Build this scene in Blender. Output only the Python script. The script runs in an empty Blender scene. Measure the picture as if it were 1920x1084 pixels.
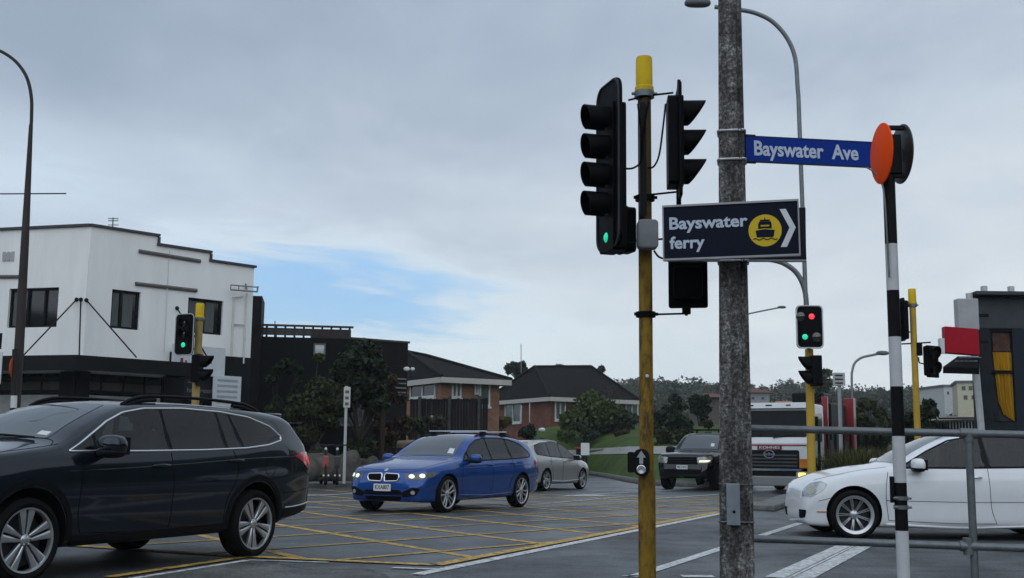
import bpy, bmesh, math, random
import numpy as np
from mathutils import Vector, Matrix
from mathutils.bvhtree import BVHTree
from mathutils.geometry import delaunay_2d_cdt

random.seed(7); rng = np.random.default_rng(11)
S = bpy.context.scene
COL = S.collection
PI = math.pi
def R(d): return math.radians(d)

# ------------------------------------------------------------------ camera
F_PX, CAM_H = 2150.0, 1.03
PITCH, ROLL = math.atan((853 - 542) / F_PX), R(0.6)
cam_d = bpy.data.cameras.new('camera'); cam = bpy.data.objects.new('camera', cam_d); COL.objects.link(cam)
cam_d.sensor_fit = 'HORIZONTAL'; cam_d.sensor_width = 36; cam_d.lens = F_PX / 1920 * 36
cam_d.clip_start = 0.1; cam_d.clip_end = 6000
cam.matrix_world = Matrix.Translation((0, 0, CAM_H)) @ Matrix.Rotation(R(90) + PITCH, 4, 'X') @ Matrix.Rotation(ROLL, 4, 'Z')
S.camera = cam
_cr = cam.matrix_world.to_3x3()
def ray(px, py):
    return _cr @ Vector(((px - 960) / F_PX, (542 - py) / F_PX, -1))
def at(px, py, Y):                       # world point seen at a photo pixel, at forward distance Y
    d = ray(px, py); return Vector((0, 0, CAM_H)) + d * (Y / d.y)
def gr(px, py, z=0.0):                   # world point on the level z
    d = ray(px, py); return Vector((0, 0, CAM_H)) + d * ((z - CAM_H) / d.z)

# ------------------------------------------------------------------ materials
_M = {}
def mat(name, col, rough=0.5, metal=0.0, coat=0.0, var=0.12, vs=4.0, bump=0.0, bs=60.0, ior=None, stretch=None, emit=None, col2=None, c2thr=0.62, rvar=0.1):
    if name in _M: return _M[name]
    m = bpy.data.materials.new(name); m.use_nodes = True; nt = m.node_tree; N = nt.nodes; L = nt.links
    b = N['Principled BSDF']
    b.inputs['Roughness'].default_value = rough; b.inputs['Metallic'].default_value = metal
    b.inputs['Coat Weight'].default_value = coat; b.inputs['Coat Roughness'].default_value = 0.06
    if rough >= 0.4 and metal == 0 and not coat: b.inputs['Specular IOR Level'].default_value = 0.10
    if ior: b.inputs['IOR'].default_value = ior
    tc = N.new('ShaderNodeTexCoord'); mp = N.new('ShaderNodeMapping')
    L.new(tc.outputs['Object'], mp.inputs[0])
    if stretch: mp.inputs['Scale'].default_value = stretch
    nz = N.new('ShaderNodeTexNoise'); nz.inputs['Scale'].default_value = vs; nz.inputs['Detail'].default_value = 6; nz.inputs['Roughness'].default_value = 0.65
    L.new(mp.outputs[0], nz.inputs['Vector'])
    rp = N.new('ShaderNodeValToRGB'); e = rp.color_ramp.elements
    e[0].position = 0.3; e[1].position = 0.7
    e[0].color = tuple(max(0, c * (1 - var)) for c in col) + (1,); e[1].color = tuple(min(1, c * (1 + var)) for c in col) + (1,)
    L.new(nz.outputs['Fac'], rp.inputs[0]); out = rp.outputs[0]
    if col2:
        n2 = N.new('ShaderNodeTexNoise'); n2.inputs['Scale'].default_value = vs * 2.3; n2.inputs['Detail'].default_value = 9; n2.inputs['Roughness'].default_value = 0.75
        L.new(mp.outputs[0], n2.inputs['Vector'])
        r2 = N.new('ShaderNodeValToRGB'); r2.color_ramp.elements[0].position = c2thr - 0.07; r2.color_ramp.elements[1].position = c2thr + 0.07
        L.new(n2.outputs['Fac'], r2.inputs[0])
        mx = N.new('ShaderNodeMix'); mx.data_type = 'RGBA'; L.new(r2.outputs[0], mx.inputs[0]); L.new(out, mx.inputs[6]); mx.inputs[7].default_value = tuple(col2) + (1,)
        out = mx.outputs[2]
    L.new(out, b.inputs['Base Color'])
    if rvar:
        mr = N.new('ShaderNodeMapRange'); mr.inputs[3].default_value = max(0.02, rough - rvar * rough * 2); mr.inputs[4].default_value = min(1, rough + rvar * rough * 2)
        L.new(nz.outputs['Fac'], mr.inputs[0]); L.new(mr.outputs[0], b.inputs['Roughness'])
    if bump:
        n3 = N.new('ShaderNodeTexNoise'); n3.inputs['Scale'].default_value = bs; n3.inputs['Detail'].default_value = 4
        L.new(mp.outputs[0], n3.inputs['Vector'])
        bp = N.new('ShaderNodeBump'); bp.inputs['Strength'].default_value = bump; bp.inputs['Distance'].default_value = 0.02
        L.new(n3.outputs['Fac'], bp.inputs['Height']); L.new(bp.outputs[0], b.inputs['Normal'])
    if emit:
        b.inputs['Emission Color'].default_value = tuple(emit[:3]) + (1,); b.inputs['Emission Strength'].default_value = emit[3]
    _M[name] = m; return m

def pattern_mat(name, kind, c1, c2, scale, rough=0.8, bump=0.4, sx=1.0, axes='Object', mort=0.015):
    """bricks or horizontal rows (tiles, boards) running along the surface's own u/z axes (UV map)"""
    if name in _M: return _M[name]
    m = bpy.data.materials.new(name); m.use_nodes = True; nt = m.node_tree; N = nt.nodes; L = nt.links; b = N['Principled BSDF']
    b.inputs['Roughness'].default_value = rough; b.inputs['Specular IOR Level'].default_value = 0.12
    uv = N.new('ShaderNodeUVMap'); mp = N.new('ShaderNodeMapping'); L.new(uv.outputs[0], mp.inputs[0])
    nz = N.new('ShaderNodeTexNoise'); nz.inputs['Scale'].default_value = 1.3; nz.inputs['Detail'].default_value = 7; L.new(uv.outputs[0], nz.inputs['Vector'])
    if kind == 'brick':
        t = N.new('ShaderNodeTexBrick'); t.inputs['Scale'].default_value = scale; t.inputs['Color1'].default_value = c1 + (1,)
        t.inputs['Color2'].default_value = tuple(c * 0.72 for c in c1) + (1,); t.inputs['Mortar'].default_value = c2 + (1,)
        t.inputs['Mortar Size'].default_value = mort; t.inputs['Brick Width'].default_value = 0.24 * sx; t.inputs['Row Height'].default_value = 0.086
        L.new(mp.outputs[0], t.inputs['Vector']); colr = t.outputs['Color']; hgt = t.outputs['Fac']; inv = True
    else:
        t = N.new('ShaderNodeTexWave'); t.wave_type = 'BANDS'; t.bands_direction = 'Y' if kind == 'rows' else 'X'; t.wave_profile = 'SAW'
        t.inputs['Scale'].default_value = scale; t.inputs['Distortion'].default_value = 0.15
        L.new(mp.outputs[0], t.inputs['Vector'])
        rp = N.new('ShaderNodeValToRGB'); rp.color_ramp.elements[0].position = 0.0; rp.color_ramp.elements[1].position = 0.25
        rp.color_ramp.elements[0].color = c2 + (1,); rp.color_ramp.elements[1].color = c1 + (1,)
        L.new(t.outputs['Fac'], rp.inputs[0]); colr = rp.outputs[0]; hgt = t.outputs['Fac']; inv = False
    mx = N.new('ShaderNodeMix'); mx.data_type = 'RGBA'; mx.blend_type = 'MULTIPLY'; mx.inputs[0].default_value = 0.75
    r3 = N.new('ShaderNodeValToRGB'); r3.color_ramp.elements[0].position = 0.3; r3.color_ramp.elements[1].position = 0.7
    r3.color_ramp.elements[0].color = (0.5, 0.5, 0.52, 1); r3.color_ramp.elements[1].color = (1.15, 1.12, 1.1, 1)
    L.new(nz.outputs['Fac'], r3.inputs[0]); L.new(colr, mx.inputs[6]); L.new(r3.outputs[0], mx.inputs[7]); L.new(mx.outputs[2], b.inputs['Base Color'])
    bp = N.new('ShaderNodeBump'); bp.inputs['Strength'].default_value = bump; bp.inputs['Distance'].default_value = 0.03; bp.invert = inv
    L.new(hgt, bp.inputs['Height']); L.new(bp.outputs[0], b.inputs['Normal'])
    _M[name] = m; return m

def leaf_mat(name, c, var=0.45, rough=0.6):
    if name in _M: return _M[name]
    m = bpy.data.materials.new(name); m.use_nodes = True; nt = m.node_tree; N = nt.nodes; L = nt.links; b = N['Principled BSDF']
    b.inputs['Roughness'].default_value = rough; b.inputs['Specular IOR Level'].default_value = 0.25
    g = N.new('ShaderNodeNewGeometry'); rp = N.new('ShaderNodeValToRGB'); e = rp.color_ramp.elements
    e[0].color = tuple(x * (1 - var) for x in c) + (1,); e[1].color = (c[0] * (1 + var * 1.3), c[1] * (1 + var), c[2] * (1 + var * 0.6), 1)
    L.new(g.outputs['Random Per Island'], rp.inputs[0]); L.new(rp.outputs[0], b.inputs['Base Color'])
    tr = N.new('ShaderNodeBsdfTranslucent'); L.new(rp.outputs[0], tr.inputs[0]); ms = N.new('ShaderNodeMixShader'); ms.inputs[0].default_value = 0.2
    L.new(b.outputs[0], ms.inputs[1]); L.new(tr.outputs[0], ms.inputs[2]); L.new(ms.outputs[0], N['Material Output'].inputs[0])
    _M[name] = m; return m

# ------------------------------------------------------------------ object helpers
def tag(o, label=None, cat=None, group=None, kind=None):
    if label: o['label'] = label
    if cat: o['category'] = cat
    if group: o['group'] = group
    if kind: o['kind'] = kind
    return o
def empty(name, loc=(0, 0, 0), rz=0.0, label=None, cat=None, group=None):
    o = bpy.data.objects.new(name, None); COL.objects.link(o); o.location = loc; o.rotation_euler = (0, 0, rz); o.empty_display_size = 0.2
    return tag(o, label, cat, group)
def copy_tree(o, parent=None, loc=None, rz=None, label=None):
    c = o.copy(); COL.objects.link(c)
    if parent is not None:
        c.parent = parent; c.matrix_parent_inverse = o.matrix_parent_inverse.copy()
    if loc is not None: c.location = loc
    if rz is not None: c.rotation_euler = (0, 0, rz)
    if label: c['label'] = label
    for ch in list(o.children): copy_tree(ch, c)
    return c

class MB:
    def __init__(s): s.v = []; s.f = []; s.uv = []; s.mi = []
    def add(s, vs, fs, mi=0):
        n = len(s.v); s.v += [tuple(p) for p in vs]
        for f in fs: s.f.append([n + i for i in f]); s.mi.append(mi)
        return s
    def box(s, c, size, rz=0.0, M=None, mi=0):
        hx, hy, hz = size[0] / 2, size[1] / 2, size[2] / 2
        T = Matrix.Translation(c) @ Matrix.Rotation(rz, 4, 'Z') if M is None else M @ Matrix.Translation(c)
        vs = [T @ Vector((x * hx, y * hy, z * hz)) for x, y, z in ((-1,-1,-1),(1,-1,-1),(1,1,-1),(-1,1,-1),(-1,-1,1),(1,-1,1),(1,1,1),(-1,1,1))]
        return s.add(vs, [(0,3,2,1),(4,5,6,7),(0,1,5,4),(1,2,6,5),(2,3,7,6),(3,0,4,7)], mi)
    def prism(s, poly, h0, h1, M=None, mi=0):              # poly in XY, extruded along Z
        n = len(poly); a = sum(poly[i][0] * poly[(i+1) % n][1] - poly[(i+1) % n][0] * poly[i][1] for i in range(n))
        if a < 0: poly = poly[::-1]
        M = M or Matrix()
        vs = [M @ Vector((p[0], p[1], h0)) for p in poly] + [M @ Vector((p[0], p[1], h1)) for p in poly]
        fs = [list(range(n))[::-1], list(range(n, 2 * n))] + [(i, (i+1) % n, n + (i+1) % n, n + i) for i in range(n)]
        return s.add(vs, fs, mi)
    def tube(s, path, r, seg=10, caps=True, mi=0):
        path = [Vector(p) for p in path]; n = len(path)
        rs = r if isinstance(r, (list, tuple)) else [r] * n
        vs = []; up = None
        for i, p in enumerate(path):
            t = (path[min(i+1, n-1)] - path[max(i-1, 0)]).normalized()
            if up is None:
                up = Vector((0, 0, 1)) if abs(t.z) < 0.9 else Vector((1, 0, 0))
            x = t.cross(up).normalized(); up = x.cross(t).normalized()
            for k in range(seg):
                a = 2 * PI * k / seg; vs.append(p + (x * math.cos(a) + up * math.sin(a)) * rs[i])
        fs = [(i*seg + k, i*seg + (k+1) % seg, (i+1)*seg + (k+1) % seg, (i+1)*seg + k) for i in range(n-1) for k in range(seg)]
        if caps: fs += [list(range(seg))[::-1], [(n-1)*seg + k for k in range(seg)]]
        return s.add(vs, fs, mi)
    def lathe(s, prof, M=None, seg=32, mi=0, close=False):   # prof (r, h) around local Z
        M = M or Matrix(); n = len(prof); vs = []
        for r, h in prof:
            for k in range(seg):
                a = 2 * PI * k / seg; vs.append(M @ Vector((r * math.cos(a), r * math.sin(a), h)))
        m = n if close else n - 1
        fs = [(i*seg + k, i*seg + (k+1) % seg, ((i+1) % n)*seg + (k+1) % seg, ((i+1) % n)*seg + k) for i in range(m) for k in range(seg)]
        if not close:
            if prof[0][0] > 1e-4: fs.append(list(range(seg))[::-1])
            if prof[-1][0] > 1e-4: fs.append([(n-1)*seg + k for k in range(seg)])
        return s.add(vs, fs, mi)
    def ellipsoid(s, c, r, seg=16, M=None, mi=0, pw=1.0):
        M = M or Matrix(); vs = []; rings = seg // 2
        sp = lambda v: math.copysign(abs(v) ** pw, v)
        for i in range(1, rings):
            t = PI * i / rings
            for k in range(seg):
                a = 2 * PI * k / seg
                vs.append(M @ Vector((c[0] + r[0] * sp(math.sin(t)) * sp(math.cos(a)), c[1] + r[1] * sp(math.sin(t)) * sp(math.sin(a)), c[2] + r[2] * sp(math.cos(t)))))
        vs += [M @ Vector((c[0], c[1], c[2] + r[2])), M @ Vector((c[0], c[1], c[2] - r[2]))]
        T = (rings - 1) * seg
        fs = [(i*seg + k, (i+1)*seg + k, (i+1)*seg + (k+1) % seg, i*seg + (k+1) % seg) for i in range(rings-2) for k in range(seg)]
        fs += [(T, k, (k+1) % seg) for k in range(seg)] + [(T+1, (rings-2)*seg + (k+1) % seg, (rings-2)*seg + k) for k in range(seg)]
        return s.add(vs, fs, mi)
    def build(s, name, m, parent=None, smooth=None, bevel=0.0, uv=None):
        me = bpy.data.meshes.new(name); me.from_pydata(s.v, [], s.f)
        ms = m if isinstance(m, (list, tuple)) else [m]
        for q in ms: me.materials.append(q)
        if len(ms) > 1: me.polygons.foreach_set('material_index', s.mi)
        if uv: uv_project(me)
        me.update()
        if smooth is not None:
            me.polygons.foreach_set('use_smooth', [True] * len(me.polygons)); me.set_sharp_from_angle(angle=R(smooth))
        o = bpy.data.objects.new(name, me); COL.objects.link(o)
        if parent is not None: o.parent = parent
        if bevel:
            bm_ = o.modifiers.new('bevel', 'BEVEL'); bm_.width = bevel; bm_.segments = 2; bm_.limit_method = 'ANGLE'; bm_.angle_limit = R(40)
        return o

def uv_project(me):
    """metric UVs: v runs up the face, u runs level along it"""
    l = me.uv_layers.new(name='UVMap')
    for p in me.polygons:
        n = p.normal
        if abs(n.z) > 0.98: u, v = Vector((1, 0, 0)), Vector((0, 1, 0))
        else:
            u = Vector((0, 0, 1)).cross(n).normalized(); v = n.cross(u).normalized()
        for li in p.loop_indices:
            c = me.vertices[me.loops[li].vertex_index].co; l.data[li].uv = (c.dot(u), c.dot(v))

def rrect(w, h, r, n=5):
    pts = []
    for cx, cy, a0 in ((w/2 - r, h/2 - r, 0), (-w/2 + r, h/2 - r, 90), (-w/2 + r, -h/2 + r, 180), (w/2 - r, -h/2 + r, 270)):
        for k in range(n + 1):
            a = R(a0 + 90 * k / n); pts.append((cx + r * math.cos(a), cy + r * math.sin(a)))
    return pts
def disc(r, n=32, cx=0, cy=0): return [(cx + r * math.cos(2*PI*k/n), cy + r * math.sin(2*PI*k/n)) for k in range(n)]

def text_obj(name, body, m, parent, M, width=None, height=0.1, ext=0.0015, bold=0.012, align='CENTER'):
    """letters as a mesh lying in the local XY plane of M, capital height about `height`"""
    cu = bpy.data.curves.new(name, 'FONT'); cu.body = body; cu.size = height / 0.73; cu.extrude = ext; cu.offset = bold * height
    cu.align_x = align; cu.align_y = 'CENTER'; cu.resolution_u = 3
    t = bpy.data.objects.new(name, cu); COL.objects.link(t)
    dg = bpy.context.evaluated_depsgraph_get(); me = bpy.data.meshes.new_from_object(t.evaluated_get(dg))
    bpy.data.objects.remove(t)
    if width:
        xs = [v.co.x for v in me.vertices]; k = width / (max(xs) - min(xs)); x0 = min(xs) if align == 'LEFT' else 0
        for v in me.vertices: v.co.x = (v.co.x - x0) * k
    me.materials.clear(); me.materials.append(m)
    me.transform(M); o = bpy.data.objects.new(name, me); COL.objects.link(o); o.parent = parent
    return o

def frame(origin, xdir, up=(0, 0, 1)):     # matrix with X along xdir, Y up, Z outwards (to the viewer's side for xdir pointing right)
    x = Vector(xdir).normalized(); y = Vector(up); y = (y - x * y.dot(x)).normalized(); z = x.cross(y)
    return Matrix(((x.x, y.x, z.x, origin[0]), (x.y, y.y, z.y, origin[1]), (x.z, y.z, z.z, origin[2]), (0, 0, 0, 1)))

# common materials
BLK = mat('black plastic', (0.007, 0.0075, 0.0085), 0.45, var=0.2)
SIGBLK = mat('signal black', (0.0012, 0.0015, 0.0025), 0.6, var=0.25, vs=9)
RUB = mat('tyre rubber', (0.007, 0.007, 0.0075), 0.8, var=0.3, vs=20)
GALV = mat('galvanised steel', (0.155, 0.17, 0.178), 0.5, 0.55, var=0.22, vs=14, bump=0.05, bs=90)
CHROME = mat('chrome', (0.72, 0.73, 0.75), 0.14, 1.0, var=0.04)
SATIN = mat('satin chrome', (0.62, 0.64, 0.66), 0.3, 0.9, var=0.05)
ALLOY = mat('alloy', (0.55, 0.56, 0.58), 0.32, 0.85, var=0.08)
DARKALLOY = mat('dark alloy', (0.05, 0.052, 0.056), 0.45, 0.6, var=0.15)
GLASS = mat('tinted glass', (0.006, 0.008, 0.009), 0.05, ior=1.55, var=0.3, vs=1.5, rvar=0)
SCREEN = mat('windscreen glass', (0.040, 0.050, 0.054), 0.06, ior=2.5, var=0.35, vs=1.2, rvar=0)
def pane_mat(name, tint, ior=1.5):
    m = bpy.data.materials.new(name); m.use_nodes = True; nt = m.node_tree; N = nt.nodes; N.remove(N['Principled BSDF'])
    t = N.new('ShaderNodeBsdfTransparent'); t.inputs[0].default_value = tuple(tint) + (1,); g = N.new('ShaderNodeBsdfGlossy'); g.inputs['Roughness'].default_value = .03; lw = N.new('ShaderNodeLayerWeight'); lw.inputs[0].default_value = .5; pw = N.new('ShaderNodeMath'); pw.operation = 'POWER'; pw.inputs[1].default_value = 4; nt.links.new(lw.outputs['Facing'], pw.inputs[0]); f = N.new('ShaderNodeMapRange'); f.inputs[3].default_value = .045; f.inputs[4].default_value = .8; nt.links.new(pw.outputs[0], f.inputs[0]); x = N.new('ShaderNodeMixShader')
    nt.links.new(f.outputs[0], x.inputs[0]); nt.links.new(t.outputs[0], x.inputs[1]); nt.links.new(g.outputs[0], x.inputs[2]); nt.links.new(x.outputs[0], N['Material Output'].inputs[0]); return m
CLEAR = pane_mat('clear side glass', (.62,.70,.68)); PRIV = pane_mat('privacy side glass', (.20,.22,.23)); MIDG = pane_mat('green tinted glass', (.42,.48,.47))
SEATM = mat('seat fabric', (.045,.046,.048), .8, var=.3); INNER = mat('cabin lining', (.10,.10,.098), .9, var=.2)
LENS = mat('clear lens', (0.42, 0.45, 0.46), 0.12, 0.35, var=0.35, vs=30, coat=1)
REDLENS = mat('red lens', (0.42, 0.01, 0.015), 0.15, var=0.4, vs=14, coat=1)
AMBER = mat('amber lens', (0.5, 0.16, 0.01), 0.2, var=0.2, coat=1)
SEAM = mat('seam black', (0.004, 0.004, 0.005), 0.8, var=0.1)
WHITE = mat('white paint', (0.72, 0.73, 0.73), 0.5, var=0.07, vs=3)
WELL = mat('wheel well', (0.006, 0.006, 0.007), 0.9, var=0.2)
PLATEW = mat('plate white', (0.62, 0.63, 0.64), 0.4, var=0.06)
# ------------------------------------------------------------------ cars
def pchip(pts, x):
    p = np.array(sorted(pts), float); X, Y = p[:, 0], p[:, 1]; h = np.diff(X); d = np.diff(Y) / h; n = len(X); m = np.zeros(n)
    for i in range(1, n - 1):
        if d[i-1] * d[i] > 0:
            w1 = 2*h[i] + h[i-1]; w2 = h[i] + 2*h[i-1]; m[i] = (w1 + w2) / (w1/d[i-1] + w2/d[i])
    m[0], m[-1] = d[0], d[-1]
    x = np.clip(x, X[0], X[-1]); i = np.clip(np.searchsorted(X, x) - 1, 0, n - 2); t = (x - X[i]) / h[i]
    return Y[i]*(1+2*t)*(1-t)**2 + h[i]*m[i]*t*(1-t)**2 + Y[i+1]*t*t*(3-2*t) + h[i]*m[i+1]*t*t*(t-1)

def spline(pts, n):                       # Catmull-Rom through 2-D or 3-D points
    P = [np.array(p, float) for p in pts]; P = [2*P[0]-P[1]] + P + [2*P[-1]-P[-2]]; out = []
    for i in range(1, len(P) - 2):
        for k in range(n):
            t = k / n; a, b, c, d = P[i-1:i+3]
            out.append(0.5*((2*b) + (c-a)*t + (2*a-5*b+4*c-d)*t*t + (3*b-a-3*c+d)*t**3))
    out.append(P[-2]); return out

def section(sp, x):
    """half cross-section of the body at station x: list of (y, z) from the keel to the roof centre"""
    z0 = float(pchip(sp['bottom'], x)); zt = float(pchip(sp['top'], x)); w = float(pchip(sp['width'], x)); zb = float(pchip(sp['belt'], x))
    k = sp.get('tumble', 0.36); crown = float(pchip(sp['crown'], x))
    H = zt - z0; zb = min(zb, zt - min(0.10, H * 0.25)); zc = z0 + (zb - z0) * 0.62
    ys = w * 0.965
    low = [(w*0.62, z0), (w*0.86, z0 + 0.004), (w*0.945, z0 + 0.05*min(1, H)), (w*0.968, z0 + (zc-z0)*0.35), (w*0.982, z0 + (zc-z0)*0.7), (w, zc), (w*0.995, zc + (zb-zc)*0.5), (ys, zb)]
    r = min(0.10, (zt - zb) * 0.45)
    ze = max(zb + 0.004, zt - crown - r * 0.75); yw = lambda z: max(0.05, ys - (z - zb) * k - 0.012 * min(1, (z - zb) / 0.05))
    if zt - zb < 0.16: yw = lambda z: ys - (z - zb) * 0.6
    A = np.array((yw(ze), ze)); B = np.array((yw(ze) - r * 1.15, zt - crown * 0.8)); C = np.array((yw(ze) - r * 0.16, zt - crown - r * 0.12))
    pts = [np.array(p) for p in low]
    lo = spline(low, 3)
    mid = [np.array((yw(zb + (ze-zb)*t), zb + (ze-zb)*t)) for t in (0.25, 0.5, 0.75, 1.0)]
    arc = [(1-t)**2*A + 2*t*(1-t)*C + t*t*B for t in (0.25, 0.5, 0.75, 1.0)]
    top = [np.array((B[0]*(1-t), B[1] + (zt - B[1]) * (1 - (1-t)**2))) for t in (0.2, 0.45, 0.7, 1.0)]
    return [np.array((0.0, z0))] + lo + mid + arc + top

class Body:
    """lofted car shell with wheel arches cut out; helpers lay patches, seams and fittings on its surface"""
    def __init__(s, sp, paint, root):
        s.sp, s.root, s.paint = sp, root, paint
        x1 = max(p[0] for p in sp['top']); x0 = min(p[0] for p in sp['top'])
        t = np.linspace(0, 1, 84); xs = x0 + (x1 - x0) * (0.5 - 0.5*np.cos(PI*t)) * 0.45 + (x1 - x0) * t * 0.55
        rings = [section(sp, x) for x in xs]; n = len(rings[0]); vs = []; fs = []
        for x, rg in zip(xs, rings):
            vs += [(x, p[0], p[1]) for p in rg] + [(x, -p[0], p[1]) for p in rg[-2:0:-1]]
        N = 2*n - 2
        for i in range(len(xs) - 1):
            for k in range(N): fs.append((i*N + k, i*N + (k+1) % N, (i+1)*N + (k+1) % N, (i+1)*N + k))
        fs += [list(range(N))[::-1], [(len(xs)-1)*N + k for k in range(N)]]
        me = bpy.data.meshes.new('body'); me.from_pydata(vs, [], fs)
        bm = bmesh.new(); bm.from_mesh(me); bmesh.ops.recalc_face_normals(bm, faces=bm.faces); bm.to_mesh(me)
        s.bvh = BVHTree.FromBMesh(bm); bm.free()
        me.materials.append(paint); me.materials.append(WELL)
        o = bpy.data.objects.new('body', me); COL.objects.link(o)
        cut = MB(); ra = sp['R'] + sp.get('gap', 0.06)
        for hx in sp['hubs']:
            for sy in (1, -1):
                M = Matrix.Translation((hx, sy * 1.2, sp['R'] + sp.get('archup', 0.0))) @ Matrix.Rotation(sy * PI/2, 4, 'X')
                cut.lathe([(ra, 0), (ra, 0.62)], M, 44)
        c = cut.build('cutter', [WELL]); bmc = bmesh.new(); bmc.from_mesh(c.data); bmesh.ops.recalc_face_normals(bmc, faces=bmc.faces); bmc.to_mesh(c.data); bmc.free()
        md = o.modifiers.new('b', 'BOOLEAN'); md.operation = 'DIFFERENCE'; md.object = c; md.solver = 'EXACT'; md.material_mode = 'TRANSFER'
        dg = bpy.context.evaluated_depsgraph_get(); m2 = bpy.data.meshes.new_from_object(o.evaluated_get(dg))
        bpy.data.objects.remove(o); bpy.data.objects.remove(c)
        m2.name = 'body'; m2.polygons.foreach_set('use_smooth', [True]*len(m2.polygons)); m2.set_sharp_from_angle(angle=R(42))
        s.o = bpy.data.objects.new('body', m2); COL.objects.link(s.o); s.o.parent = root
    def tunnel(s, dlo, seats, zb):
        """opens the cabin between the side windows and sets seats in it"""
        if getattr(s, 'open', False): return
        s.open = True
        cx = sum(p[0] for p in dlo)/len(dlo); cz = sum(p[1] for p in dlo)/len(dlo); q = [((p[0]-cx)*.985+cx, (p[1]-cz)*.95+cz) for p in dlo]
        T = Matrix(((1,0,0,0),(0,0,-1,0),(0,1,0,0),(0,0,0,1))); c = MB().prism([tuple(p) for p in _loop(q)], -1.5, 1.5, T).build('cutter', [INNER], s.root); bmc = bmesh.new(); bmc.from_mesh(c.data); bmesh.ops.recalc_face_normals(bmc, faces=bmc.faces); bmc.to_mesh(c.data); bmc.free()
        md = s.o.modifiers.new('b', 'BOOLEAN'); md.operation = 'DIFFERENCE'; md.object = c; md.solver = 'EXACT'; md.material_mode = 'TRANSFER'
        dg = bpy.context.evaluated_depsgraph_get(); m2 = bpy.data.meshes.new_from_object(s.o.evaluated_get(dg)); s.o.modifiers.clear(); bpy.data.objects.remove(c)
        m2.name = 'body'; m2.polygons.foreach_set('use_smooth', [True]*len(m2.polygons)); m2.set_sharp_from_angle(angle=R(42)); s.o.data = m2
        for x, ys, h in seats:
            for y in ys:
                b = MB(); b.box((x, y, zb+.06), (.13, .46, .24)); b.ellipsoid((x-.02, y, zb+.06+h), (.05,.13,.085), 14, pw=.7); b.tube([(x-.01,y-.06,zb+.1),(x-.02,y-.06,zb+h)], .008, 6); b.tube([(x-.01,y+.06,zb+.1),(x-.02,y+.06,zb+h)], .008, 6); b.build('seat_back', SEATM, s.root, smooth=40, bevel=.02)
        x0 = seats[0][0] + .72; w_ = MB(); P = [(x0 - .10*math.sin(a)*.4, -.37 + .18*math.cos(a), zb + .02 + .17*math.sin(a)) for a in np.linspace(0, 2*PI, 25)]; w_.tube(P, .014, 8, caps=False); w_.build('steering_wheel', SEATM, s.root, smooth=60)
    def hit(s, phi, u, z, org=(0, 0)):
        a = R(phi); d = Vector((-math.cos(a), -math.sin(a), 0)); e = Vector((-math.sin(a), math.cos(a), 0))
        h = s.bvh.ray_cast(Vector((org[0], org[1], z)) + e*u - d*6, d)
        return (h[0], h[1]) if h[0] is not None else (None, None)
    def side(s, sy, x, z):                   # point on the flank
        return s.hit(90*sy, -x*sy, z)
    def top(s, x, y):
        h = s.bvh.ray_cast(Vector((x, y, 5)), Vector((0, 0, -1))); return (h[0], h[1]) if h[0] is not None else (None, None)
    def patch(s, name, poly, m, phi=None, sy=1, off=0.004, cell=0.04, depth=0.02, parent=None, smooth=True, mode='side', org=(0, 0)):
        """poly: (x,z) on the flank (mode side), (y,z) seen from front/rear, (u,z) for azimuth phi, (x,y) from the top"""
        if smooth: poly = [tuple(p) for p in _loop(poly)]
        if mode == 'side': f = lambda a, b: s.side(sy, a, b)
        elif mode == 'front': f = lambda a, b: s.hit(0, a, b)
        elif mode == 'rear': f = lambda a, b: s.hit(180, -a, b)
        elif mode == 'top': f = s.top
        else:
            def f(a, b):
                h, nn = s.hit(phi, a, b, org)
                return (None, None) if h is None or math.hypot(h.x-org[0], h.y-org[1]) > .5 else (h, nn)
        n = len(poly); ed = [(i, (i+1) % n) for i in range(n)]
        xs = [p[0] for p in poly]; zs = [p[1] for p in poly]; pts = [Vector(p) for p in poly]
        for a in np.arange(min(xs) + cell/2, max(xs), cell):
            for b in np.arange(min(zs) + cell/2, max(zs), cell):
                if _inside(a, b, poly, cell*0.3): pts.append(Vector((a, b)))
        co, eds, fa, ov, oe, of = delaunay_2d_cdt(pts, ed, [], 1, 1e-5)
        P = []; ok = []
        for c in co:
            h, nn = f(c.x, c.y); ok.append(h is not None); P.append((h + nn*off, nn) if h is not None else None)
        mb = MB(); idx = {}; vs = []
        for i, p in enumerate(P):
            if p is not None: idx[i] = len(vs); vs.append(p[0])
        fs = [[idx[i] for i in q] for q in fa if all(i in idx for i in q)]
        if not fs: return None
        c0 = Vector((0, 0, 0.7))
        cnt = {}
        for q in fs:
            for i in range(len(q)): 
                k = (q[i], q[(i+1) % len(q)]); cnt[k] = 1
        inner = {}; inv = {v: k for k, v in idx.items()}
        for (a, b) in list(cnt):
            if (b, a) not in cnt:
                for q in (a, b):
                    if q not in inner: inner[q] = len(vs); vs.append(Vector(vs[q]) - P[inv[q]][1] * depth)
                fs.append([b, a, inner[a], inner[b]])
        mb.add(vs, fs); o = mb.build(name, m, parent or s.root, smooth=40)
        bm = bmesh.new(); bm.from_mesh(o.data); bmesh.ops.recalc_face_normals(bm, faces=bm.faces)
        # an open sheet: make the outside face outwards
        q = max(bm.faces, key=lambda f_: f_.calc_area()); h = min(((p[0]-q.calc_center_median()).length, p[1]) for p in P if p is not None for _ in (0,))[1] if False else None
        cen = q.calc_center_median(); best = min((p for p in P if p is not None), key=lambda p: (p[0]-cen).length)
        if q.normal.dot(best[1]) < 0: bmesh.ops.reverse_faces(bm, faces=bm.faces)
        bm.to_mesh(o.data); bm.free(); return o
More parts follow.
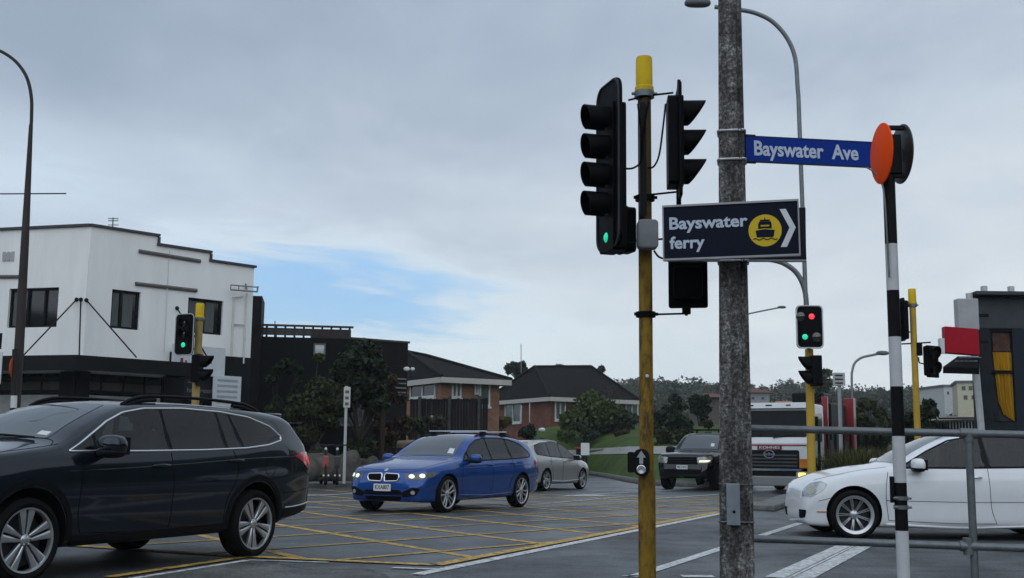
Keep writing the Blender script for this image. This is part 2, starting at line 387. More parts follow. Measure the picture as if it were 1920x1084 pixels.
    def line(s, pts, n=5, mode='side', sy=1, off=0.0, phi=0):
        if mode == 'side': f = lambda a, b: s.side(sy, a, b)
        elif mode == 'front': f = lambda a, b: s.hit(0, a, b)
        elif mode == 'rear': f = lambda a, b: s.hit(180, -a, b)
        elif mode == 'top': f = s.top
        else: f = lambda a, b: s.hit(phi, a, b)
        out = []
        for p in (spline(pts, n) if n > 1 else pts):
            h, nn = f(p[0], p[1])
            if h is not None: out.append(h + nn*off)
        return out
    def wheels(s, style, y, tyre_w=0.22, rim_r=0.235):
        sp = s.sp; proto = {}
        for sy in (1, -1):
            w = empty('wheel'); w.parent = s.root; make_wheel(w, sp['R'], rim_r, tyre_w, style); proto[sy] = w
            w.location = (sp['hubs'][0], sy*y, sp['R']); w.rotation_euler = (0, 0, 0 if sy > 0 else PI)
        for sy in (1, -1):
            c = copy_tree(proto[sy], s.root); c.location = (sp['hubs'][1], sy*y, sp['R'])
            for ch in c.children: ch.rotation_euler = (0, 0.5, 0)
def _loop(poly, n=4):
    """rounds a closed outline lightly, keeping its corners readable"""
    out = []; m = len(poly)
    for i in range(m):
        a, b, c = np.array(poly[i-1], float), np.array(poly[i], float), np.array(poly[(i+1) % m], float)
        r = min(0.03, 0.3*np.linalg.norm(a-b), 0.3*np.linalg.norm(c-b)); p = b + (a-b)/np.linalg.norm(a-b)*r; q = b + (c-b)/np.linalg.norm(c-b)*r
        for k in range(n+1):
            t = k/n; out.append((1-t)**2*p + 2*t*(1-t)*b + t*t*q)
    # densify long edges
    res = []
    for i in range(len(out)):
        a, b = out[i], out[(i+1) % len(out)]; k = max(1, int(np.linalg.norm(b-a)/0.05))
        for j in range(k): res.append(a + (b-a)*j/k)
    return res
def _inside(x, y, poly, m=0.0):
    c = False; n = len(poly); dm = 9
    for i in range(n):
        x1, y1 = poly[i]; x2, y2 = poly[(i+1) % n]
        if (y1 > y) != (y2 > y) and x < (x2-x1)*(y-y1)/(y2-y1) + x1: c = not c
        l2 = (x2-x1)**2 + (y2-y1)**2
        if l2 > 0:
            t = max(0, min(1, ((x-x1)*(x2-x1) + (y-y1)*(y2-y1))/l2)); dm = min(dm, math.hypot(x-x1-t*(x2-x1), y-y1-t*(y2-y1)))
    return c and dm > m
def clip(poly, a, b):
    """keep the part of a polygon to the left of the line a->b"""
    out = []; n = len(poly); f = lambda p: (b[0]-a[0])*(p[1]-a[1]) - (b[1]-a[1])*(p[0]-a[0])
    for i in range(n):
        p, q = poly[i], poly[(i+1) % n]; fp, fq = f(p), f(q)
        if fp >= 0: out.append(p)
        if fp*fq < 0:
            t = fp/(fp-fq); out.append((p[0]+(q[0]-p[0])*t, p[1]+(q[1]-p[1])*t))
    return out

def make_wheel(w, Rr, rim, tw, style):
    """axle along local Y, outer face towards +Y"""
    T = Matrix.Rotation(-PI/2, 4, 'X')       # local Z -> +Y
    h = tw/2; t = MB()
    t.lathe([(rim-0.005, h*0.86), (rim+0.02, h*0.98), ((rim+Rr)/2, h*1.08), (Rr-0.022, h*0.96), (Rr-0.004, h*0.80), (Rr, h*0.55), (Rr, h*0.22), (Rr-0.008, h*0.2), (Rr-0.008, h*0.12), (Rr, h*0.1),
             (Rr, -h*0.1), (Rr-0.008, -h*0.12), (Rr-0.008, -h*0.2), (Rr, -h*0.22), (Rr, -h*0.55), (Rr-0.004, -h*0.8), (Rr-0.022, -h*0.96), ((rim+Rr)/2, -h*1.08), (rim, -h*0.9)], T, 48, close=True)
    t.build('tyre', RUB, w, smooth=35)
    hub = MB(); hub.lathe([(0.0, h*0.05), (rim*0.72, h*0.05), (rim*0.74, h*0.0), (rim*0.9, h*0.0), (rim*0.94, -h*0.7), (rim*0.94, -h*0.8), (0, -h*0.8)], T, 40); hub.build('brake_disc', DARKALLOY, w, smooth=35)
    r = MB(); lip = style.get('lip', 0.014)
    r.lathe([(rim-lip, h*0.55), (rim-lip*0.9, h*0.86), (rim-0.002, h*0.93), (rim+0.012, h*0.96), (rim+0.014, h*0.88), (rim, h*0.5)], T, 48, close=True)
    face = h*style.get('face', 0.84); nsp = style['n']
    for i in range(nsp):
        for j, off in enumerate(style.get('pair', [0.0])):
            a = 2*PI*i/nsp + style.get('rot', 0.0)
            ca, sa = math.cos(a), math.sin(a)
            def P(rad, side, d):
                rad_ = rad; x = rad_*ca - side*sa; z = rad_*sa + side*ca; return (x, d, z)
            w0, w1 = style['w']; o0, o1 = off if isinstance(off, tuple) else (off*0.45, off)
            r0, r1 = 0.045, rim - lip*0.6; n = 5; vs = []; fs = []
            for q in range(n+1):
                t_ = q/n; rr = r0 + (r1-r0)*t_; ww = (w0 + (w1-w0)*t_)/2; oo = o0 + (o1-o0)*t_; d = face - 0.012*(1-t_)**2*style.get('dish', 1.0)
                vs += [P(rr, oo-ww, d-0.006), P(rr, oo-ww*0.55, d), P(rr, oo+ww*0.55, d), P(rr, oo+ww, d-0.006), P(rr, oo+ww, d-0.03), P(rr, oo-ww, d-0.03)]
            for q in range(n):
                for k in range(6): fs.append((q*6+k, q*6+(k+1) % 6, (q+1)*6+(k+1) % 6, (q+1)*6+k))
            r.add(vs, fs)
    hs = style.get('hub', 1.0); r.lathe([(0.0, face+0.004), (0.03*hs, face+0.003), (0.052*hs, face-0.004), (0.066*hs, face-0.014), (0.066*hs, face-0.04), (0, face-0.04)], T, 24)
    for i in range(5):
        a = 2*PI*i/5 + 0.3; r.ellipsoid((0.054*hs*math.cos(a), face-0.001, 0.054*hs*math.sin(a)), (0.008, 0.006, 0.008), 8)
    o = r.build('rim', style.get('mat', ALLOY), w, smooth=30)
    bm = bmesh.new(); bm.from_mesh(o.data); bmesh.ops.recalc_face_normals(bm, faces=bm.faces); bm.to_mesh(o.data); bm.free()

def car_root(name, X, Y, theta, label, cat='car', z=0.0):
    return empty(name, (X, Y, z), PI/2 - R(theta), label, cat)

def glaze(B, dlo, cuts, sy, trim=None, tr=0.008, mats=None, gap=0.022, seats=((-.25, (-.37, .37), .26), (-1.08, (-.40, .40), .20))):
    """side windows: black surround, one pane per door and the bright trim around them all. cuts: [(x_bottom, x_top)] pillar lines front to rear"""
    zl = sum(sorted(p[1] for p in dlo)[:4])/4
    B.tunnel(dlo, seats, zl)
    zb = min(p[1] for p in dlo) - 0.1; zt = max(p[1] for p in dlo) + 0.1
    ccw = sum(dlo[i][0]*dlo[(i+1) % len(dlo)][1] - dlo[(i+1) % len(dlo)][0]*dlo[i][1] for i in range(len(dlo)))
    cx = sum(p[0] for p in dlo)/len(dlo); cz = sum(p[1] for p in dlo)/len(dlo)
    lim = [(99, 99)] + cuts + [(-99, -99)]
    for i in range(len(lim) - 1):
        q = [((p[0]-cx)*0.985+cx, (p[1]-cz)*0.94+cz) for p in dlo]
        a, b = lim[i], lim[i+1]; g = gap
        if a[0] < 90: q = clip(q, (a[0]-g, zb), (a[1]-g, zt))                 # keep behind (smaller x = left of the upward line)
        if b[0] > -90: q = clip(q, (b[1]+g, zt), (b[0]+g, zb))
        if len(q) > 2: B.patch('side_window', q, (mats or {}).get(i, CLEAR if i == 0 else PRIV), sy=sy, off=0.006, depth=0.003)
    for a in cuts:
        q = clip(clip([tuple(p) for p in dlo], (a[0]-gap*1.5, zb), (a[1]-gap*1.5, zt)), (a[1]+gap*1.5, zt), (a[0]+gap*1.5, zb)) if False else clip(clip([tuple(p) for p in dlo], (a[0]+gap*1.5, zb), (a[1]+gap*1.5, zt)), (a[1]-gap*1.5, zt), (a[0]-gap*1.5, zb))
        if len(q) > 2: B.patch('window_pillar', q, BLK, sy=sy, off=0.003, depth=0.03, smooth=False)
    if not trim: trim, tr = BLK, .012
    if True:
        l = B.line(list(_loop(dlo)) + [tuple(_loop(dlo)[0])], 1, sy=sy, off=0.003)
        MB().tube(l, tr, 8, caps=False).build('window_trim', trim, B.root, smooth=60)

def mirror_part(B, paint, x, z, y, sy, s=1.0):
    M = Matrix.Translation((x, sy*y, z)) @ Matrix.Diagonal((1, sy, 1, 1))
    m = MB(); m.ellipsoid((0.0, 0.03, 0), (0.085*s, 0.125*s, 0.085*s), 20, M, pw=0.75)
    o = m.build('wing_mirror', paint, B.root, smooth=60)
    k = MB(); k.box((0.01, -0.13*s, -0.055*s), (0.06, 0.14*s, 0.035), M=M); k.box((-0.07*s, 0.03, 0.0), (0.04, 0.2*s, 0.13*s), M=M)
    k.ellipsoid((0.004, 0.03, -0.05*s), (0.083*s, 0.122*s, 0.042*s), 16, M, pw=0.8); k.build('mirror_base', BLK, o, smooth=40)
    if sy < 0: o.data.flip_normals()
    return o

def handle_part(B, m, x, z, sy, L=0.2):
    h, n = B.side(sy, x, z)
    if h is None: return
    pts = [B.side(sy, x + L/2 - L*t, z)[0] + n*(0.006 + 0.030*math.sin(PI*t)**0.5) for t in np.linspace(0.0, 1.0, 9)]
    MB().tube(pts, [0.010 + 0.006*math.sin(PI*t) for t in np.linspace(0, 1, 9)], 8).build('door_handle', m, B.root, smooth=60)

def seam(B, lines, sy=None, r=0.0035, name='panel_gap', m=None):
    mb = MB()
    for ln in lines:
        pts, mode = ln[0], ln[1] if len(ln) > 1 else 'side'
        l = B.line(pts, 6, mode, sy or 1, off=0.0005)
        if len(l) > 1: mb.tube(l, r, 6)
    return mb.build(name, m or SEAM, B.root, smooth=60)

def arch_trim(B, sy, hx, r0, r1, m, zc, a0=-8, a1=188):
    A = [R(a0 + (a1-a0)*k/26) for k in range(27)]
    poly = [(hx + r0*math.cos(a), zc + r0*math.sin(a)) for a in A] + [(hx + r1*math.cos(a), zc + r1*math.sin(a)) for a in A[::-1]]
    return B.patch('arch_trim', poly, m, sy=sy, off=0.008, depth=0.03, smooth=False, cell=0.06)

def plate(parent, x, y, z, txt, rot=0.0, w=0.36, h=0.125, tilt=0.0):
    M = Matrix.Translation((x, y, z)) @ Matrix.Rotation(rot, 4, 'Z') @ Matrix(((0, 0, 1, 0), (1, 0, 0, 0), (0, 1, 0, 0), (0, 0, 0, 1)))   # X right seen from outside, Z outwards
    o = MB().prism(rrect(w, h, 0.012), -0.01, 0.004, M).build('number_plate', PLATEW, parent)
    text_obj('lettering', txt, mat('plate ink', (0.01, 0.01, 0.012), 0.5), o, M @ Matrix.Translation((0, 0, 0.005)), width=w*0.82, height=h*0.6)
    return o
# ------------------------------------------------------------------ sky, sun
SUN_EL, SUN_AZ = R(34), R(200)              # behind the viewer, a little left, through cloud
w = bpy.data.worlds.new('World'); S.world = w; w.use_nodes = True; nt = w.node_tree; N = nt.nodes; L = nt.links
for n_ in list(N): N.remove(n_)
out = N.new('ShaderNodeOutputWorld'); sky = N.new('ShaderNodeTexSky'); sky.sky_type = 'NISHITA'; sky.sun_disc = False
sky.sun_elevation = SUN_EL; sky.sun_rotation = SUN_AZ; sky.air_density = 1.2; sky.dust_density = 2.0; sky.ozone_density = 2.0
b1 = N.new('ShaderNodeBackground'); b1.inputs[1].default_value = 0.06; L.new(sky.outputs[0], b1.inputs[0])
tc = N.new('ShaderNodeTexCoord'); sx = N.new('ShaderNodeSeparateXYZ'); L.new(tc.outputs['Generated'], sx.inputs[0])
def math_n(op, a, b=None, clamp=False):
    n = N.new('ShaderNodeMath'); n.operation = op; n.use_clamp = clamp
    for i, v in enumerate((a, b)):
        if v is None: continue
        if isinstance(v, (int, float)): n.inputs[i].default_value = v
        else: L.new(v, n.inputs[i])
    return n.outputs[0]
def ramp_n(v, pts):
    r = N.new('ShaderNodeValToRGB'); e = r.color_ramp.elements
    while len(e) < len(pts): e.new(0.5)
    for q, (p, c) in zip(e, pts): q.position = p; q.color = (c if isinstance(c, tuple) else (c, c, c)) + (1,)
    L.new(v, r.inputs[0]); return r.outputs[0]
def mixc(f, a, b):
    m = N.new('ShaderNodeMix'); m.data_type = 'RGBA'
    for i, v in ((0, f), (6, a), (7, b)):
        if isinstance(v, (int, float)): m.inputs[i].default_value = v
        elif isinstance(v, tuple): m.inputs[i].default_value = v + (1,)
        else: L.new(v, m.inputs[i])
    return m.outputs[2]
X, Y, Z = sx.outputs
up = math_n('MAXIMUM', Z, 0.0)
den = math_n('ADD', up, 0.16)               # a flat cloud layer seen in perspective
cv = N.new('ShaderNodeCombineXYZ'); L.new(math_n('DIVIDE', X, den), cv.inputs[0]); L.new(math_n('DIVIDE', Y, den), cv.inputs[1])
def noise(scale, detail=7, rough=0.55, off=(0, 0, 0), dist=0.0, sc=(1, 1, 1)):
    mp = N.new('ShaderNodeMapping'); mp.inputs['Location'].default_value = off; mp.inputs['Scale'].default_value = sc; L.new(cv.outputs[0], mp.inputs[0])
    n = N.new('ShaderNodeTexNoise'); n.inputs['Scale'].default_value = scale; n.inputs['Detail'].default_value = detail; n.inputs['Roughness'].default_value = rough; n.inputs['Distortion'].default_value = dist
    L.new(mp.outputs[0], n.inputs['Vector']); return n.outputs['Fac']
big = noise(0.55, 5, 0.5, (3.1, 1.7, 0)); mid = noise(1.5, 7, 0.55, (0.4, 5.2, 0), 0.3); fine = noise(4.0, 8, 0.6, (7, 2, 0), 0.4, (1, 0.6, 1))
az = math_n('DIVIDE', X, math_n('MAXIMUM', Y, 0.2))   # tan of the azimuth
# grey base: darker overhead and to the left, paler to the right and near the horizon
shade = math_n('ADD', math_n('MULTIPLY', big, 0.42), math_n('ADD', math_n('MULTIPLY', mid, 0.42), math_n('MULTIPLY', fine, 0.22)))
rightness = N.new('ShaderNodeMapRange'); rightness.inputs[1].default_value = -0.45; rightness.inputs[2].default_value = 0.40; rightness.inputs[3].default_value = -0.12; rightness.inputs[4].default_value = 0.14; L.new(az, rightness.inputs[0])
lowness = N.new('ShaderNodeMapRange'); lowness.inputs[1].default_value = 0.34; lowness.inputs[2].default_value = 0.08; lowness.inputs[3].default_value = -0.15; lowness.inputs[4].default_value = 0.24; L.new(Z, lowness.inputs[0])
lev = math_n('ADD', shade, math_n('ADD', rightness.outputs[0], lowness.outputs[0]))
cloud = ramp_n(lev, [(0.26, (.335, .415, .53)), (0.45, (.445, .53, .645)), (0.59, (.57, .655, .755)), (0.77, (.70, .775, .84)), (0.96, (.86, .91, .94))])
# the gap low on the left where blue shows between white wisps
def bell(v, c, wd):
    d = math_n('DIVIDE', math_n('SUBTRACT', v, c), wd); return math_n('POWER', 2.718, math_n('MULTIPLY', math_n('MULTIPLY', d, d), -1.0))
el = math_n('SUBTRACT', Z, math_n('MULTIPLY', az, -0.07))
ce = N.new('ShaderNodeCombineXYZ'); L.new(math_n('MULTIPLY', az, 2.6), ce.inputs[0]); L.new(math_n('MULTIPLY', el, 15.0), ce.inputs[1]); ce.inputs[2].default_value = 3.7
wn = N.new('ShaderNodeTexNoise'); wn.inputs['Scale'].default_value = 2.2; wn.inputs['Detail'].default_value = 8; wn.inputs['Roughness'].default_value = 0.6; wn.inputs['Distortion'].default_value = 0.5; L.new(ce.outputs[0], wn.inputs['Vector']); wisp = wn.outputs['Fac']
gap = math_n('MULTIPLY', math_n('MULTIPLY', bell(az, -0.16, 0.19), bell(el, 0.128, 0.047)), 1.15)
gap = math_n('ADD', gap, math_n('MULTIPLY', math_n('SUBTRACT', wisp, 0.50), math_n('MULTIPLY', math_n('MULTIPLY', bell(az, -0.20, 0.36), bell(el, 0.105, 0.085)), 2.8)))
gap = math_n('ADD', math_n('MULTIPLY', gap, 1.35), math_n('MULTIPLY', math_n('SUBTRACT', mid, 0.5), 1.1))
gap = math_n('ADD', gap, math_n('MULTIPLY', math_n('SUBTRACT', fine, 0.5), 0.55))
gapm = N.new('ShaderNodeMapRange'); gapm.interpolation_type = 'SMOOTHSTEP'; gapm.inputs[1].default_value = 0.62; gapm.inputs[2].default_value = 1.55; L.new(gap, gapm.inputs[0])
white = N.new('ShaderNodeMapRange'); white.interpolation_type = 'SMOOTHSTEP'; white.inputs[1].default_value = 0.15; white.inputs[2].default_value = 0.75; L.new(gap, white.inputs[0])
cloud = mixc(math_n('MULTIPLY', white.outputs[0], 0.75), cloud, (.70, .82, .92))
cloud = mixc(math_n('MULTIPLY', bell(Z, 0.085, 0.045), math_n('MULTIPLY', bell(az, -0.12, 0.30), math_n('ADD', wisp, 0.25))), cloud, (.80, .92, .97))
cloud = mixc(math_n('MULTIPLY', bell(el, 0.185, 0.05), math_n('MULTIPLY', bell(az, -0.42, 0.22), math_n('ADD', wisp, 0.2))), cloud, (.66, .79, .92))
behind = N.new('ShaderNodeMapRange'); behind.inputs[1].default_value = 0.2; behind.inputs[2].default_value = -0.6; behind.inputs[3].default_value = 1.0; behind.inputs[4].default_value = 1.3; L.new(Y, behind.inputs[0])   # brightness added to the unseen cloud behind the viewer, to light facing walls
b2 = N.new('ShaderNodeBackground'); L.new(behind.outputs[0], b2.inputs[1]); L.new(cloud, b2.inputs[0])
blue = mixc(wisp, (.12, .40, .90), (.36, .62, .92)); b3 = N.new('ShaderNodeBackground'); b3.inputs[1].default_value = 0.66; L.new(blue, b3.inputs[0])
ad = N.new('ShaderNodeAddShader'); L.new(b1.outputs[0], ad.inputs[0]); L.new(b3.outputs[0], ad.inputs[1])
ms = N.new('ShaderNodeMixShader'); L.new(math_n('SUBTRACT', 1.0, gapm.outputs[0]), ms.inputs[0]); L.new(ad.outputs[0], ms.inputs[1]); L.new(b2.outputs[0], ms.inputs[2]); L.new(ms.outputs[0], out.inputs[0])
sd = bpy.data.lights.new('sun', 'SUN'); sd.energy = 1.4; sd.angle = R(110); sd.color = (0.95, 0.985, 1.0); so = bpy.data.objects.new('sun', sd); COL.objects.link(so)
sv = Vector((math.sin(SUN_AZ)*math.cos(SUN_EL), math.cos(SUN_AZ)*math.cos(SUN_EL), math.sin(SUN_EL))); so.rotation_euler = sv.to_track_quat('Z', 'Y').to_euler()
S.view_settings.view_transform = 'Standard'; S.view_settings.look = 'None'; S.view_settings.exposure = 0.0; S.view_settings.gamma = 1.0

# ------------------------------------------------------------------ ground, road, paint
def sheet(name, pts, z, m, kind='structure', thick=0.0, uv=False):
    mb = MB()
    if thick: mb.prism([(p[0], p[1]) for p in pts], z - thick, z)
    else: 
        a = sum(pts[i][0]*pts[(i+1) % len(pts)][1] - pts[(i+1) % len(pts)][0]*pts[i][1] for i in range(len(pts)))
        mb.add([(p[0], p[1], z) for p in (pts if a > 0 else pts[::-1])], [list(range(len(pts)))])
    return tag(mb.build(name, m), kind=kind)
def hnoise(x, y): return 0.5*math.sin(x*.021 + 1.3)*math.cos(y*.017) + 0.3*math.sin(x*.055 + y*.03) + 0.2*math.sin(x*.11 - y*.07 + 2)
def sm(a, b, t): t = max(0, min(1, (t-a)/(b-a))); return t*t*(3-2*t)
def zg(x, y):
    base = -0.06 + 2.2*sm(66, 92, y) + 12*max(sm(15, 36, -y), sm(25, 36, x)*(1-sm(36, 50, y)), sm(34, 60, -x)*(1-sm(10, 30, y)))  # last term: unseen banks behind and beside the view, added to darken reflections
    hill = sm(105, 330, y) * (15 + 2.0*hnoise(x, y)) * (1 - 0.22*sm(20, 150, x)) + sm(500, 1500, y)*6
    return base + hill
GR = leaf = None
EARTH = mat('hill grass', (0.035, 0.048, 0.022), 0.9, var=0.5, vs=0.05, col2=(.05,.045,.035))
xs = np.concatenate([np.linspace(-450, -160, 6), np.linspace(-120, 260, 60), np.linspace(300, 650, 6)]); ys = np.concatenate([np.linspace(-60, 60, 25), np.linspace(64, 400, 60), np.linspace(430, 700, 6)])
g = MB(); g.add([(x, y, zg(x, y)) for y in ys for x in xs], [(j*len(xs)+i, j*len(xs)+i+1, (j+1)*len(xs)+i+1, (j+1)*len(xs)+i) for j in range(len(ys)-1) for i in range(len(xs)-1)])
tag(g.build('ground', EARTH, smooth=60), kind='structure')

def asphalt(name, col, wet, coarse):
    m = bpy.data.materials.new(name); m.use_nodes = True; nt = m.node_tree; N = nt.nodes; L = nt.links; b = N['Principled BSDF']
    tc = N.new('ShaderNodeTexCoord')
    def nz(s, d=4, r=.6):
        n = N.new('ShaderNodeTexNoise'); n.inputs['Scale'].default_value = s; n.inputs['Detail'].default_value = d; n.inputs['Roughness'].default_value = r; L.new(tc.outputs['Object'], n.inputs['Vector']); return n.outputs['Fac']
    big = nz(.35, 5); patch = nz(1.7, 6, .7); sp = nz(coarse, 3, .7); sp2 = nz(coarse*2.7, 2)
    r = N.new('ShaderNodeValToRGB'); r.color_ramp.elements[0].position = .40; r.color_ramp.elements[1].position = .64
    r.color_ramp.elements[0].color = tuple(c*.35 for c in col)+(1,); r.color_ramp.elements[1].color = tuple(c*2.1 for c in col)+(1,)
    mx = N.new('ShaderNodeMath'); mx.operation = 'ADD'; m1 = N.new('ShaderNodeMath'); m1.operation = 'MULTIPLY'; m1.inputs[1].default_value = .55; L.new(sp, m1.inputs[0])
    m2 = N.new('ShaderNodeMath'); m2.operation = 'MULTIPLY'; m2.inputs[1].default_value = .45; L.new(patch, m2.inputs[0]); L.new(m1.outputs[0], mx.inputs[0]); L.new(m2.outputs[0], mx.inputs[1]); L.new(mx.outputs[0], r.inputs[0])
    mp = N.new('ShaderNodeMapping'); mp.inputs['Rotation'].default_value = (0, 0, R(26)); mp.inputs['Scale'].default_value = (1.1, .06, 1); L.new(tc.outputs['Object'], mp.inputs[0])
    tw = N.new('ShaderNodeTexNoise'); tw.inputs['Scale'].default_value = 1.0; tw.inputs['Detail'].default_value = 5; L.new(mp.outputs[0], tw.inputs['Vector'])
    vo = N.new('ShaderNodeTexVoronoi'); vo.feature = 'DISTANCE_TO_EDGE'; vo.inputs['Scale'].default_value = .33; wv = N.new('ShaderNodeVectorMath'); wv.operation = 'ADD'; ws_ = N.new('ShaderNodeVectorMath'); ws_.operation = 'SCALE'; ws_.inputs['Scale'].default_value = .5
    wn_ = N.new('ShaderNodeTexNoise'); wn_.inputs['Scale'].default_value = 1.6; L.new(tc.outputs['Object'], wn_.inputs['Vector']); L.new(wn_.outputs['Color'], ws_.inputs[0]); L.new(tc.outputs['Object'], wv.inputs[0]); L.new(ws_.outputs[0], wv.inputs[1]); L.new(wv.outputs[0], vo.inputs['Vector'])
    cr_ = N.new('ShaderNodeValToRGB'); cr_.color_ramp.elements[0].position = .002; cr_.color_ramp.elements[1].position = .010; cr_.color_ramp.elements[0].color = (.45,.45,.45,1); L.new(vo.outputs['Distance'], cr_.inputs[0])
    tr_ = N.new('ShaderNodeValToRGB'); tr_.color_ramp.elements[0].position = .35; tr_.color_ramp.elements[1].position = .65; tr_.color_ramp.elements[0].color = (.62,.62,.63,1); tr_.color_ramp.elements[1].color = (1.35,1.35,1.34,1); L.new(tw.outputs['Fac'], tr_.inputs[0])
    mA = N.new('ShaderNodeMix'); mA.data_type = 'RGBA'; mA.blend_type = 'MULTIPLY'; mA.inputs[0].default_value = 1; L.new(r.outputs[0], mA.inputs[6]); L.new(tr_.outputs[0], mA.inputs[7])
    mB = N.new('ShaderNodeMix'); mB.data_type = 'RGBA'; mB.blend_type = 'MULTIPLY'; mB.inputs[0].default_value = 1; L.new(mA.outputs[2], mB.inputs[6]); L.new(cr_.outputs[0], mB.inputs[7]); L.new(mB.outputs[2], b.inputs['Base Color'])
    rr = N.new('ShaderNodeValToRGB'); rr.color_ramp.elements[0].position = .4; rr.color_ramp.elements[1].position = .62
    rr.color_ramp.elements[0].color = (wet[0],)*3+(1,); rr.color_ramp.elements[1].color = (wet[1],)*3+(1,); L.new(big, rr.inputs[0]); L.new(rr.outputs[0], b.inputs['Roughness'])
    bp = N.new('ShaderNodeBump'); bp.inputs['Strength'].default_value = .55; bp.inputs['Distance'].default_value = .012; L.new(sp2, bp.inputs['Height']); L.new(bp.outputs[0], b.inputs['Normal'])
    return m
ROAD = asphalt('asphalt', (.046,.051,.056), (.30,.52), 55); NEAR = asphalt('coarse chip seal', (.054,.059,.064), (.45,.72), 38)
CHIP = asphalt('footpath chip', (.085,.088,.082), (.6,.8), 34); CONC = mat('path concrete', (.15,.15,.145), .75, var=.3, vs=1.2, bump=.15, bs=40, col2=(.08,.08,.075))
sheet('road', [(-34,-15),(25,-15),(25,38),(60,66),(-60,66),(-60,30),(-34,12)], 0.0, ROAD)
A_, B_, C_, D_ = gr(817,1061), gr(465,1045), gr(205,1084), gr(1345,962)
def G(px, py): p = gr(px, py); return (p.x, p.y)
def off_line(p, q, d):   # shift a segment sideways
    t = Vector((q[0]-p[0], q[1]-p[1])).normalized(); n = Vector((-t.y, t.x)); return (p[0]+n.x*d, p[1]+n.y*d), (q[0]+n.x*d, q[1]+n.y*d)
# coarser seal on the approach this side of the box
e0 = Vector(G(817,1066)); e1 = Vector(G(1345,964)); ed = (e1-e0).normalized()
far = e1 + ed*2.2
sheet('road_approach', [tuple(e0), tuple(far), (9.5, 22.5), (16, 21.5), (30, 20), (30, 2), (2, 2), (-.9, 9.2)], 0.004, NEAR)
sheet('footpath_corner', [G(470,1052), G(560,1060), G(690,1068), G(770,1079), G(800,1090), (-.3,8.2), (0,3), (-6,3), (-4.4, 8.6), G(262,1084)], 0.008, CHIP)
YEL = mat('yellow road paint', (.58,.37,.095), .6, var=.35, vs=5, col2=(.10,.085,.05), c2thr=.54); WHT = mat('white road paint', (.60,.61,.61), .6, var=.2, vs=6, col2=(.12,.12,.12), c2thr=.56)
def stripe(mb, p, q, w, z):
    p, q = Vector(p[:2]), Vector(q[:2]); t = (q-p).normalized(); n = Vector((-t.y, t.x))*w/2; k = max(1, int((q-p).length/1.0))
    vs = []
    for i in range(k+1):
        c = p + (q-p)*i/k; vs += [(c.x+n.x, c.y+n.y, z), (c.x-n.x, c.y-n.y, z)]
    mb.add(vs, [(2*i, 2*i+1, 2*i+3, 2*i+2) for i in range(k)])
# yellow box: outline and lattice, clipped to the box outline
ys_ = MB(); box = [tuple(A_[:2]), tuple((Vector(A_[:2]) + ed*19)), (-6.5, 33.0), (-13, 27), (-8.2, 14.5), tuple(B_[:2])]
def clip_seg(p, q, poly):
    """part of a line inside a polygon (convex enough for this box)"""
    ts = []; d = (q[0]-p[0], q[1]-p[1]); n = len(poly)
    for i in range(n):
        a, b = poly[i], poly[(i+1) % n]; e = (b[0]-a[0], b[1]-a[1]); den_ = d[0]*e[1]-d[1]*e[0]
        if abs(den_) < 1e-9: continue
        t = ((a[0]-p[0])*e[1]-(a[1]-p[1])*e[0])/den_; u = ((a[0]-p[0])*d[1]-(a[1]-p[1])*d[0])/den_
        if 0 <= u <= 1: ts.append(t)
    ts.sort(); return [((p[0]+d[0]*t0, p[1]+d[1]*t0), (p[0]+d[0]*t1, p[1]+d[1]*t1)) for t0, t1 in zip(ts[::2], ts[1::2])]
a0 = Vector(G(540,987)); a1 = Vector(G(890,1046)); da = (a1-a0).normalized(); na = Vector((-da.y, da.x))
b0 = Vector(G(642,1050)); b1_ = Vector(G(868,1031)); db = (b1_-b0).normalized(); nb = Vector((-db.y, db.x))
spa = (Vector(G(664,973)) - a0).dot(na); spb = (Vector(G(540,1028)) - b0).dot(nb)
for k in range(-4, 12):
    o = a0 + na*spa*k
    for s_ in clip_seg(o - da*60, o + da*60, box): stripe(ys_, s_[0], s_[1], .125, .004)
for k in range(-14, 9):
    o = b0 + nb*spb*k
    for s_ in clip_seg(o - db*60, o + db*60, box): stripe(ys_, s_[0], s_[1], .09, .007)
for i in range(len(box)):
    if i in (2, 3): continue
    stripe(ys_, box[i], box[(i+1) % len(box)], .15, .011)
stripe(ys_, C_[:2], B_[:2], .11, .012)
tag(ys_.build('box_marking', YEL), kind='structure')
wl = MB()
def wline(p, q, w, z=.010): stripe(wl, G(*p), G(*q), w, z)
wline((782,1079), (1345,965), .14); wl_e = G(1345,965); stripe(wl, wl_e, tuple(Vector(wl_e) + ed*3.0), .11, .010)
wline((245,1087), (465,1052), .08); wline((465,1051.5), (615,1056), .06); wline((735,1066), (815,1069), .10)
wline((1188,1083), (1500,982), .125); wline((1168,1082), (1200,1081), .07); wline((1278,1082), (1338,1082.5), .16)
l0, l1 = G(1478,1086), G(1603,1024); 
for o_, w_ in ((-.115, .17), (.115, .17), (.0, .035)): p_, q_ = off_line(l0, l1, o_); stripe(wl, p_, q_, w_, .010)
# lane lines and arrows across the junction
wline((1060,930), (1345,915), .12); wline((1228,936), (1348,927.5), .12); wline((1110,934), (1230,944), .08)
p_ = Vector(G(1060,930)); wl.add([(p_.x-.25, p_.y-.5, .012), (p_.x+1.1, p_.y+.2, .012), (p_.x+.9, p_.y+1.0, .012)], [(0,1,2)])
wline((470,946), (700,938), .10); wline((575,930), (668,926), .16); wline((640,955), (520,949), .09); wline((990,948), (1190,930), .07)
wline((1440,940), (1500,934), .1)
tag(wl.build('white_marking', WHT), kind='structure')
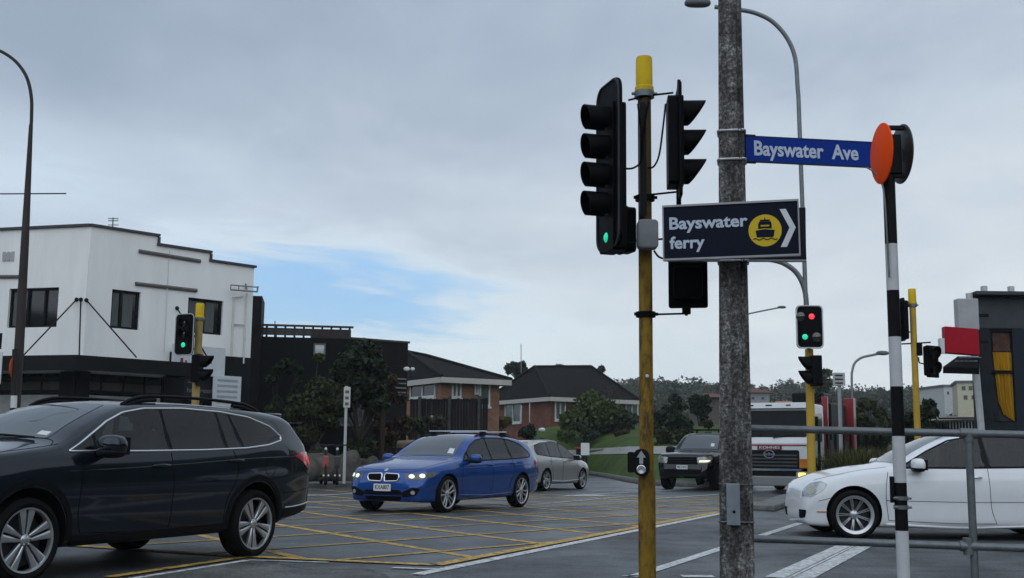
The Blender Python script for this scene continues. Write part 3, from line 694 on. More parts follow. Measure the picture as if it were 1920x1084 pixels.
# traffic island in front of the truck, far footpath with kerb
KERB = mat('kerb concrete', (.17,.17,.165), .7, var=.3, vs=3, col2=(.05,.05,.05))
isl = [G(1410,957), G(1452,960), G(1490,946), G(1512,932), G(1495,928), G(1452,940)]
tag(MB().prism(isl, 0.0, .12).build('traffic_island', KERB, bevel=.03), kind='structure')
kb = [(-60,41.5),(-40,37.2),(-20,32.6),(-13,31.6),(-9.0,32.3),(-6.1,34.2),(-4.6,36.4),(-3.2,39.5),(-2.0,44),(-0.6,52),(1.0,66)]
kbs = [tuple(p) for p in spline(kb, 4)]
sheet('footpath', kbs + [(1,95),(-60,95)], .125, CONC, thick=.2)
km = MB()
for i in range(len(kbs)-1):
    p, q = Vector(kbs[i]), Vector(kbs[i+1]); t = (q-p).normalized(); n = Vector((t.y, -t.x)); 
    km.add([(p.x,p.y,-.02),(q.x,q.y,-.02),(q.x,q.y,.145),(p.x,p.y,.145),((p+n*.14).x,(p+n*.14).y,-.02),((q+n*.14).x,(q+n*.14).y,-.02),((q+n*.12).x,(q+n*.12).y,.13),((p+n*.12).x,(p+n*.12).y,.13),((p-n*.06).x,(p-n*.06).y,.145),((q-n*.06).x,(q-n*.06).y,.145)], [(4,5,6,7),(7,6,9,8)])
tag(km.build('kerb', mat('dark kerb', (.07,.072,.07), .6, var=.4, vs=3)), kind='structure')
# channel: smooth wet concrete along the kerb
# lawn that climbs from the road to the houses
rowA = [gr(x, y, .1) for x, y in ((1030,889),(1062,887),(1097,885.5),(1140,892),(1177,899),(1210,904),(1280,907),(1345,909),(1400,909))]
rowB = [at(x, y, d) for x, y, d in ((985,806,73),(1040,800,74),(1090,802,75),(1140,800,76),(1177,798,76),(1225,798,75),(1290,796,74),(1345,796,73),(1430,800,72))]
def lawn_pt(i, t):
    a = rowA[i].lerp(rowB[i], t); return a + Vector((0, 0, .35*math.sin(PI*t)*(1 if 1 < i < 8 else .5)))
lw = MB(); nT = 12
for j in range(nT+1):
    for i in range(len(rowA)): lw.v.append(tuple(lawn_pt(i, j/nT)))
nI = len(rowA)
for j in range(nT):
    for i in range(nI-1): lw.f.append([j*nI+i, j*nI+i+1, (j+1)*nI+i+1, (j+1)*nI+i]); lw.mi.append(0)
LAWN = mat('lawn grass', (.050,.080,.018), .9, var=.45, vs=.8, bump=.6, bs=18, col2=(.06,.075,.02))
tag(lw.build('lawn', LAWN, smooth=60), kind='structure')
kp = MB(); kp.tube([p + Vector((0,0,-.02)) for p in rowA], .13, 6); tag(kp.build('kerb', KERB, smooth=60), kind='structure')
pm = MB()
for i in range(1, nI-1):
    pm.v += [tuple(lawn_pt(i, .26) + Vector((0,0,.03))), tuple(lawn_pt(i, .36) + Vector((0,0,.03)))]
for i in range(nI-3): pm.f.append([2*i, 2*i+2, 2*i+3, 2*i+1]); pm.mi.append(0)
tag(pm.build('path', mat('pale path', (.27,.27,.26), .7, var=.2, vs=1)), kind='structure')
def SQ(z0, k, pts): return [(x, z if z < z0 else z0 + (z-z0)*k) for x, z in pts]
def paint(name, col, metal=0.35, rough=0.3):
    m = mat(name, col, rough, metal, 0.9, var=0.06, vs=1.5, rvar=0.05); m.node_tree.nodes['Principled BSDF'].inputs['Specular IOR Level'].default_value = .05; return m

# ---- dark grey station wagon, near left
def dark_wagon():
    rt = car_root('station_wagon', -3.94, 10.78, -153, 'dark blue-grey station wagon with chrome window trim and black roof rails')
    P = paint('dark blue grey paint', (0.006, 0.0105, 0.018), 0.25, 0.25)
    sp = dict(R=0.33, hubs=(1.372, -1.372), gap=0.058, archup=0.02, tumble=0.40,
        top=SQ(1.1,.78,[(2.36,.56),(2.34,.76),(2.27,.90),(2.1,.965),(1.8,1.01),(1.45,1.06),(1.2,1.10),(1.08,1.13),(.75,1.33),(.42,1.50),(.18,1.575),(-.1,1.605),(-.6,1.62),(-1.1,1.61),(-1.6,1.575),(-1.95,1.535),(-2.06,1.50),(-2.12,1.42),(-2.30,1.12),(-2.40,1.02),(-2.455,.86),(-2.465,.6),(-2.45,.46)]),
        belt=[(2.36,.5),(2.0,.86),(1.3,.98),(.9,1.00),(0,1.015),(-1,1.05),(-1.7,1.10),(-2.2,1.10),(-2.46,.8)],
        bottom=[(2.36,.42),(2.25,.27),(1.9,.24),(1.37,.24),(0,.245),(-1.4,.26),(-2.0,.34),(-2.35,.40),(-2.465,.44)],
        width=[(2.36,.50),(2.30,.68),(2.18,.79),(1.95,.87),(1.5,.912),(1.0,.915),(0,.918),(-1.2,.92),(-1.8,.90),(-2.15,.85),(-2.35,.79),(-2.43,.72),(-2.465,.62)],
        crown=[(2.36,.03),(1.5,.05),(1.1,.06),(.6,.06),(0,.035),(-1.9,.035),(-2.2,.05),(-2.47,.02)])
    B = Body(sp, P, rt)
    dlo = SQ(1.02,.79,[(1.00,1.02),(.88,1.09),(.52,1.345),(.30,1.455),(.05,1.51),(-.45,1.535),(-.95,1.52),(-1.35,1.47),(-1.66,1.36),(-1.80,1.235),(-1.78,1.185),(-1.55,1.125),(-1.2,1.08),(-.6,1.05),(.2,1.03)])
    lite = mat('side glass pale', (0.075, 0.088, 0.085), 0.07, ior=1.7, var=0.45, vs=2.2, rvar=0)
    for sy in (1, -1):
        glaze(B, dlo, [(.70,.70),(-.17,-.15),(-.93,-.88),(-1.20,-1.02)], sy, CHROME, 0.011, {0: CLEAR, 1: CLEAR}, gap=0.016)
        mirror_part(B, P, .68, 1.07, .99, sy, 1.1)
        for x, z in ((-.02,.90),(-1.03,.945)): handle_part(B, P, x, z, sy, 0.21)
        seam(B, [([(.86,1.0),(.88,.8),(.88,.5),(.84,.36)],), ([(-.16,1.02),(-.18,.8),(-.19,.5),(-.17,.34)],), ([(-.99,1.06),(-1.06,.9),(-1.02,.74),(-.93,.58),(-.90,.38)],), ([(.84,.36),(.3,.34),(-.3,.34),(-.9,.36)],),
                 ([(-1.82,.62),(-2.1,.63),(-2.35,.66)],), ([(2.1,.60),(1.82,.62)],)], sy)
        # swage along the doors and the sill cladding
        seam(B, [([(1.0,.86),(.3,.885),(-.5,.925),(-1.2,.965),(-2.0,.99)],)], sy, 0.006, 'swage_line', P)
        B.patch('sill_cladding', [(.93,.26),(.93,.33),(0,.345),(-.9,.36),(-.9,.28)], BLK, sy=sy, off=0.012, depth=0.03)
        arch_trim(B, sy, 1.372, .398, .445, BLK, .36); arch_trim(B, sy, -1.372, .398, .445, BLK, .36)
        # tail lamp wrapping the corner
        B.patch('tail_light', [(-2.00,.985),(-2.10,1.035),(-2.30,1.04),(-2.41,1.00),(-2.435,.88),(-2.36,.83),(-2.24,.88),(-2.12,.95)], REDLENS, sy=sy, off=0.012, depth=0.04)
        B.patch('tail_lamp_unit', [(-2.20,.955),(-2.24,1.0),(-2.36,1.0),(-2.39,.93),(-2.32,.90)], mat('lit red lamp', (.6,.02,.02), .25, coat=1, emit=(1.0,.03,.03,.45)), sy=sy, off=0.018, depth=0.02)
        B.patch('head_light', [(-.28*sy,.72),(.05*sy,.74),(.09*sy,.84),(.07*sy,.88),(-.2*sy,.85)], LENS, phi=38*sy, off=0.006, mode='phi')
        # raised roof rail: a bar on two feet
        rail = []
        for x in np.linspace(.18, -1.72, 24):
            h, n = B.top(x, sy*.585); lift = 0.062*min(1, (.18-x)/.28, (x+1.72)/.25)**0.6 if -1.72 < x < .18 else 0
            rail.append(h + Vector((0, 0, lift)))
        MB().tube(rail, [0.016]*24, 10).tube([p - Vector((0, 0, .035)) for p in rail[:6]], .022, 8).tube([p - Vector((0, 0, .035)) for p in rail[-6:]], .022, 8).build('roof_rail', BLK, rt, smooth=60)
        MB().tube(B.line([(-1.86,.47),(-2.05,.475),(-2.25,.49),(-2.36,.50)], 5, sy=sy, off=.004), .008, 6).build('bumper_trim', SATIN, rt, smooth=60)
        B.patch('rear_bumper_cladding', [(-1.83,.37),(-1.85,.46),(-2.2,.475),(-2.38,.49),(-2.38,.44),(-2.1,.38)], BLK, sy=sy, off=.006)
    B.patch('windscreen', [(1.00,-.60),(1.02,0),(1.00,.60),(.46,.515),(.26,.46),(.22,0),(.26,-.46),(.46,-.515)], SCREEN, mode='top', off=.005)
    B.patch('rear_window', [(-.52,1.14),(.52,1.14),(.43,1.36),(-.43,1.36)], GLASS, mode='rear', off=.004)
    MB().prism([(-1.92,-.56),(-2.20,-.52),(-2.24,0),(-2.20,.52),(-1.92,.56)], 1.405, 1.445).build('tail_spoiler', P, rt, smooth=30, bevel=.015)
    B.patch('grille', [(-.38,.60),(.38,.60),(.42,.76),(-.42,.76)], BLK, mode='front', off=.004)
    seam(B, [([(1.12,-.8),(1.0,-.62),(1.06,0),(1.0,.62),(1.12,.8)], 'top'), ([(2.1,-.66),(1.5,-.76),(1.05,-.80)], 'top'), ([(2.1,.66),(1.5,.76),(1.05,.80)], 'top')])
    # wipers and screen label
    wp = [B.top(x, y)[0] + Vector((0, 0, .02)) for x, y in ((1.04,.5),(1.03,.1),(1.05,-.3))]; MB().tube(wp, .009, 6).build('wiper', BLK, rt)
    B.patch('windscreen_label', [(.96,.44),(.96,.56),(.90,.55),(.90,.43)], PLATEW, mode='top', off=.010, smooth=False)
    fuel = [( -1.55+.085*math.cos(a), .88+.085*math.sin(a)) for a in np.linspace(0, 2*PI, 14)]
    seam(B, [(fuel,)], 1, .0025, 'fuel_flap')
    B.wheels(dict(n=5, pair=[(-.016,-.045), (.016,.045)], w=(.020,.066), hub=.7, lip=.006, face=.86, rot=.30, mat=mat('machined alloy', (.50,.51,.53), .3, .8, var=.08)), .79, .225, .240)
dark_wagon()

# ---- blue wagon in the middle of the junction
def blue_wagon():
    rt = car_root('estate_car', -1.20, 22.45, -151.5, 'blue estate car with lit headlights and silver roof bars crossing the yellow box')
    P = paint('estoril blue paint', (0.010, 0.060, 0.26), 0.30, 0.26)
    sp = dict(R=0.325, hubs=(1.405, -1.405), gap=0.042, tumble=0.42,
        top=[(2.19,.52),(2.185,.62),(2.15,.70),(2.05,.765),(1.8,.835),(1.4,.905),(1.05,.96),(.86,.995),(.5,1.20),(.2,1.335),(-.05,1.395),(-.4,1.425),(-.9,1.43),(-1.4,1.395),(-1.8,1.335),(-1.98,1.29),(-2.04,1.24),(-2.28,.99),(-2.38,.90),(-2.43,.78),(-2.45,.55),(-2.44,.40)],
        belt=[(2.19,.45),(1.9,.72),(1.3,.84),(.8,.88),(0,.905),(-1,.935),(-1.7,.965),(-2.2,.95),(-2.45,.7)],
        bottom=[(2.19,.30),(2.12,.20),(1.8,.18),(1.4,.19),(0,.20),(-1.4,.21),(-2.0,.26),(-2.35,.32),(-2.45,.36)],
        width=[(2.19,.56),(2.15,.67),(2.06,.77),(1.9,.835),(1.6,.885),(1.3,.90),(.8,.89),(0,.893),(-1.0,.90),(-1.5,.905),(-1.9,.88),(-2.2,.82),(-2.38,.74),(-2.45,.62)],
        crown=[(2.19,.03),(1.5,.05),(.9,.055),(.5,.06),(0,.035),(-1.9,.035),(-2.2,.05),(-2.47,.02)])
    B = Body(sp, P, rt)
    dlo = [(.84,.915),(.66,1.03),(.36,1.205),(.12,1.30),(-.2,1.345),(-.7,1.355),(-1.15,1.325),(-1.5,1.245),(-1.78,1.10),(-1.83,1.03),(-1.75,.99),(-1.2,.96),(-.4,.935),(.3,.92)]
    for sy in (1, -1):
        glaze(B, dlo, [(.62,.62),(-.22,-.18),(-1.03,-.93)], sy, BLK, .012, {0: MIDG, 1: MIDG})
        mirror_part(B, P, .62, .955, .945, sy, .95)
        for x, z in ((-.10,.835),(-1.0,.865)): handle_part(B, P, x, z, sy)
        seam(B, [([(.86,.88),(.93,.7),(.92,.45),(.86,.30)],), ([(-.19,.92),(-.2,.7),(-.2,.45),(-.18,.28)],), ([(-.98,.95),(-1.06,.80),(-1.02,.64),(-.90,.48),(-.86,.30)],), ([(.86,.30),(.3,.28),(-.86,.30)],), ([(1.78,.62),(2.0,.56)],), ([(-1.78,.60),(-2.3,.62)],)], sy, .003)
        seam(B, [([(1.1,.77),(.4,.79),(-.5,.815),(-1.3,.84),(-2.2,.86)],)], sy, .007, 'swage_line', P)
        seam(B, [([(.95,.30),(0,.275),(-.95,.30)],)], sy, .012, 'side_skirt', P)
        # head lamp: dark bezel, clear lens, two lit rings
        hl = B.patch('headlight', [(-.22*sy,.585),(.02*sy,.575),(.27*sy,.625),(.36*sy,.70),(.22*sy,.715),(-.05*sy,.695),(-.24*sy,.685)], mat('lamp dark', (.05,.055,.06), .15, .3, 1, var=.5, vs=18), phi=38*sy, org=(2.07, .66*sy), off=.006, mode='phi')
        for u, z, r in ((-.11,.637,.040), (.07,.648,.042)):
            B.patch('lamp_unit', [(u*sy + r*1.25*math.cos(a), z + r*math.sin(a)*.85) for a in np.linspace(0, 2*PI, 15)[:-1]], mat('lit lamp', (.8,.85,.8), .3, emit=(.80,1.0,.90,.75)), phi=38*sy, org=(2.07, .66*sy), off=.012, mode='phi', smooth=False, cell=.03, parent=hl)
        # kidney grille: chrome frame round black slats
        k = [(.035*sy,.545),(.30*sy,.555),(.335*sy,.615),(.315*sy,.675),(.04*sy,.685),(.025*sy,.62)]
        g = B.patch('kidney_grille', k, SEAM, mode='front', off=.006)
        lk = B.line(list(_loop(k)) + [_loop(k)[0]], 1, 'front', off=.008); MB().tube(lk, .014, 8, caps=False).build('grille_frame', CHROME, g, smooth=60)
        sl = MB()
        for q in np.linspace(.06, .29, 8): sl.tube(B.line([(q*sy,.56),(q*sy,.67)], 3, 'front', off=.01), .004, 5)
        sl.build('grille_slat', BLK, g)
        # bumper intakes and fog lamp
        B.patch('bumper_intake', [(.42*sy,.28),(.66*sy,.30),(.74*sy,.43),(.62*sy,.45),(.40*sy,.36)], SEAM, mode='front', off=.004)
        B.patch('fog_light', [(.62*sy + .035*math.cos(a), .36 + .035*math.sin(a)) for a in np.linspace(0, 2*PI, 13)[:-1]], LENS, mode='front', off=.012, smooth=False, cell=.03)
        B.patch('tail_light', [(-2.0,.80),(-2.02,.90),(-2.25,.93),(-2.36,.88),(-2.33,.80)], REDLENS, sy=sy, off=.008, depth=.03)
        B.patch('rear_reflector', [(-2.18,.46),(-2.18,.52),(-2.34,.53),(-2.34,.47)], mat('reflector', (.6,.5,.25), .2, .5), sy=sy, off=.008)
    B.patch('lower_intake', [(-.36,.22),(.36,.22),(.42,.34),(.36,.40),(-.36,.40),(-.42,.34)], SEAM, mode='front', off=.003)
    B.patch('windscreen', [(.79,-.60),(.81,0),(.79,.60),(.30,.50),(.08,.44),(.04,0),(.08,-.44),(.30,-.50)], SCREEN, mode='top', off=.005)
    B.patch('rear_window', [(-.5,1.0),(.5,1.0),(.42,1.2),(-.42,1.2)], GLASS, mode='rear', off=.004)
    B.patch('windscreen_label', [(.72,.42),(.72,.54),(.58,.50),(.58,.39)], PLATEW, mode='top', off=.01, smooth=False)
    seam(B, [([(2.02,-.5),(1.9,-.66),(1.3,-.74),(.9,-.76)], 'top'), ([(2.02,.5),(1.9,.66),(1.3,.74),(.9,.76)], 'top'), ([(.9,-.76),(.84,0),(.9,.76)], 'top'), ([(2.02,-.5),(2.10,0),(2.02,.5)], 'top')], r=.003)
    h, n = B.top(2.09, 0); MB().lathe([(0,.006),(.034,.005),(.04,0),(.04,-.01)], Matrix.Translation(h) @ Matrix.Rotation(R(35), 4, 'Y'), 20).build('bonnet_badge', mat('badge', (.35,.45,.6), .2, .3, 1), rt, smooth=40)
    h, n = B.hit(0, 0, .44); plate(rt, h.x + .02, 0, .44, 'KXA807')
    for x in (-.35, -1.15):                  # load bars across the rails
        L_, R_ = B.top(x, .56)[0], B.top(x, -.56)[0]; c = (L_ + R_)/2
        bar = MB().box((x, 0, L_.z + .085), (.075, 1.30, .022)).build('roof_bar', mat('bar silver', (.55,.57,.58), .4, .5), rt, bevel=.008)
        for q in (L_, R_): MB().box((x, q.y, q.z + .04), (.11, .10, .075)).build('bar_foot', BLK, bar, bevel=.012)
    for sy in (1, -1):
        MB().tube([B.top(x, sy*.56)[0] + Vector((0, 0, .018)) for x in np.linspace(-.05, -1.75, 14)], .014, 8).build('roof_rail', BLK, rt, smooth=60)
    B.wheels(dict(n=5, pair=[(-.022,-.050), (.022,.050)], w=(.030,.034), lip=.010, face=.86, rot=.15), .775, .225, .243)
blue_wagon()

# ---- silver wagon driving away behind the blue one
def grey_wagon():
    rt = car_root('hatchback_wagon', .90, 35.5, 27, 'silver-grey wagon driving away behind the blue estate car', z=0.0)
    P = paint('silver grey paint', (0.42, 0.42, 0.41), 0.45, 0.3)
    sp = dict(R=0.315, hubs=(1.32, -1.32), gap=0.04, tumble=0.40,
        top=[(2.16,.55),(2.12,.68),(2.0,.78),(1.6,.88),(1.1,.965),(.95,1.0),(.5,1.23),(.15,1.40),(-.2,1.46),(-.7,1.48),(-1.3,1.46),(-1.9,1.40),(-2.06,1.37),(-2.12,1.28),(-2.28,1.0),(-2.36,.9),(-2.39,.6),(-2.38,.42)],
        belt=[(2.16,.48),(1.9,.74),(1.2,.86),(.8,.90),(0,.92),(-1,.95),(-2.0,1.0),(-2.39,.8)],
        bottom=[(2.16,.32),(2.1,.2),(1.3,.18),(-1.3,.2),(-2.1,.26),(-2.39,.36)],
        width=[(2.16,.5),(2.08,.7),(1.9,.82),(1.5,.88),(1.0,.893),(-1.2,.895),(-1.8,.87),(-2.2,.82),(-2.36,.74),(-2.39,.64)],
        crown=[(2.16,.03),(1.0,.05),(.5,.06),(-1.9,.035),(-2.4,.02)])
    B = Body(sp, P, rt)
    dlo = [(.80,.95),(.45,1.18),(.15,1.33),(-.2,1.39),(-.8,1.405),(-1.4,1.385),(-1.85,1.31),(-1.90,1.16),(-1.86,1.05),(-1.2,1.0),(0,.955)]
    for sy in (1, -1):
        glaze(B, dlo, [(-.22,-.2),(-1.05,-1.02)], sy, None)
        mirror_part(B, P, .66, .97, .95, sy, .95)
        for x, z in ((-.1,.85),(-1.0,.87)): handle_part(B, P, x, z, sy)
        seam(B, [([(.88,.9),(.9,.6),(.85,.3)],), ([(-.2,.95),(-.2,.6),(-.18,.28)],), ([(-1.0,.98),(-1.06,.8),(-.9,.5),(-.86,.3)],)], sy, .004)
        seam(B, [([(1.0,.30),(0,.26),(-.95,.28)],)], sy, .02, 'side_skirt', mat('sill silver', (.45,.45,.45), .35, .5))
        B.patch('tail_light', [(-2.0,.80),(-2.04,.97),(-2.3,1.0),(-2.34,.84)], REDLENS, sy=sy, off=.008, depth=.03)
        B.patch('headlight', [(1.6,.66),(1.66,.74),(2.0,.70),(2.04,.6)], LENS, sy=sy, off=.006)
        MB().tube([B.top(x, sy*.56)[0] + Vector((0, 0, .03)) for x in np.linspace(0, -1.85, 12)], .016, 8).build('roof_rail', SATIN, rt, smooth=60)
    B.patch('windscreen', [(.86,-.60),(.86,.60),(.24,.47),(.20,0),(.24,-.47)], SCREEN, mode='top', off=.005)
    B.patch('rear_window', [(-.55,1.02),(.55,1.02),(.46,1.30),(-.46,1.30)], GLASS, mode='rear', off=.005)
    MB().prism([(-1.96,-.58),(-2.24,-.54),(-2.28,0),(-2.24,.54),(-1.96,.58)], 1.385, 1.425).build('tail_spoiler', P, rt, bevel=.015)
    B.wheels(dict(n=5, pair=[-.035, .035], w=(.05,.06), lip=.014, face=.84), .765, .215, .235)
grey_wagon()

# ---- white lowered saloon, right
def white_saloon():
    rt = car_root('saloon_car', 5.86, 15.8, -88, 'white lowered saloon car with silver multi-spoke wheels waiting behind the pipe railing')
    P = paint('white car paint', (0.76, 0.78, 0.80), 0.0, 0.3)
    FS = lambda pts: [(1.40+(x-1.40)*.74 if x > 1.4 else x, z) for x, z in pts]
    sp = dict(R=0.315, hubs=(1.40, -1.40), gap=0.035, archup=0.02, tumble=0.44,
        top=[(2.22,.46),(2.20,.58),(2.12,.69),(1.95,.775),(1.6,.865),(1.25,.925),(1.0,.955),(.86,.975),(.5,1.17),(.1,1.345),(-.1,1.395),(-.4,1.42),(-.8,1.42),(-1.2,1.37),(-1.6,1.22),(-1.95,1.06),(-2.3,1.02),(-2.5,.98),(-2.58,.8),(-2.6,.5)],
        belt=[(2.22,.42),(1.9,.72),(1.3,.84),(.8,.885),(0,.905),(-1,.93),(-1.9,.97),(-2.6,.7)],
        bottom=[(2.22,.27),(2.15,.17),(1.8,.15),(0,.15),(-1.8,.17),(-2.6,.3)],
        width=[(2.22,.52),(2.17,.66),(2.06,.77),(1.85,.85),(1.5,.895),(1.0,.90),(-1.5,.90),(-2.2,.84),(-2.6,.6)],
        crown=[(2.22,.03),(1.5,.06),(.9,.055),(.4,.06),(-.4,.035),(-1.5,.05),(-2.6,.03)])
    for k_ in ('top','belt','bottom','width','crown'): sp[k_] = FS(sp[k_])
    B = Body(sp, P, rt)
    dlo = [(.80,.915),(.42,1.13),(.12,1.27),(-.2,1.33),(-.7,1.335),(-1.1,1.28),(-1.45,1.13),(-1.55,1.0),(-1.5,.955),(0,.92)]
    for sy in (1, -1):
        glaze(B, dlo, [(-.33,-.28),(-1.12,-1.05)], sy, None, mats={0: MIDG, 1: PRIV}, gap=.03)
        mirror_part(B, P, .60, .955, .945, sy, 1.0)
        handle_part(B, CHROME, -.14, .80, sy, .17); handle_part(B, CHROME, -.98, .82, sy, .17)
        seam(B, [([(.96,.86),(1.0,.6),(.97,.25)],), ([(-.31,.92),(-.32,.7),(-.34,.4),(-.40,.22)],), ([(1.70,.52),(1.84,.48)],), ([(.97,.25),(.2,.22),(-.40,.22)],), ([(1.0,.50),(.2,.49),(-.3,.49),(-1.0,.50)],)], sy, .0035)
        seam(B, [([(1.0,.20),(0,.17),(-1.0,.20)],)], sy, .016, 'side_skirt', P)
        hl = B.patch('headlight', [(-.2*sy,.53),(.0,.53),(.15*sy,.60),(.21*sy,.70),(.12*sy,.735),(-.08*sy,.70),(-.2*sy,.62)], LENS, phi=48*sy, org=(1.88, .69*sy), off=.006, mode='phi')
        lu = -.01
        B.patch('lamp_unit', [(lu*sy + .07*math.cos(a), .615 + .055*math.sin(a)) for a in np.linspace(0, 2*PI, 15)[:-1]], mat('lamp warm', (.55,.52,.42), .15, .4, 1), phi=48*sy, org=(1.88, .69*sy), off=.012, mode='phi', smooth=False, cell=.03, parent=hl)
        B.patch('bumper_intake', [(.38*sy,.24),(.62*sy,.26),(.66*sy,.36),(.4*sy,.36)], SEAM, mode='front', off=.004)
        seam(B, [([(1.86,.345),(1.74,.345)],)], sy, .010, 'side_marker', AMBER)
    B.patch('windscreen', [(.80,-.60),(.82,0),(.80,.60),(.24,.47),(.08,.42),(.04,0),(.08,-.42),(.24,-.47)], SCREEN, mode='top', off=.005)
    seam(B, [([(1.84,.55),(1.6,.72),(.95,.76)], 'top'), ([(1.84,-.55),(1.6,-.72),(.95,-.76)], 'top')], r=.003)
    B.wheels(dict(n=9, pair=[-.013,.013], w=(.015,.012), hub=.8, lip=.030, face=.70, dish=2.5), .785, .235, .232)
    return rt
WS = white_saloon()

# ---- dark utility truck
def ute():
    rt = car_root('pickup_truck', 6.55, 38.2, -151, 'black pickup truck with one lit headlight, a roof rack and a white number plate', 'pickup')
    P = paint('black ute paint', (0.004, 0.0045, 0.005), 0.1, 0.28)
    sp = dict(R=0.40, hubs=(1.61, -1.61), gap=0.075, tumble=0.30,
        top=[(2.50,.62),(2.48,1.0),(2.40,1.10),(2.2,1.15),(1.6,1.20),(1.15,1.235),(1.05,1.26),(.75,1.52),(.45,1.74),(.25,1.80),(-.2,1.83),(-.7,1.82),(-.88,1.74),(-1.0,1.30),(-1.06,1.19),(-1.6,1.18),(-2.6,1.18),(-2.68,1.1),(-2.7,.7)],
        belt=[(2.5,.6),(2.3,1.0),(1.2,1.12),(.8,1.15),(-1,1.17),(-2.7,1.0)],
        bottom=[(2.5,.44),(2.35,.36),(1.6,.38),(0,.40),(-2,.5),(-2.7,.55)],
        width=[(2.50,.64),(2.44,.78),(2.3,.87),(2.0,.92),(1.0,.925),(-2.5,.92),(-2.7,.85)],
        crown=[(2.5,.02),(1.6,.045),(.7,.055),(-.2,.035),(-2.7,.03)])
    B = Body(sp, P, rt)
    dlo = [(.80,1.18),(.40,1.52),(.12,1.66),(-.6,1.69),(-.80,1.55),(-.82,1.24)]
    for sy in (1, -1):
        glaze(B, dlo, [(-.22,-.2)], sy, None, seats=((-.1, (-.42, .42), .26),))
        mirror_part(B, BLK, .72, 1.26, 1.03, sy, 1.3)
        handle_part(B, BLK, -.05, 1.02, sy)
        arch_trim(B, sy, 1.61, .46, .56, BLK, .42); arch_trim(B, sy, -1.61, .46, .56, BLK, .42)
        seam(B, [([(.95,1.1),(.98,.8),(.92,.48)],), ([(-.2,1.15),(-.2,.6)],)], sy, .005)
        hl = B.patch('headlight', [(-.24*sy,.83),(.14*sy,.85),(.26*sy,.98),(.2*sy,1.05),(-.24*sy,1.01)], mat('ute lamp', (.25,.26,.24), .15, .3, 1, var=.4, vs=12), phi=32*sy, org=(2.40, .72*sy), off=.008, mode='phi')
        if sy > 0: B.patch('lamp_unit', [(-.18,.86),(.10,.875),(.17,.93),(-.18,.915)], mat('lit warm lamp', (.8,.8,.6), .3, emit=(1.0,.95,.6,.85)), phi=32, org=(2.40, .72), off=.014, mode='phi', parent=hl)
        seam(B, [([(.9,.42),(-.9,.42)],)], sy, .05, 'side_step', BLK)
    B.patch('grille', [(-.52,.80),(.52,.80),(.52,1.02),(-.52,1.02)], SEAM, mode='front', off=.006)
    g = MB()
    for z in (.86,.93): g.tube(B.line([(-.5,z),(0,z),(.5,z)], 5, 'front', off=.012), .02, 6)
    g.build('grille_bar', BLK, rt)
    B.patch('lower_intake', [(-.6,.50),(.6,.50),(.6,.62),(-.6,.62)], SEAM, mode='front', off=.004)
    B.patch('windscreen', [(.98,-.64),(1.0,0),(.98,.64),(.50,.56),(.36,.52),(.33,0),(.36,-.52),(.50,-.56)], SCREEN, mode='top', off=.006)
    B.patch('windscreen_label', [(.90,.38),(.90,.5),(.80,.48),(.80,.37)], PLATEW, mode='top', off=.012, smooth=False)
    h, n = B.hit(0, 0, .72); plate(rt, h.x + .02, 0, .71, 'MLD402')
    rk = MB()
    for x in np.linspace(.2, -.8, 6): rk.box((x, 0, 1.92), (.05, 1.30, .03))
    for y in (.65, -.65): rk.box((-.3, y, 1.92), (1.1, .05, .05)); rk.box((.1, y, 1.87), (.06, .05, .1)); rk.box((-.7, y, 1.87), (.06, .05, .1))
    rk.build('roof_rack', BLK, rt, bevel=.008)
    B.wheels(dict(n=6, pair=[0.0], w=(.07,.06), lip=.014, mat=DARKALLOY), .80, .27, .225)
ute()

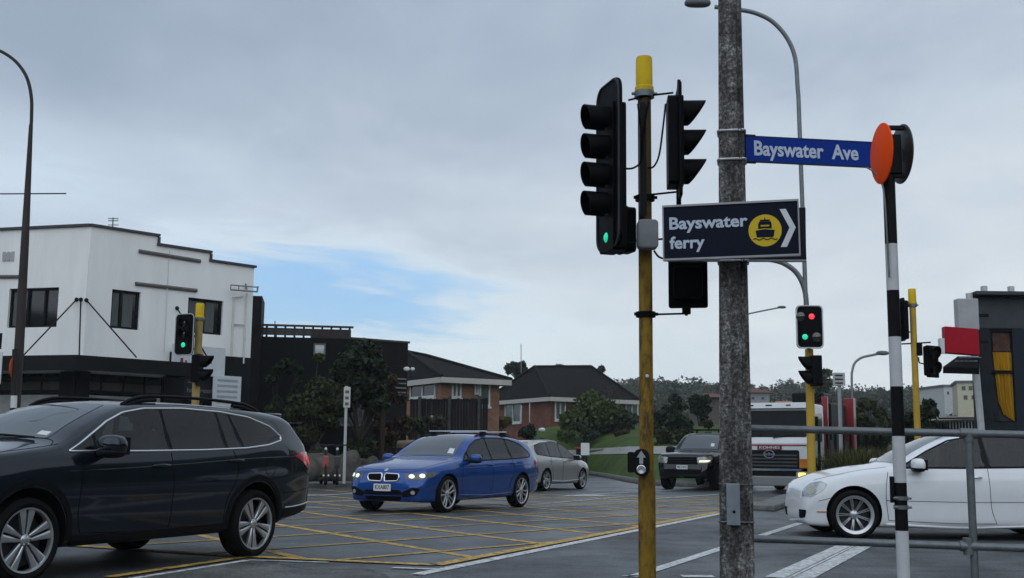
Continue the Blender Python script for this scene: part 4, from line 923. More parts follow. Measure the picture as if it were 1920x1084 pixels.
# ---- white crane truck facing us
def truck():
    rt = car_root('crane_truck', 8.55, 35.6, -152, 'white crane truck with amber beacon and red loader parts, waiting behind the concrete pole', 'truck')
    W = mat('truck white', (.60,.62,.63), .35, 0, .6, var=.06); RED = mat('loader red', (.22,.012,.016), .4, 0, .4, var=.2); DG = mat('truck grey', (.035,.037,.04), .5)
    half = 1.16
    cab = MB(); T = Matrix(((1,0,0,0),(0,0,-1,0),(0,1,0,0),(0,0,0,1)))       # XY polygon stands up as XZ
    side = [(2.10,.78),(2.12,1.45),(2.06,1.62),(1.88,2.52),(1.72,2.62),(.25,2.62),(.20,.70),(.75,.62),(1.0,1.0),(1.5,1.0),(1.7,.70)]
    cab.prism(side, -half, half, T); cab.build('cab', W, rt, bevel=.07)
    def fz(z): return 2.12 if z < 1.45 else (2.12 + (z-1.45)*(2.06-2.12)/.17 if z < 1.62 else 2.06 + (z-1.62)*(1.88-2.06)/.9)
    def fpanel(name, y0, y1, z0, z1, m, off=.012, r=.03, parent=rt, thick=.03):
        zm = (z0+z1)/2; a = math.atan2(fz(z1)-fz(z0), z1-z0)
        M = Matrix.Translation((fz(zm), (y0+y1)/2, zm)) @ Matrix.Rotation(a, 4, 'Y') @ Matrix(((0,0,1,0),(1,0,0,0),(0,1,0,0),(0,0,0,1)))
        return MB().prism(rrect(abs(y1-y0), (z1-z0)/math.cos(a), r), off-thick, off, M).build(name, m, parent)
    ws = fpanel('windscreen', -1.08, 1.08, 1.62, 2.40, mat('truck screen', (.006,.007,.008), .08, ior=1.22, var=.5, rvar=0), .008, .07)
    for y in (-.75, .1): MB().tube([(2.10, y, 1.60), (2.06, y+.55, 1.70)], .014, 6).build('wiper', BLK, rt)
    fpanel('red_stripe', -1.08, 1.08, 1.37, 1.41, RED, .008, .01)
    tx = fpanel('nameplate_band', -.36, .36, 1.26, 1.38, mat('maroon', (.16,.03,.05), .5), .012, .02)
    text_obj('lettering', 'KOHNES', PLATEW, tx, Matrix.Translation((2.137,0,1.32)) @ Matrix(((0,0,1,0),(1,0,0,0),(0,1,0,0),(0,0,0,1))), width=.6, height=.08)
    g = fpanel('grille', -.86, .86, .70, 1.25, BLK, .015, .05)
    for z in (.80,.90,1.0,1.10): fpanel('grille_bar', -.80, .80, z-.022, z+.022, mat('grille grey', (.07,.075,.08), .45), .035, .01, g, .04)
    em = MB(); M = Matrix.Translation((2.17,0,1.13)) @ Matrix.Rotation(PI/2, 4, 'Y')
    em.lathe([(.13,-.02),(.17,-.02),(.17,.02),(.13,.02)], M @ Matrix.Diagonal((.72,1,1,1)), 28, close=True); em.box((2.17,0,1.13), (.03,.26,.035)); em.box((2.17,.0,1.13), (.03,.05,.09)); em.build('badge', CHROME, rt, smooth=40)
    fpanel('chrome_bar', -.92, .92, .655, .715, CHROME, .06, .02, rt, .08)
    fpanel('lower_grille', -1.05, 1.05, .50, .655, BLK, .02, .02)
    bp = MB().prism(rrect(.22, 2.34, .06), .22, .50, Matrix.Translation((2.13,0,0))).build('bumper', mat('bumper silver', (.20,.21,.21), .4, .3), rt, bevel=.03)
    for sy in (1, -1):
        fpanel('corner_marker', sy*.86, sy*1.10, .74, 1.0, AMBER, .014, .03)
        hl = fpanel('headlight', sy*.78, sy*1.12, .46, .64, LENS, .08, .04, rt, .1)
        fpanel('lamp_unit', sy*.84, sy*1.06, .49, .61, mat('lit yellow lamp', (.9,.75,.2), .3, emit=(1.0,.72,.12,1.5)) if sy > 0 else LENS, .095, .04, hl, .02)
        sw = MB().prism([(1.72,1.55),(1.62,2.30),(.55,2.36),(.55,1.5)], -.012, .012, Matrix.Translation((0, sy*1.165, 0)) @ T).build('side_window', GLASS, rt)
        MB().tube([(2.0,sy*1.15,2.3),(2.25,sy*1.32,2.35),(2.25,sy*1.34,1.6),(2.05,sy*1.17,1.5)], .018, 6).build('mirror_arm', BLK, rt)
        MB().box((2.25,sy*1.36,2.0), (.08,.20,.42)).build('wing_mirror', BLK, rt, bevel=.03)
        for x in (1.25, -2.6):
            w = empty('wheel'); w.parent = rt; w.location = (x, sy*.98, .48); w.rotation_euler = (0, 0, 0 if sy > 0 else PI); make_wheel(w, .48, .30, .27, dict(n=8, pair=[0.0], w=(.06,.05), lip=.02, face=.5, mat=mat('steel wheel', (.3,.3,.3), .5, .3)))
        MB().box((.9,sy*1.1,.55), (.5,.12,.25)).build('step_box', DG, rt, bevel=.02)
    vz = fpanel('sun_visor', -1.08, 1.08, 2.44, 2.60, W, .14, .04, rt, .14)
    for y in (-.55,-.05,.0,.55): fpanel('marker_light', y-.07, y+.07, 2.50, 2.54, DG, .15, .015, vz, .02)
    MB().box((1.0,.15,2.67), (.20,.50,.08)).build('beacon', mat('beacon amber', (.36,.10,.02), .3, coat=1), rt, bevel=.03)
    MB().box((-1.3,0,.80), (6.2,.9,.3)).build('chassis', DG, rt)
    bed = MB().box((-2.4,0,1.10), (4.0,2.4,.16)); bed.box((-2.4,1.17,1.35), (4.0,.05,.45)); bed.box((-2.4,-1.17,1.35), (4.0,.05,.45)); bed.box((-4.38,0,1.35), (.05,2.4,.45)); bed.build('tray', DG, rt, bevel=.01)
    for q, sz in (((-.3,1.08,1.9),(.18,.18,2.0)), ((-.15,-.7,1.7),(.3,.28,1.4)), ((-3.4,1.2,2.15),(.40,.30,1.7))): MB().box(q, sz).build('loader_post', RED, rt, bevel=.02)
    MB().box((-.15,.55,2.62), (.16,.9,.10)).build('loader_beam', RED, rt, bevel=.02)
    ld = MB().box((-1.9,.5,2.0), (2.2,1.3,1.5)); ld.box((-1.6,.4,2.9),(1.3,1.0,.35)); ld.build('loader_body', BLK, rt, bevel=.05)
    ho = MB(); 
    for k in range(3): ho.tube([(-.1,.5+.1*k,2.7),(-.5,.8+.1*k,3.05-.05*k),(-.9,.95,2.6)], .025, 6)
    ho.build('hose', BLK, rt)
truck()
# ------------------------------------------------------------------ signals, poles, signs
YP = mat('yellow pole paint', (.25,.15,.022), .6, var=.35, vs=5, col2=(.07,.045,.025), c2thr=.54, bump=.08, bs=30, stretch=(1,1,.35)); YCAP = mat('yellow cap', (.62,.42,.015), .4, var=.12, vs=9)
YPD = mat('yellow pole paint pale', (.46,.30,.05), .5, var=.15, vs=5, col2=(.2,.12,.04), c2thr=.68)
GBOX = mat('junction box grey', (.22,.235,.25), .5, var=.12, vs=8)
FX = Matrix(((0,0,1,0),(1,0,0,0),(0,1,0,0),(0,0,0,1)))          # XY outline stands in YZ facing +X
DEAD = mat('unlit lens', (.015,.012,.012), .15, coat=1, var=.4)
GRN = mat('green light', (.02,.5,.25), .3, emit=(.01,.62,.34,.75)); REDL = mat('red light', (.6,.02,.03), .3, emit=(1.0,.04,.06,1.3))
def at_xyz(px, py, Y): p = at(px, py, Y); return Vector(p)
def visor_mesh(r, ltop, lbot, n=20):
    m = MB(); vs = []
    for k in range(n+1):
        a = R(-145 + 290*k/n); l = lbot + (ltop-lbot)*(0.5+0.5*math.cos(a))**0.8      # a=0 is the top
        y, z = math.sin(a), math.cos(a)
        vs += [(0, y*r, z*r), (l, y*r, z*r), (l, y*(r-.006), z*(r-.006)), (0, y*(r-.006), z*(r-.006))]
    for k in range(n):
        for q in range(4): m.f.append([k*4+q, (k+1)*4+q, (k+1)*4+(q+1) % 4, k*4+(q+1) % 4]); m.mi.append(0)
    m.v = vs; m.f += [[0,1,2,3], [n*4+3, n*4+2, n*4+1, n*4]]; m.mi += [0, 0]; return m
def head(parent, loc, rz, zs, bw, z0, z1, lit={}, r=.10, rlit=None, hood=(.22,.05), skip=(), housing=(.25,.11), back=True, rim=None, ys=None, corner=.07, shield=None):
    """signal head facing its own +X; zs are lamp heights relative to loc, lit maps lamp index to a material"""
    m = MB(); 
    if back: m.prism(rrect(bw, z1-z0, corner), -.012, .012, Matrix.Translation((0, 0, (z0+z1)/2)) @ FX)
    hz0, hz1 = min(zs)-r-.02, max(zs)+r+.02
    m.prism(rrect(housing[0]*(1 if ys is None else 1.0), hz1-hz0, .03), -housing[1], .03, Matrix.Translation((0, 0, (hz0+hz1)/2)) @ FX)
    o = m.build('signal_head', SIGBLK, parent, bevel=.004); o.location = loc; o.rotation_euler = (0, 0, rz)
    if rim: 
        e = MB(); P = [(.014, p[0], p[1]+(z0+z1)/2) for p in rrect(bw-.02, z1-z0-.02, corner)]; e.tube(P+[P[0]], .010, 6, caps=False); e.build('border', rim, o)
    for i, z in enumerate(zs):
        y = ys[i] if ys else 0
        rr = rlit if (rlit and i in lit) else r
        l = MB().lathe([(0,.045),(rr*.6,.04),(rr*.92,.03),(rr*.95,.0)], Matrix.Translation((.0, y, z)) @ Matrix.Rotation(PI/2, 4, 'Y'), 24).build('lens', lit.get(i, DEAD), o, smooth=50)
        if i not in skip:
            v = visor_mesh(r*1.06, *hood); q = v.build('visor', SIGBLK, o, smooth=40); q.location = (.02, y, z)
    return o
def pole_part(rt, base, top_z, r, m, name='pole', z0=0.0, seg=20):
    return MB().lathe([(r, z0), (r, top_z)], Matrix(), seg).build(name, m, rt, smooth=40)
def cap_part(rt, z0, z1, r, m=None):
    c = MB().lathe([(r*1.12, z0), (r*1.12, z0+.03), (r, z0+.04), (r*.98, z1-.02), (r*.9, z1), (0, z1)], Matrix(), 20).build('pole_cap', m or YCAP, rt, smooth=35)
    k = MB(); k.lathe([(r*1.18, z0-.05), (r*1.18, z0)], Matrix(), 20); k.tube([(-r*1.5,-.01,z0-.02),(r*1.5,-.01,z0-.02)], .012, 6); k.build('clamp', GALV, rt, smooth=40); return c

# ---- main signal pole
def main_signal():
    Y0 = 8.6; b = at(1211, 640, Y0); bx = b.x
    rt = empty('traffic_signal', (bx, Y0, 0), 0, 'tall yellow signal pole with a five-lamp black head, junction box and push button', 'traffic signal')
    zpx = lambda py, Y=Y0, px=1211: at(px, py, Y).z
    lo = lambda px, py, Y: at(px, py, Y) - Vector((bx, Y0, 0))
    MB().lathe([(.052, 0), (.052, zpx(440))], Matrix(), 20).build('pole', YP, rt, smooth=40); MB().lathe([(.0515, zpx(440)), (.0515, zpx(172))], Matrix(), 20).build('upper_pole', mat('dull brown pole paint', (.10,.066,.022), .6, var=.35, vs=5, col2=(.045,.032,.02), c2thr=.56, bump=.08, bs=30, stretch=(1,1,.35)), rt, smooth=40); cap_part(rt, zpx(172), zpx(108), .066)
    MB().lathe([(.064, 0), (.064, zpx(900)), (.056, zpx(885))], Matrix(), 20).build('pole_sleeve', YP, rt, smooth=40)
    # left head, five lamps, seen almost edge on from the front
    p = lo(1143, 312, 8.45); zz = [at(1140, y, 8.45).z - at(1140, 312, 8.45).z for y in (224, 278, 331, 385, 446)]
    head(rt, p, R(180+17), zz, .46, at(0,470,8.45).z - at(0,312,8.45).z, at(0,155,8.45).z - at(0,312,8.45).z, {4: GRN}, .090, .042, (.195,.15), skip=(4,), housing=(.28,.08), rim=mat('board edge', (.04,.043,.047), .5), corner=.11)
    # right head, three lamps pointing right
    p = lo(1273, 267, 8.6); zz = [at(1273, y, 8.6).z - at(1273, 267, 8.6).z for y in (213, 268, 323)]
    head(rt, p, R(-4), zz, .36, at(0,375,8.6).z - at(0,267,8.6).z, at(0,165,8.6).z - at(0,267,8.6).z, {}, .095, None, (.19,.03), housing=(.26,.09), corner=.02)
    MB().prism([(-.015,.0),(.02,.0),(.022,.2),(-.01,.2)], -.012, .012, Matrix.Translation(lo(1272, 385, 8.6)) @ Matrix(((1,0,0,0),(0,0,-1,0),(0,1,0,0),(0,0,0,1)))).build('mount_blade', SIGBLK, rt)
    MB().tube([lo(1273,150,8.6), lo(1272,170,8.6)], .014, 6).build('mount_pin', SIGBLK, rt)
    # lower head seen from behind, and the small one behind the left head
    p = lo(1290, 532, 8.75); head(rt, p, R(80), [.0], .30, -.19, .19, {}, .10, None, (.16,.04), housing=(.22,.10), corner=.02)
    MB().box(tuple(lo(1287, 583, 8.70)), (.06,.05,.05)).tube([lo(1287,583,8.7), lo(1287,592,8.7)], .012, 6).build('mount_pin', SIGBLK, rt)
    p = lo(1167, 432, 8.95); head(rt, p, R(200), [.09,-.09], .22, -.19, .19, {}, .07, None, (.10,.05), housing=(.18,.08), corner=.06)
    jb = MB(); c = lo(1214, 440, 8.48); jb.prism(rrect(.155,.22,.03), -.06, .05, Matrix.Translation(c) @ Matrix(((1,0,0,0),(0,0,-1,0),(0,1,0,0),(0,0,0,1)))); jb.build('junction_box', GBOX, rt, bevel=.012)
    br = MB()
    for py, x0, x1 in ((180,1178,1262),(366,1205,1268),(590,1195,1290),(450,1170,1250)):
        br.tube([lo(x0,py+ (8 if py==180 else 2),8.56), lo(1211,py,8.55), lo(x1,py-(6 if py < 400 else 2),8.58)], .008, 6)
    for py in (372, 590): br.lathe([(.06,-.02),(.075,-.02),(.075,.02),(.06,.02)], Matrix.Translation((0,0,zpx(py))), 20, close=True); br.tube([(-.09,-.03,zpx(py)),(.09,-.03,zpx(py))], .013, 6)
    br.build('bracket', SIGBLK, rt, smooth=40)
    MB().prism(rrect(.05,.9,.02), 0, .03, Matrix.Translation(lo(1205, 300, 8.54)) @ Matrix(((1,0,0,0),(0,0,-1,0),(0,1,0,0),(0,0,0,1)))).build('cable_cover', BLK, rt)
    cb = lambda pts, Y=8.5: MB().tube([Vector(q) for q in spline([lo(x,y,Y) for x,y in pts], 6)], .008, 6)
    for pts in ([(1160,310),(1172,316),(1190,314),(1203,298),(1203,250)], [(1216,190),(1208,240),(1204,300)], [(1248,195),(1243,240),(1236,290),(1226,312),(1214,315)], [(1196,195),(1200,230),(1203,262)], [(1226,470),(1236,482),(1255,488)]):
        cb(pts).build('cable', BLK, rt, smooth=60)
    # push button unit
    pb = MB(); c = lo(1203, 867, 8.50); Mv = Matrix.Translation(c) @ Matrix.Rotation(R(-10), 4, 'Z') @ Matrix(((1,0,0,0),(0,0,-1,0),(0,1,0,0),(0,0,0,1)))
    pb.prism(rrect(.115,.195,.05), -.06, .035, Mv); o = pb.build('push_button_box', BLK, rt, bevel=.008)
    Mf = Mv @ Matrix.Translation((0,.035,.037))
    MB().prism([(-.014,-.045),(.014,-.045),(.014,.0),(.034,.0),(0,.05),(-.034,.0),(-.014,.0)], 0, .004, Mf).build('arrow', mat('arrow silver', (.33,.35,.37), .45, .3), o)
    MB().lathe([(.034,0),(.034,.010),(.028,.014),(.0,.010)], Mv @ Matrix.Translation((0,-.052,.037)), 24).build('button', mat('button metal', (.6,.62,.64), .25, .8), o, smooth=40)
    MB().prism(rrect(.05,.15,.015), 0, .10, Mv @ Matrix.Translation((-.075,.0,-.06))).build('button_side_box', BLK, o)
    MB().lathe([(0,.006),(.012,.003),(.014,0)], Matrix.Translation((.002,-.053,zpx(706))) @ Matrix.Rotation(PI/2, 4, 'X'), 12).build('sticker', PLATEW, rt)
main_signal()

# ---- concrete power pole
def power_pole():
    Y0 = 8.2; c0 = at(1382, 1084, Y0); c1 = at(1369, 0, Y0)
    rt = empty('power_pole', (c0.x, Y0, 0), 0, 'weathered mottled concrete power pole with a metal cover plate, carrying the two signs', 'pole')
    z1 = 9.0; cz0, cz1 = c0.z, c1.z
    def wid(z): t = (z-cz0)/(cz1-cz0); return .252 + (.176-.252)*t
    def cx(z): t = (z-cz0)/(cz1-cz0); return (c1.x-c0.x)*t*0.8
    m = MB(); n = 24; ang = R(-12); prof = lambda w_: [(-.5*w_,-.36*w_),(-.42*w_,-.46*w_),(.26*w_,-.46*w_),(.30*w_,-.40*w_),(.36*w_,-.40*w_),(.42*w_,-.46*w_),(.46*w_,-.46*w_),(.52*w_,-.38*w_),(.52*w_,.4*w_),(.42*w_,.5*w_),(-.4*w_,.5*w_),(-.5*w_,.4*w_)]
    for i in range(n+1):
        z = z1*i/n; w_ = wid(z)*.93
        for x, y in prof(w_): m.v.append((cx(z) + x*math.cos(ang) - y*math.sin(ang), x*math.sin(ang) + y*math.cos(ang), z))
    k = 12
    for i in range(n):
        for q in range(k): m.f.append([i*k+q, i*k+(q+1) % k, (i+1)*k+(q+1) % k, (i+1)*k+q]); m.mi.append(0)
    m.f += [list(range(k))[::-1], [n*k+q for q in range(k)]]; m.mi += [0, 0]
    CP = bpy.data.materials.new('mottled concrete'); CP.use_nodes = True; nt = CP.node_tree; N = nt.nodes; L = nt.links; b = N['Principled BSDF']; b.inputs['Roughness'].default_value = .9
    tc = N.new('ShaderNodeTexCoord'); mp = N.new('ShaderNodeMapping'); mp.inputs['Scale'].default_value = (1,1,.30); L.new(tc.outputs['Object'], mp.inputs[0])
    def nz(s, v, d=8, r=.7):
        q = N.new('ShaderNodeTexNoise'); q.inputs['Scale'].default_value = s; q.inputs['Detail'].default_value = d; q.inputs['Roughness'].default_value = r; L.new(v, q.inputs['Vector']); return q.outputs['Fac']
    st = nz(9, mp.outputs[0]); sp = nz(40, tc.outputs['Object'], 6, .8); lg = nz(2.0, mp.outputs[0], 4)
    def rp(v, pts):
        r = N.new('ShaderNodeValToRGB'); e = r.color_ramp.elements
        while len(e) < len(pts): e.new(.5)
        for q, (p, c) in zip(e, pts): q.position = p; q.color = c + (1,)
        L.new(v, r.inputs[0]); return r.outputs[0]
    base = rp(st, [(.30,(.020,.019,.018)),(.44,(.075,.071,.067)),(.57,(.20,.193,.184)),(.70,(.34,.33,.32))])
    spk = rp(sp, [(.38,(.18,.18,.18)),(.52,(.85,.85,.85)),(.66,(2.7,2.7,2.65))]); lgc = rp(lg, [(.35,(.45,.45,.45)),(.65,(1.25,1.25,1.25))])
    x1 = N.new('ShaderNodeMix'); x1.data_type = 'RGBA'; x1.blend_type = 'MULTIPLY'; x1.inputs[0].default_value = 1; L.new(base, x1.inputs[6]); L.new(spk, x1.inputs[7])
    x2 = N.new('ShaderNodeMix'); x2.data_type = 'RGBA'; x2.blend_type = 'MULTIPLY'; x2.inputs[0].default_value = 1; L.new(x1.outputs[2], x2.inputs[6]); L.new(lgc, x2.inputs[7]); L.new(x2.outputs[2], b.inputs['Base Color'])
    bp = N.new('ShaderNodeBump'); bp.inputs['Strength'].default_value = .7; bp.inputs['Distance'].default_value = .012; L.new(sp, bp.inputs['Height']); L.new(bp.outputs[0], b.inputs['Normal'])
    m.build('shaft', CP, rt, bevel=.004)
    lo = lambda px, py, Y=Y0: at(px, py, Y) - Vector((c0.x, Y0, 0))
    Mv = Matrix.Translation(lo(1375, 946, 8.06)) @ Matrix.Rotation(ang, 4, 'Z') @ Matrix(((1,0,0,0),(0,0,-1,0),(0,1,0,0),(0,0,0,1)))
    cv = MB().prism(rrect(.092,.285,.004), -.03, .006, Mv).build('cover_plate', mat('cover metal', (.25,.285,.32), .4, .5, var=.2, vs=6), rt, bevel=.004)
    MB().lathe([(0,.004),(.010,.003),(.011,0)], Mv @ Matrix.Translation((.004,-.05,.006)), 12).build('bolt', SEAM, cv)
    def strap(py, m_=GALV, rr=.006):
        z = at(1378, py, 8.1).z; w_ = wid(z)*.93; P = [(cx(z) + (x*math.cos(ang) - y*math.sin(ang))*1.05, (x*math.sin(ang) + y*math.cos(ang))*1.05, z) for x, y in prof(w_)]
        return MB().tube(P + [P[0]], rr, 6, caps=False)
    strap(979).build('strap', GALV, rt); strap(908, rr=.003).build('strap', GALV, rt)
    return rt, strap, c0
PP, strap_mb, PPC = power_pole()

# ---- street name blade
SBLUE = mat('sign blue', (.003,.030,.24), .5, var=.06); SWHITE = mat('sign letters', (.50,.56,.66), .4, var=.05); NAVY = mat('sign navy', (.005,.008,.020), .5, var=.1); SGREY = mat('sign grey edge', (.30,.31,.32), .45, .3)
BAND = mat('band steel', (.5,.5,.5), .4, .5, var=.3, vs=30)
def street_sign():
    a, b = at(1397, 279, 8.20), at(1640, 291, 8.36); c = (a+b)/2
    rt = empty('street_sign', tuple(a), 0, 'blue street name blade reading Bayswater Ave strapped to the concrete pole', 'street sign')
    x = (b-a); Lb = x.length; M = frame((0,0,0), x)
    MB().prism([(0,-.094),(Lb,-.094),(Lb,.094),(0,.094)], -.012, .012, M).build('blade', SBLUE, rt, bevel=.003)
    rim = MB()
    for y in (-.0955,.0955): rim.box((Lb/2, y, 0), (Lb, .006, .030), M=M)
    rim.build('edge_channel', mat('blade edge', (.02,.03,.09), .5), rt)
    text_obj('lettering', 'Bayswater  Ave', SWHITE, rt, M @ Matrix.Translation((.065,.0,.0135)), width=.815, height=.112, bold=.035, align='LEFT')
    for py in (243, 297):
        o = strap_mb(py, rr=.009).build('strap', BAND, rt); o.location = Vector((PPC.x, 8.2, 0)) - a
    for y in (-.1,.1): MB().box((-.0,y,-.0), (.16,.016,.02), M=M).build('bracket', BLK, rt)
street_sign()

def ferry_sign():
    tl, tr, bl, br = at(1245,389,8.02), at(1496,377,7.80), at(1245,487,8.02), at(1498,477,7.80); o = (tl+tr+bl+br)/4
    rt = empty('direction_sign', tuple(o), 0, 'navy sign reading Bayswater ferry with a yellow boat disc and white chevron', 'direction sign')
    xd = (tr-tl + br-bl); W = ((tr-tl).length + (br-bl).length)/2; H = ((tl-bl).length + (tr-br).length)/2; M = frame((0,0,0), xd)
    MB().prism([(-W/2,-H/2),(W/2,-H/2),(W/2,H/2),(-W/2,H/2)], -.015, .010, M).build('panel', NAVY, rt)
    f = MB()
    for y in (-H/2-.004, H/2+.004): f.box((0,y,0), (W+.016,.014,.04), M=M)
    for x in (-W/2-.004, W/2+.004): f.box((x,0,0), (.010,H-.006,.04), M=M)
    f.build('frame', SGREY, rt)
    z = .0115
    text_obj('lettering', 'Bayswater', SWHITE, rt, M @ Matrix.Translation((-W/2+.040,.062,z)), width=.545, height=.088, bold=.035, align='LEFT')
    text_obj('lettering', 'ferry', SWHITE, rt, M @ Matrix.Translation((-W/2+.040,-.078,z)), width=.245, height=.088, bold=.035, align='LEFT')
    cxp = W*.257; cyp = -.012
    d = MB().prism(disc(.113, 40, cxp, cyp), .0105, .013, M).build('symbol_disc', mat('sign yellow', (.60,.43,.03), .4, var=.06), rt)
    s = MB(); q = lambda pts: [(cxp + x, cyp + y) for x, y in pts]
    s.prism(q([(-.056,-.048),(-.066,.0),(.0,-.012+.02),(.066,.0),(.056,-.048)]), .0135, .0155, M)
    s.prism(q([(-.046,.012),(-.046,.028),(.046,.028),(.046,.012),(0,.016)]), .0135, .0155, M)
    s.prism(q([(-.046,.040),(-.040,.062),(.040,.062),(.046,.040)]), .0135, .0155, M); s.prism(q([(-.046,.028),(-.046,.042),(-.030,.042),(-.030,.028)]), .0135, .0152, M); s.prism(q([(.030,.028),(.030,.042),(.046,.042),(.046,.028)]), .0135, .0152, M)
    s.prism(q([(-.034,.064),(-.034,.076),(.034,.076),(.034,.064)]), .0135, .0155, M); s.prism(q([(-.003,.076),(-.003,.09),(.003,.09),(.003,.076)]), .0135, .0155, M)
    wv = [(-.082 + .164*k/24, -.058 + .006*math.sin(k/24*6*PI)) for k in range(25)]; s.prism(q(wv + [(x, y-.007) for x, y in wv[::-1]]), .0137, .0157, M)
    s.build('boat_symbol', NAVY, d)
    cx2 = W*.40; hh = .134
    MB().prism([(cx2-.030,hh),(cx2+.012,hh),(cx2+.075,0),(cx2+.012,-hh),(cx2-.030,-hh),(cx2+.033,0)], .0105, .0135, M).build('chevron', mat('sign white', (.62,.65,.68), .4), rt)
    for py in (381, 488):
        k = strap_mb(py, rr=.008).build('strap', BAND, rt); k.location = Vector((PPC.x, 8.2, 0)) - o
    a2 = at(1380, 437, 8.42); M2 = frame((0,0,0), at(1508,437,8.40) - at(1250,437,8.52))
    r2 = empty('direction_sign', tuple(a2), 0, 'plain dark back of a second sign strapped behind the navy ferry sign', 'direction sign')
    W2 = (at(1508,437,8.40)-at(1250,437,8.52)).length
    MB().prism([(-W2/2,-.205),(W2/2,-.205),(W2/2,.19),(-W2/2,.19)], -.015, .015, M2).build('panel', mat('sign back', (.012,.013,.016), .5), r2); MB().box((0,-.21,0), (W2,.012,.05), M=M2).build('frame', SGREY, r2)
ferry_sign()

# ---- black and white crossing pole with discs
def crossing_pole():
    Y0 = 7.2; b = at(1680, 700, Y0)
    rt = empty('crossing_pole', (b.x, Y0, 0), 0, 'black and white striped crossing pole topped by an orange disc', 'crossing pole')
    z = lambda py: at(1682, py, Y0).z; lo = lambda px, py, Y=Y0: at(px, py, Y) - Vector((b.x, Y0, 0))
    m = MB(); br_ = [330, 458, 545, 632, 725, 818, 905, 995, 1084, 1175]; zs = [z(p) for p in br_[:-1]] + [0]
    for i in range(len(zs)-1): m.lathe([(.0385, zs[i+1]), (.0385, zs[i])], Matrix(), 20, mi=i % 2)
    m.build('pole', [mat('pole black', (.008,.008,.009), .4, var=.3, vs=12), mat('pole white', (.52,.53,.55), .45, var=.10, vs=7, col2=(.3,.3,.29), c2thr=.7)], rt, smooth=40)
    def dsc(name, px, py, Y, rz, m_, rad=.194):
        M = Matrix.Translation(lo(px, py, Y)) @ Matrix.Rotation(rz, 4, 'Z') @ Matrix.Rotation(PI/2, 4, 'Y')
        return MB().lathe([(0,.006),(rad-.006,.006),(rad,.002),(rad,-.004),(0,-.006)], M, 48).build(name, m_, rt, smooth=40)
    dsc('disc', 1653, 288, 7.12, R(182), mat('fluorescent orange', (1.0,.085,.006), .6, var=.03), .195)
    bk = dsc('disc_back', 1690, 289, 7.28, R(183), mat('disc back grey', (.035,.042,.045), .45, .2, var=.25, vs=8), .195)
    k = MB(); k.box(tuple(lo(1674,290,7.2)), (.10,.05,.26)); k.box(tuple(lo(1676,240,7.2)), (.13,.03,.03)); k.box(tuple(lo(1678,330,7.2)), (.12,.03,.03)); k.build('disc_bracket', BLK, rt, bevel=.006)
    MB().box(tuple(lo(1697,292,7.24)), (.045,.012,.08)).build('disc_label', mat('label grey', (.11,.12,.12), .5), bk)
    MB().tube([Vector(p) for p in spline([lo(1625,314,7.25), lo(1640,324,7.22), lo(1654,346,7.18), lo(1659,380,7.16), lo(1663,440,7.16), lo(1667,520,7.16)], 5)], .006, 6).build('conduit', GALV, rt, smooth=60)
    for py in (934, 951):
        M = Matrix.Translation((0,0,z(py))); MB().lathe([(.039,-.012),(.045,-.012),(.045,.012),(.039,.012)], M, 20, close=True).tube([(-.055,-.03,z(py)),(.055,-.03,z(py))], .008, 6).build('band_clamp', GALV, rt, smooth=40)
    MB().box((-.052,.0,z(918)), (.018,.03,.16)).build('bracket', BLK, rt)
crossing_pole()

# ---- pipe railing
def railing():
    l, r_ = at(1385,803,8.75), at(1995,817,8.40); l2, r2 = at(1385,1009,8.75), at(1995,1031,8.40)
    rt = empty('pipe_railing', (at(1822,1000,8.5).x, 8.5, 0), 0, 'grey galvanised pipe railing with two rails across the kerb, before the white saloon', 'railing')
    o = Vector(rt.location); pm = at(1821, 900, 7.5) 
    ext = lambda a, b: (a-o, b + (b-a)*.6 - o)
    MB().tube(ext(l, r_), .028, 14).build('rail', GALV, rt, smooth=50); MB().tube(ext(l2, r2), .028, 14).build('rail', GALV, rt, smooth=50)
    for px in (1821, 2360, 1382):
        t = (px-1385)/(1995-1385); top = l.lerp(r_, t); bot = l2.lerp(r2, t); px_ = MB().tube([Vector((top.x, top.y, 0))-o, top-o], .028, 14); px_.build('post', GALV, rt, smooth=50)
        for p, rr in ((top, .038), (bot, .038)):
            c = MB(); d = (r_-l).normalized(); c.tube([p-d*.06-o, p+d*.06-o], rr, 14); c.tube([p-Vector((0,0,.06))-o, p-o + Vector((0,0,.0 if p is top else .06))], rr, 14); c.build('collar', GALV, rt, smooth=50)
railing()

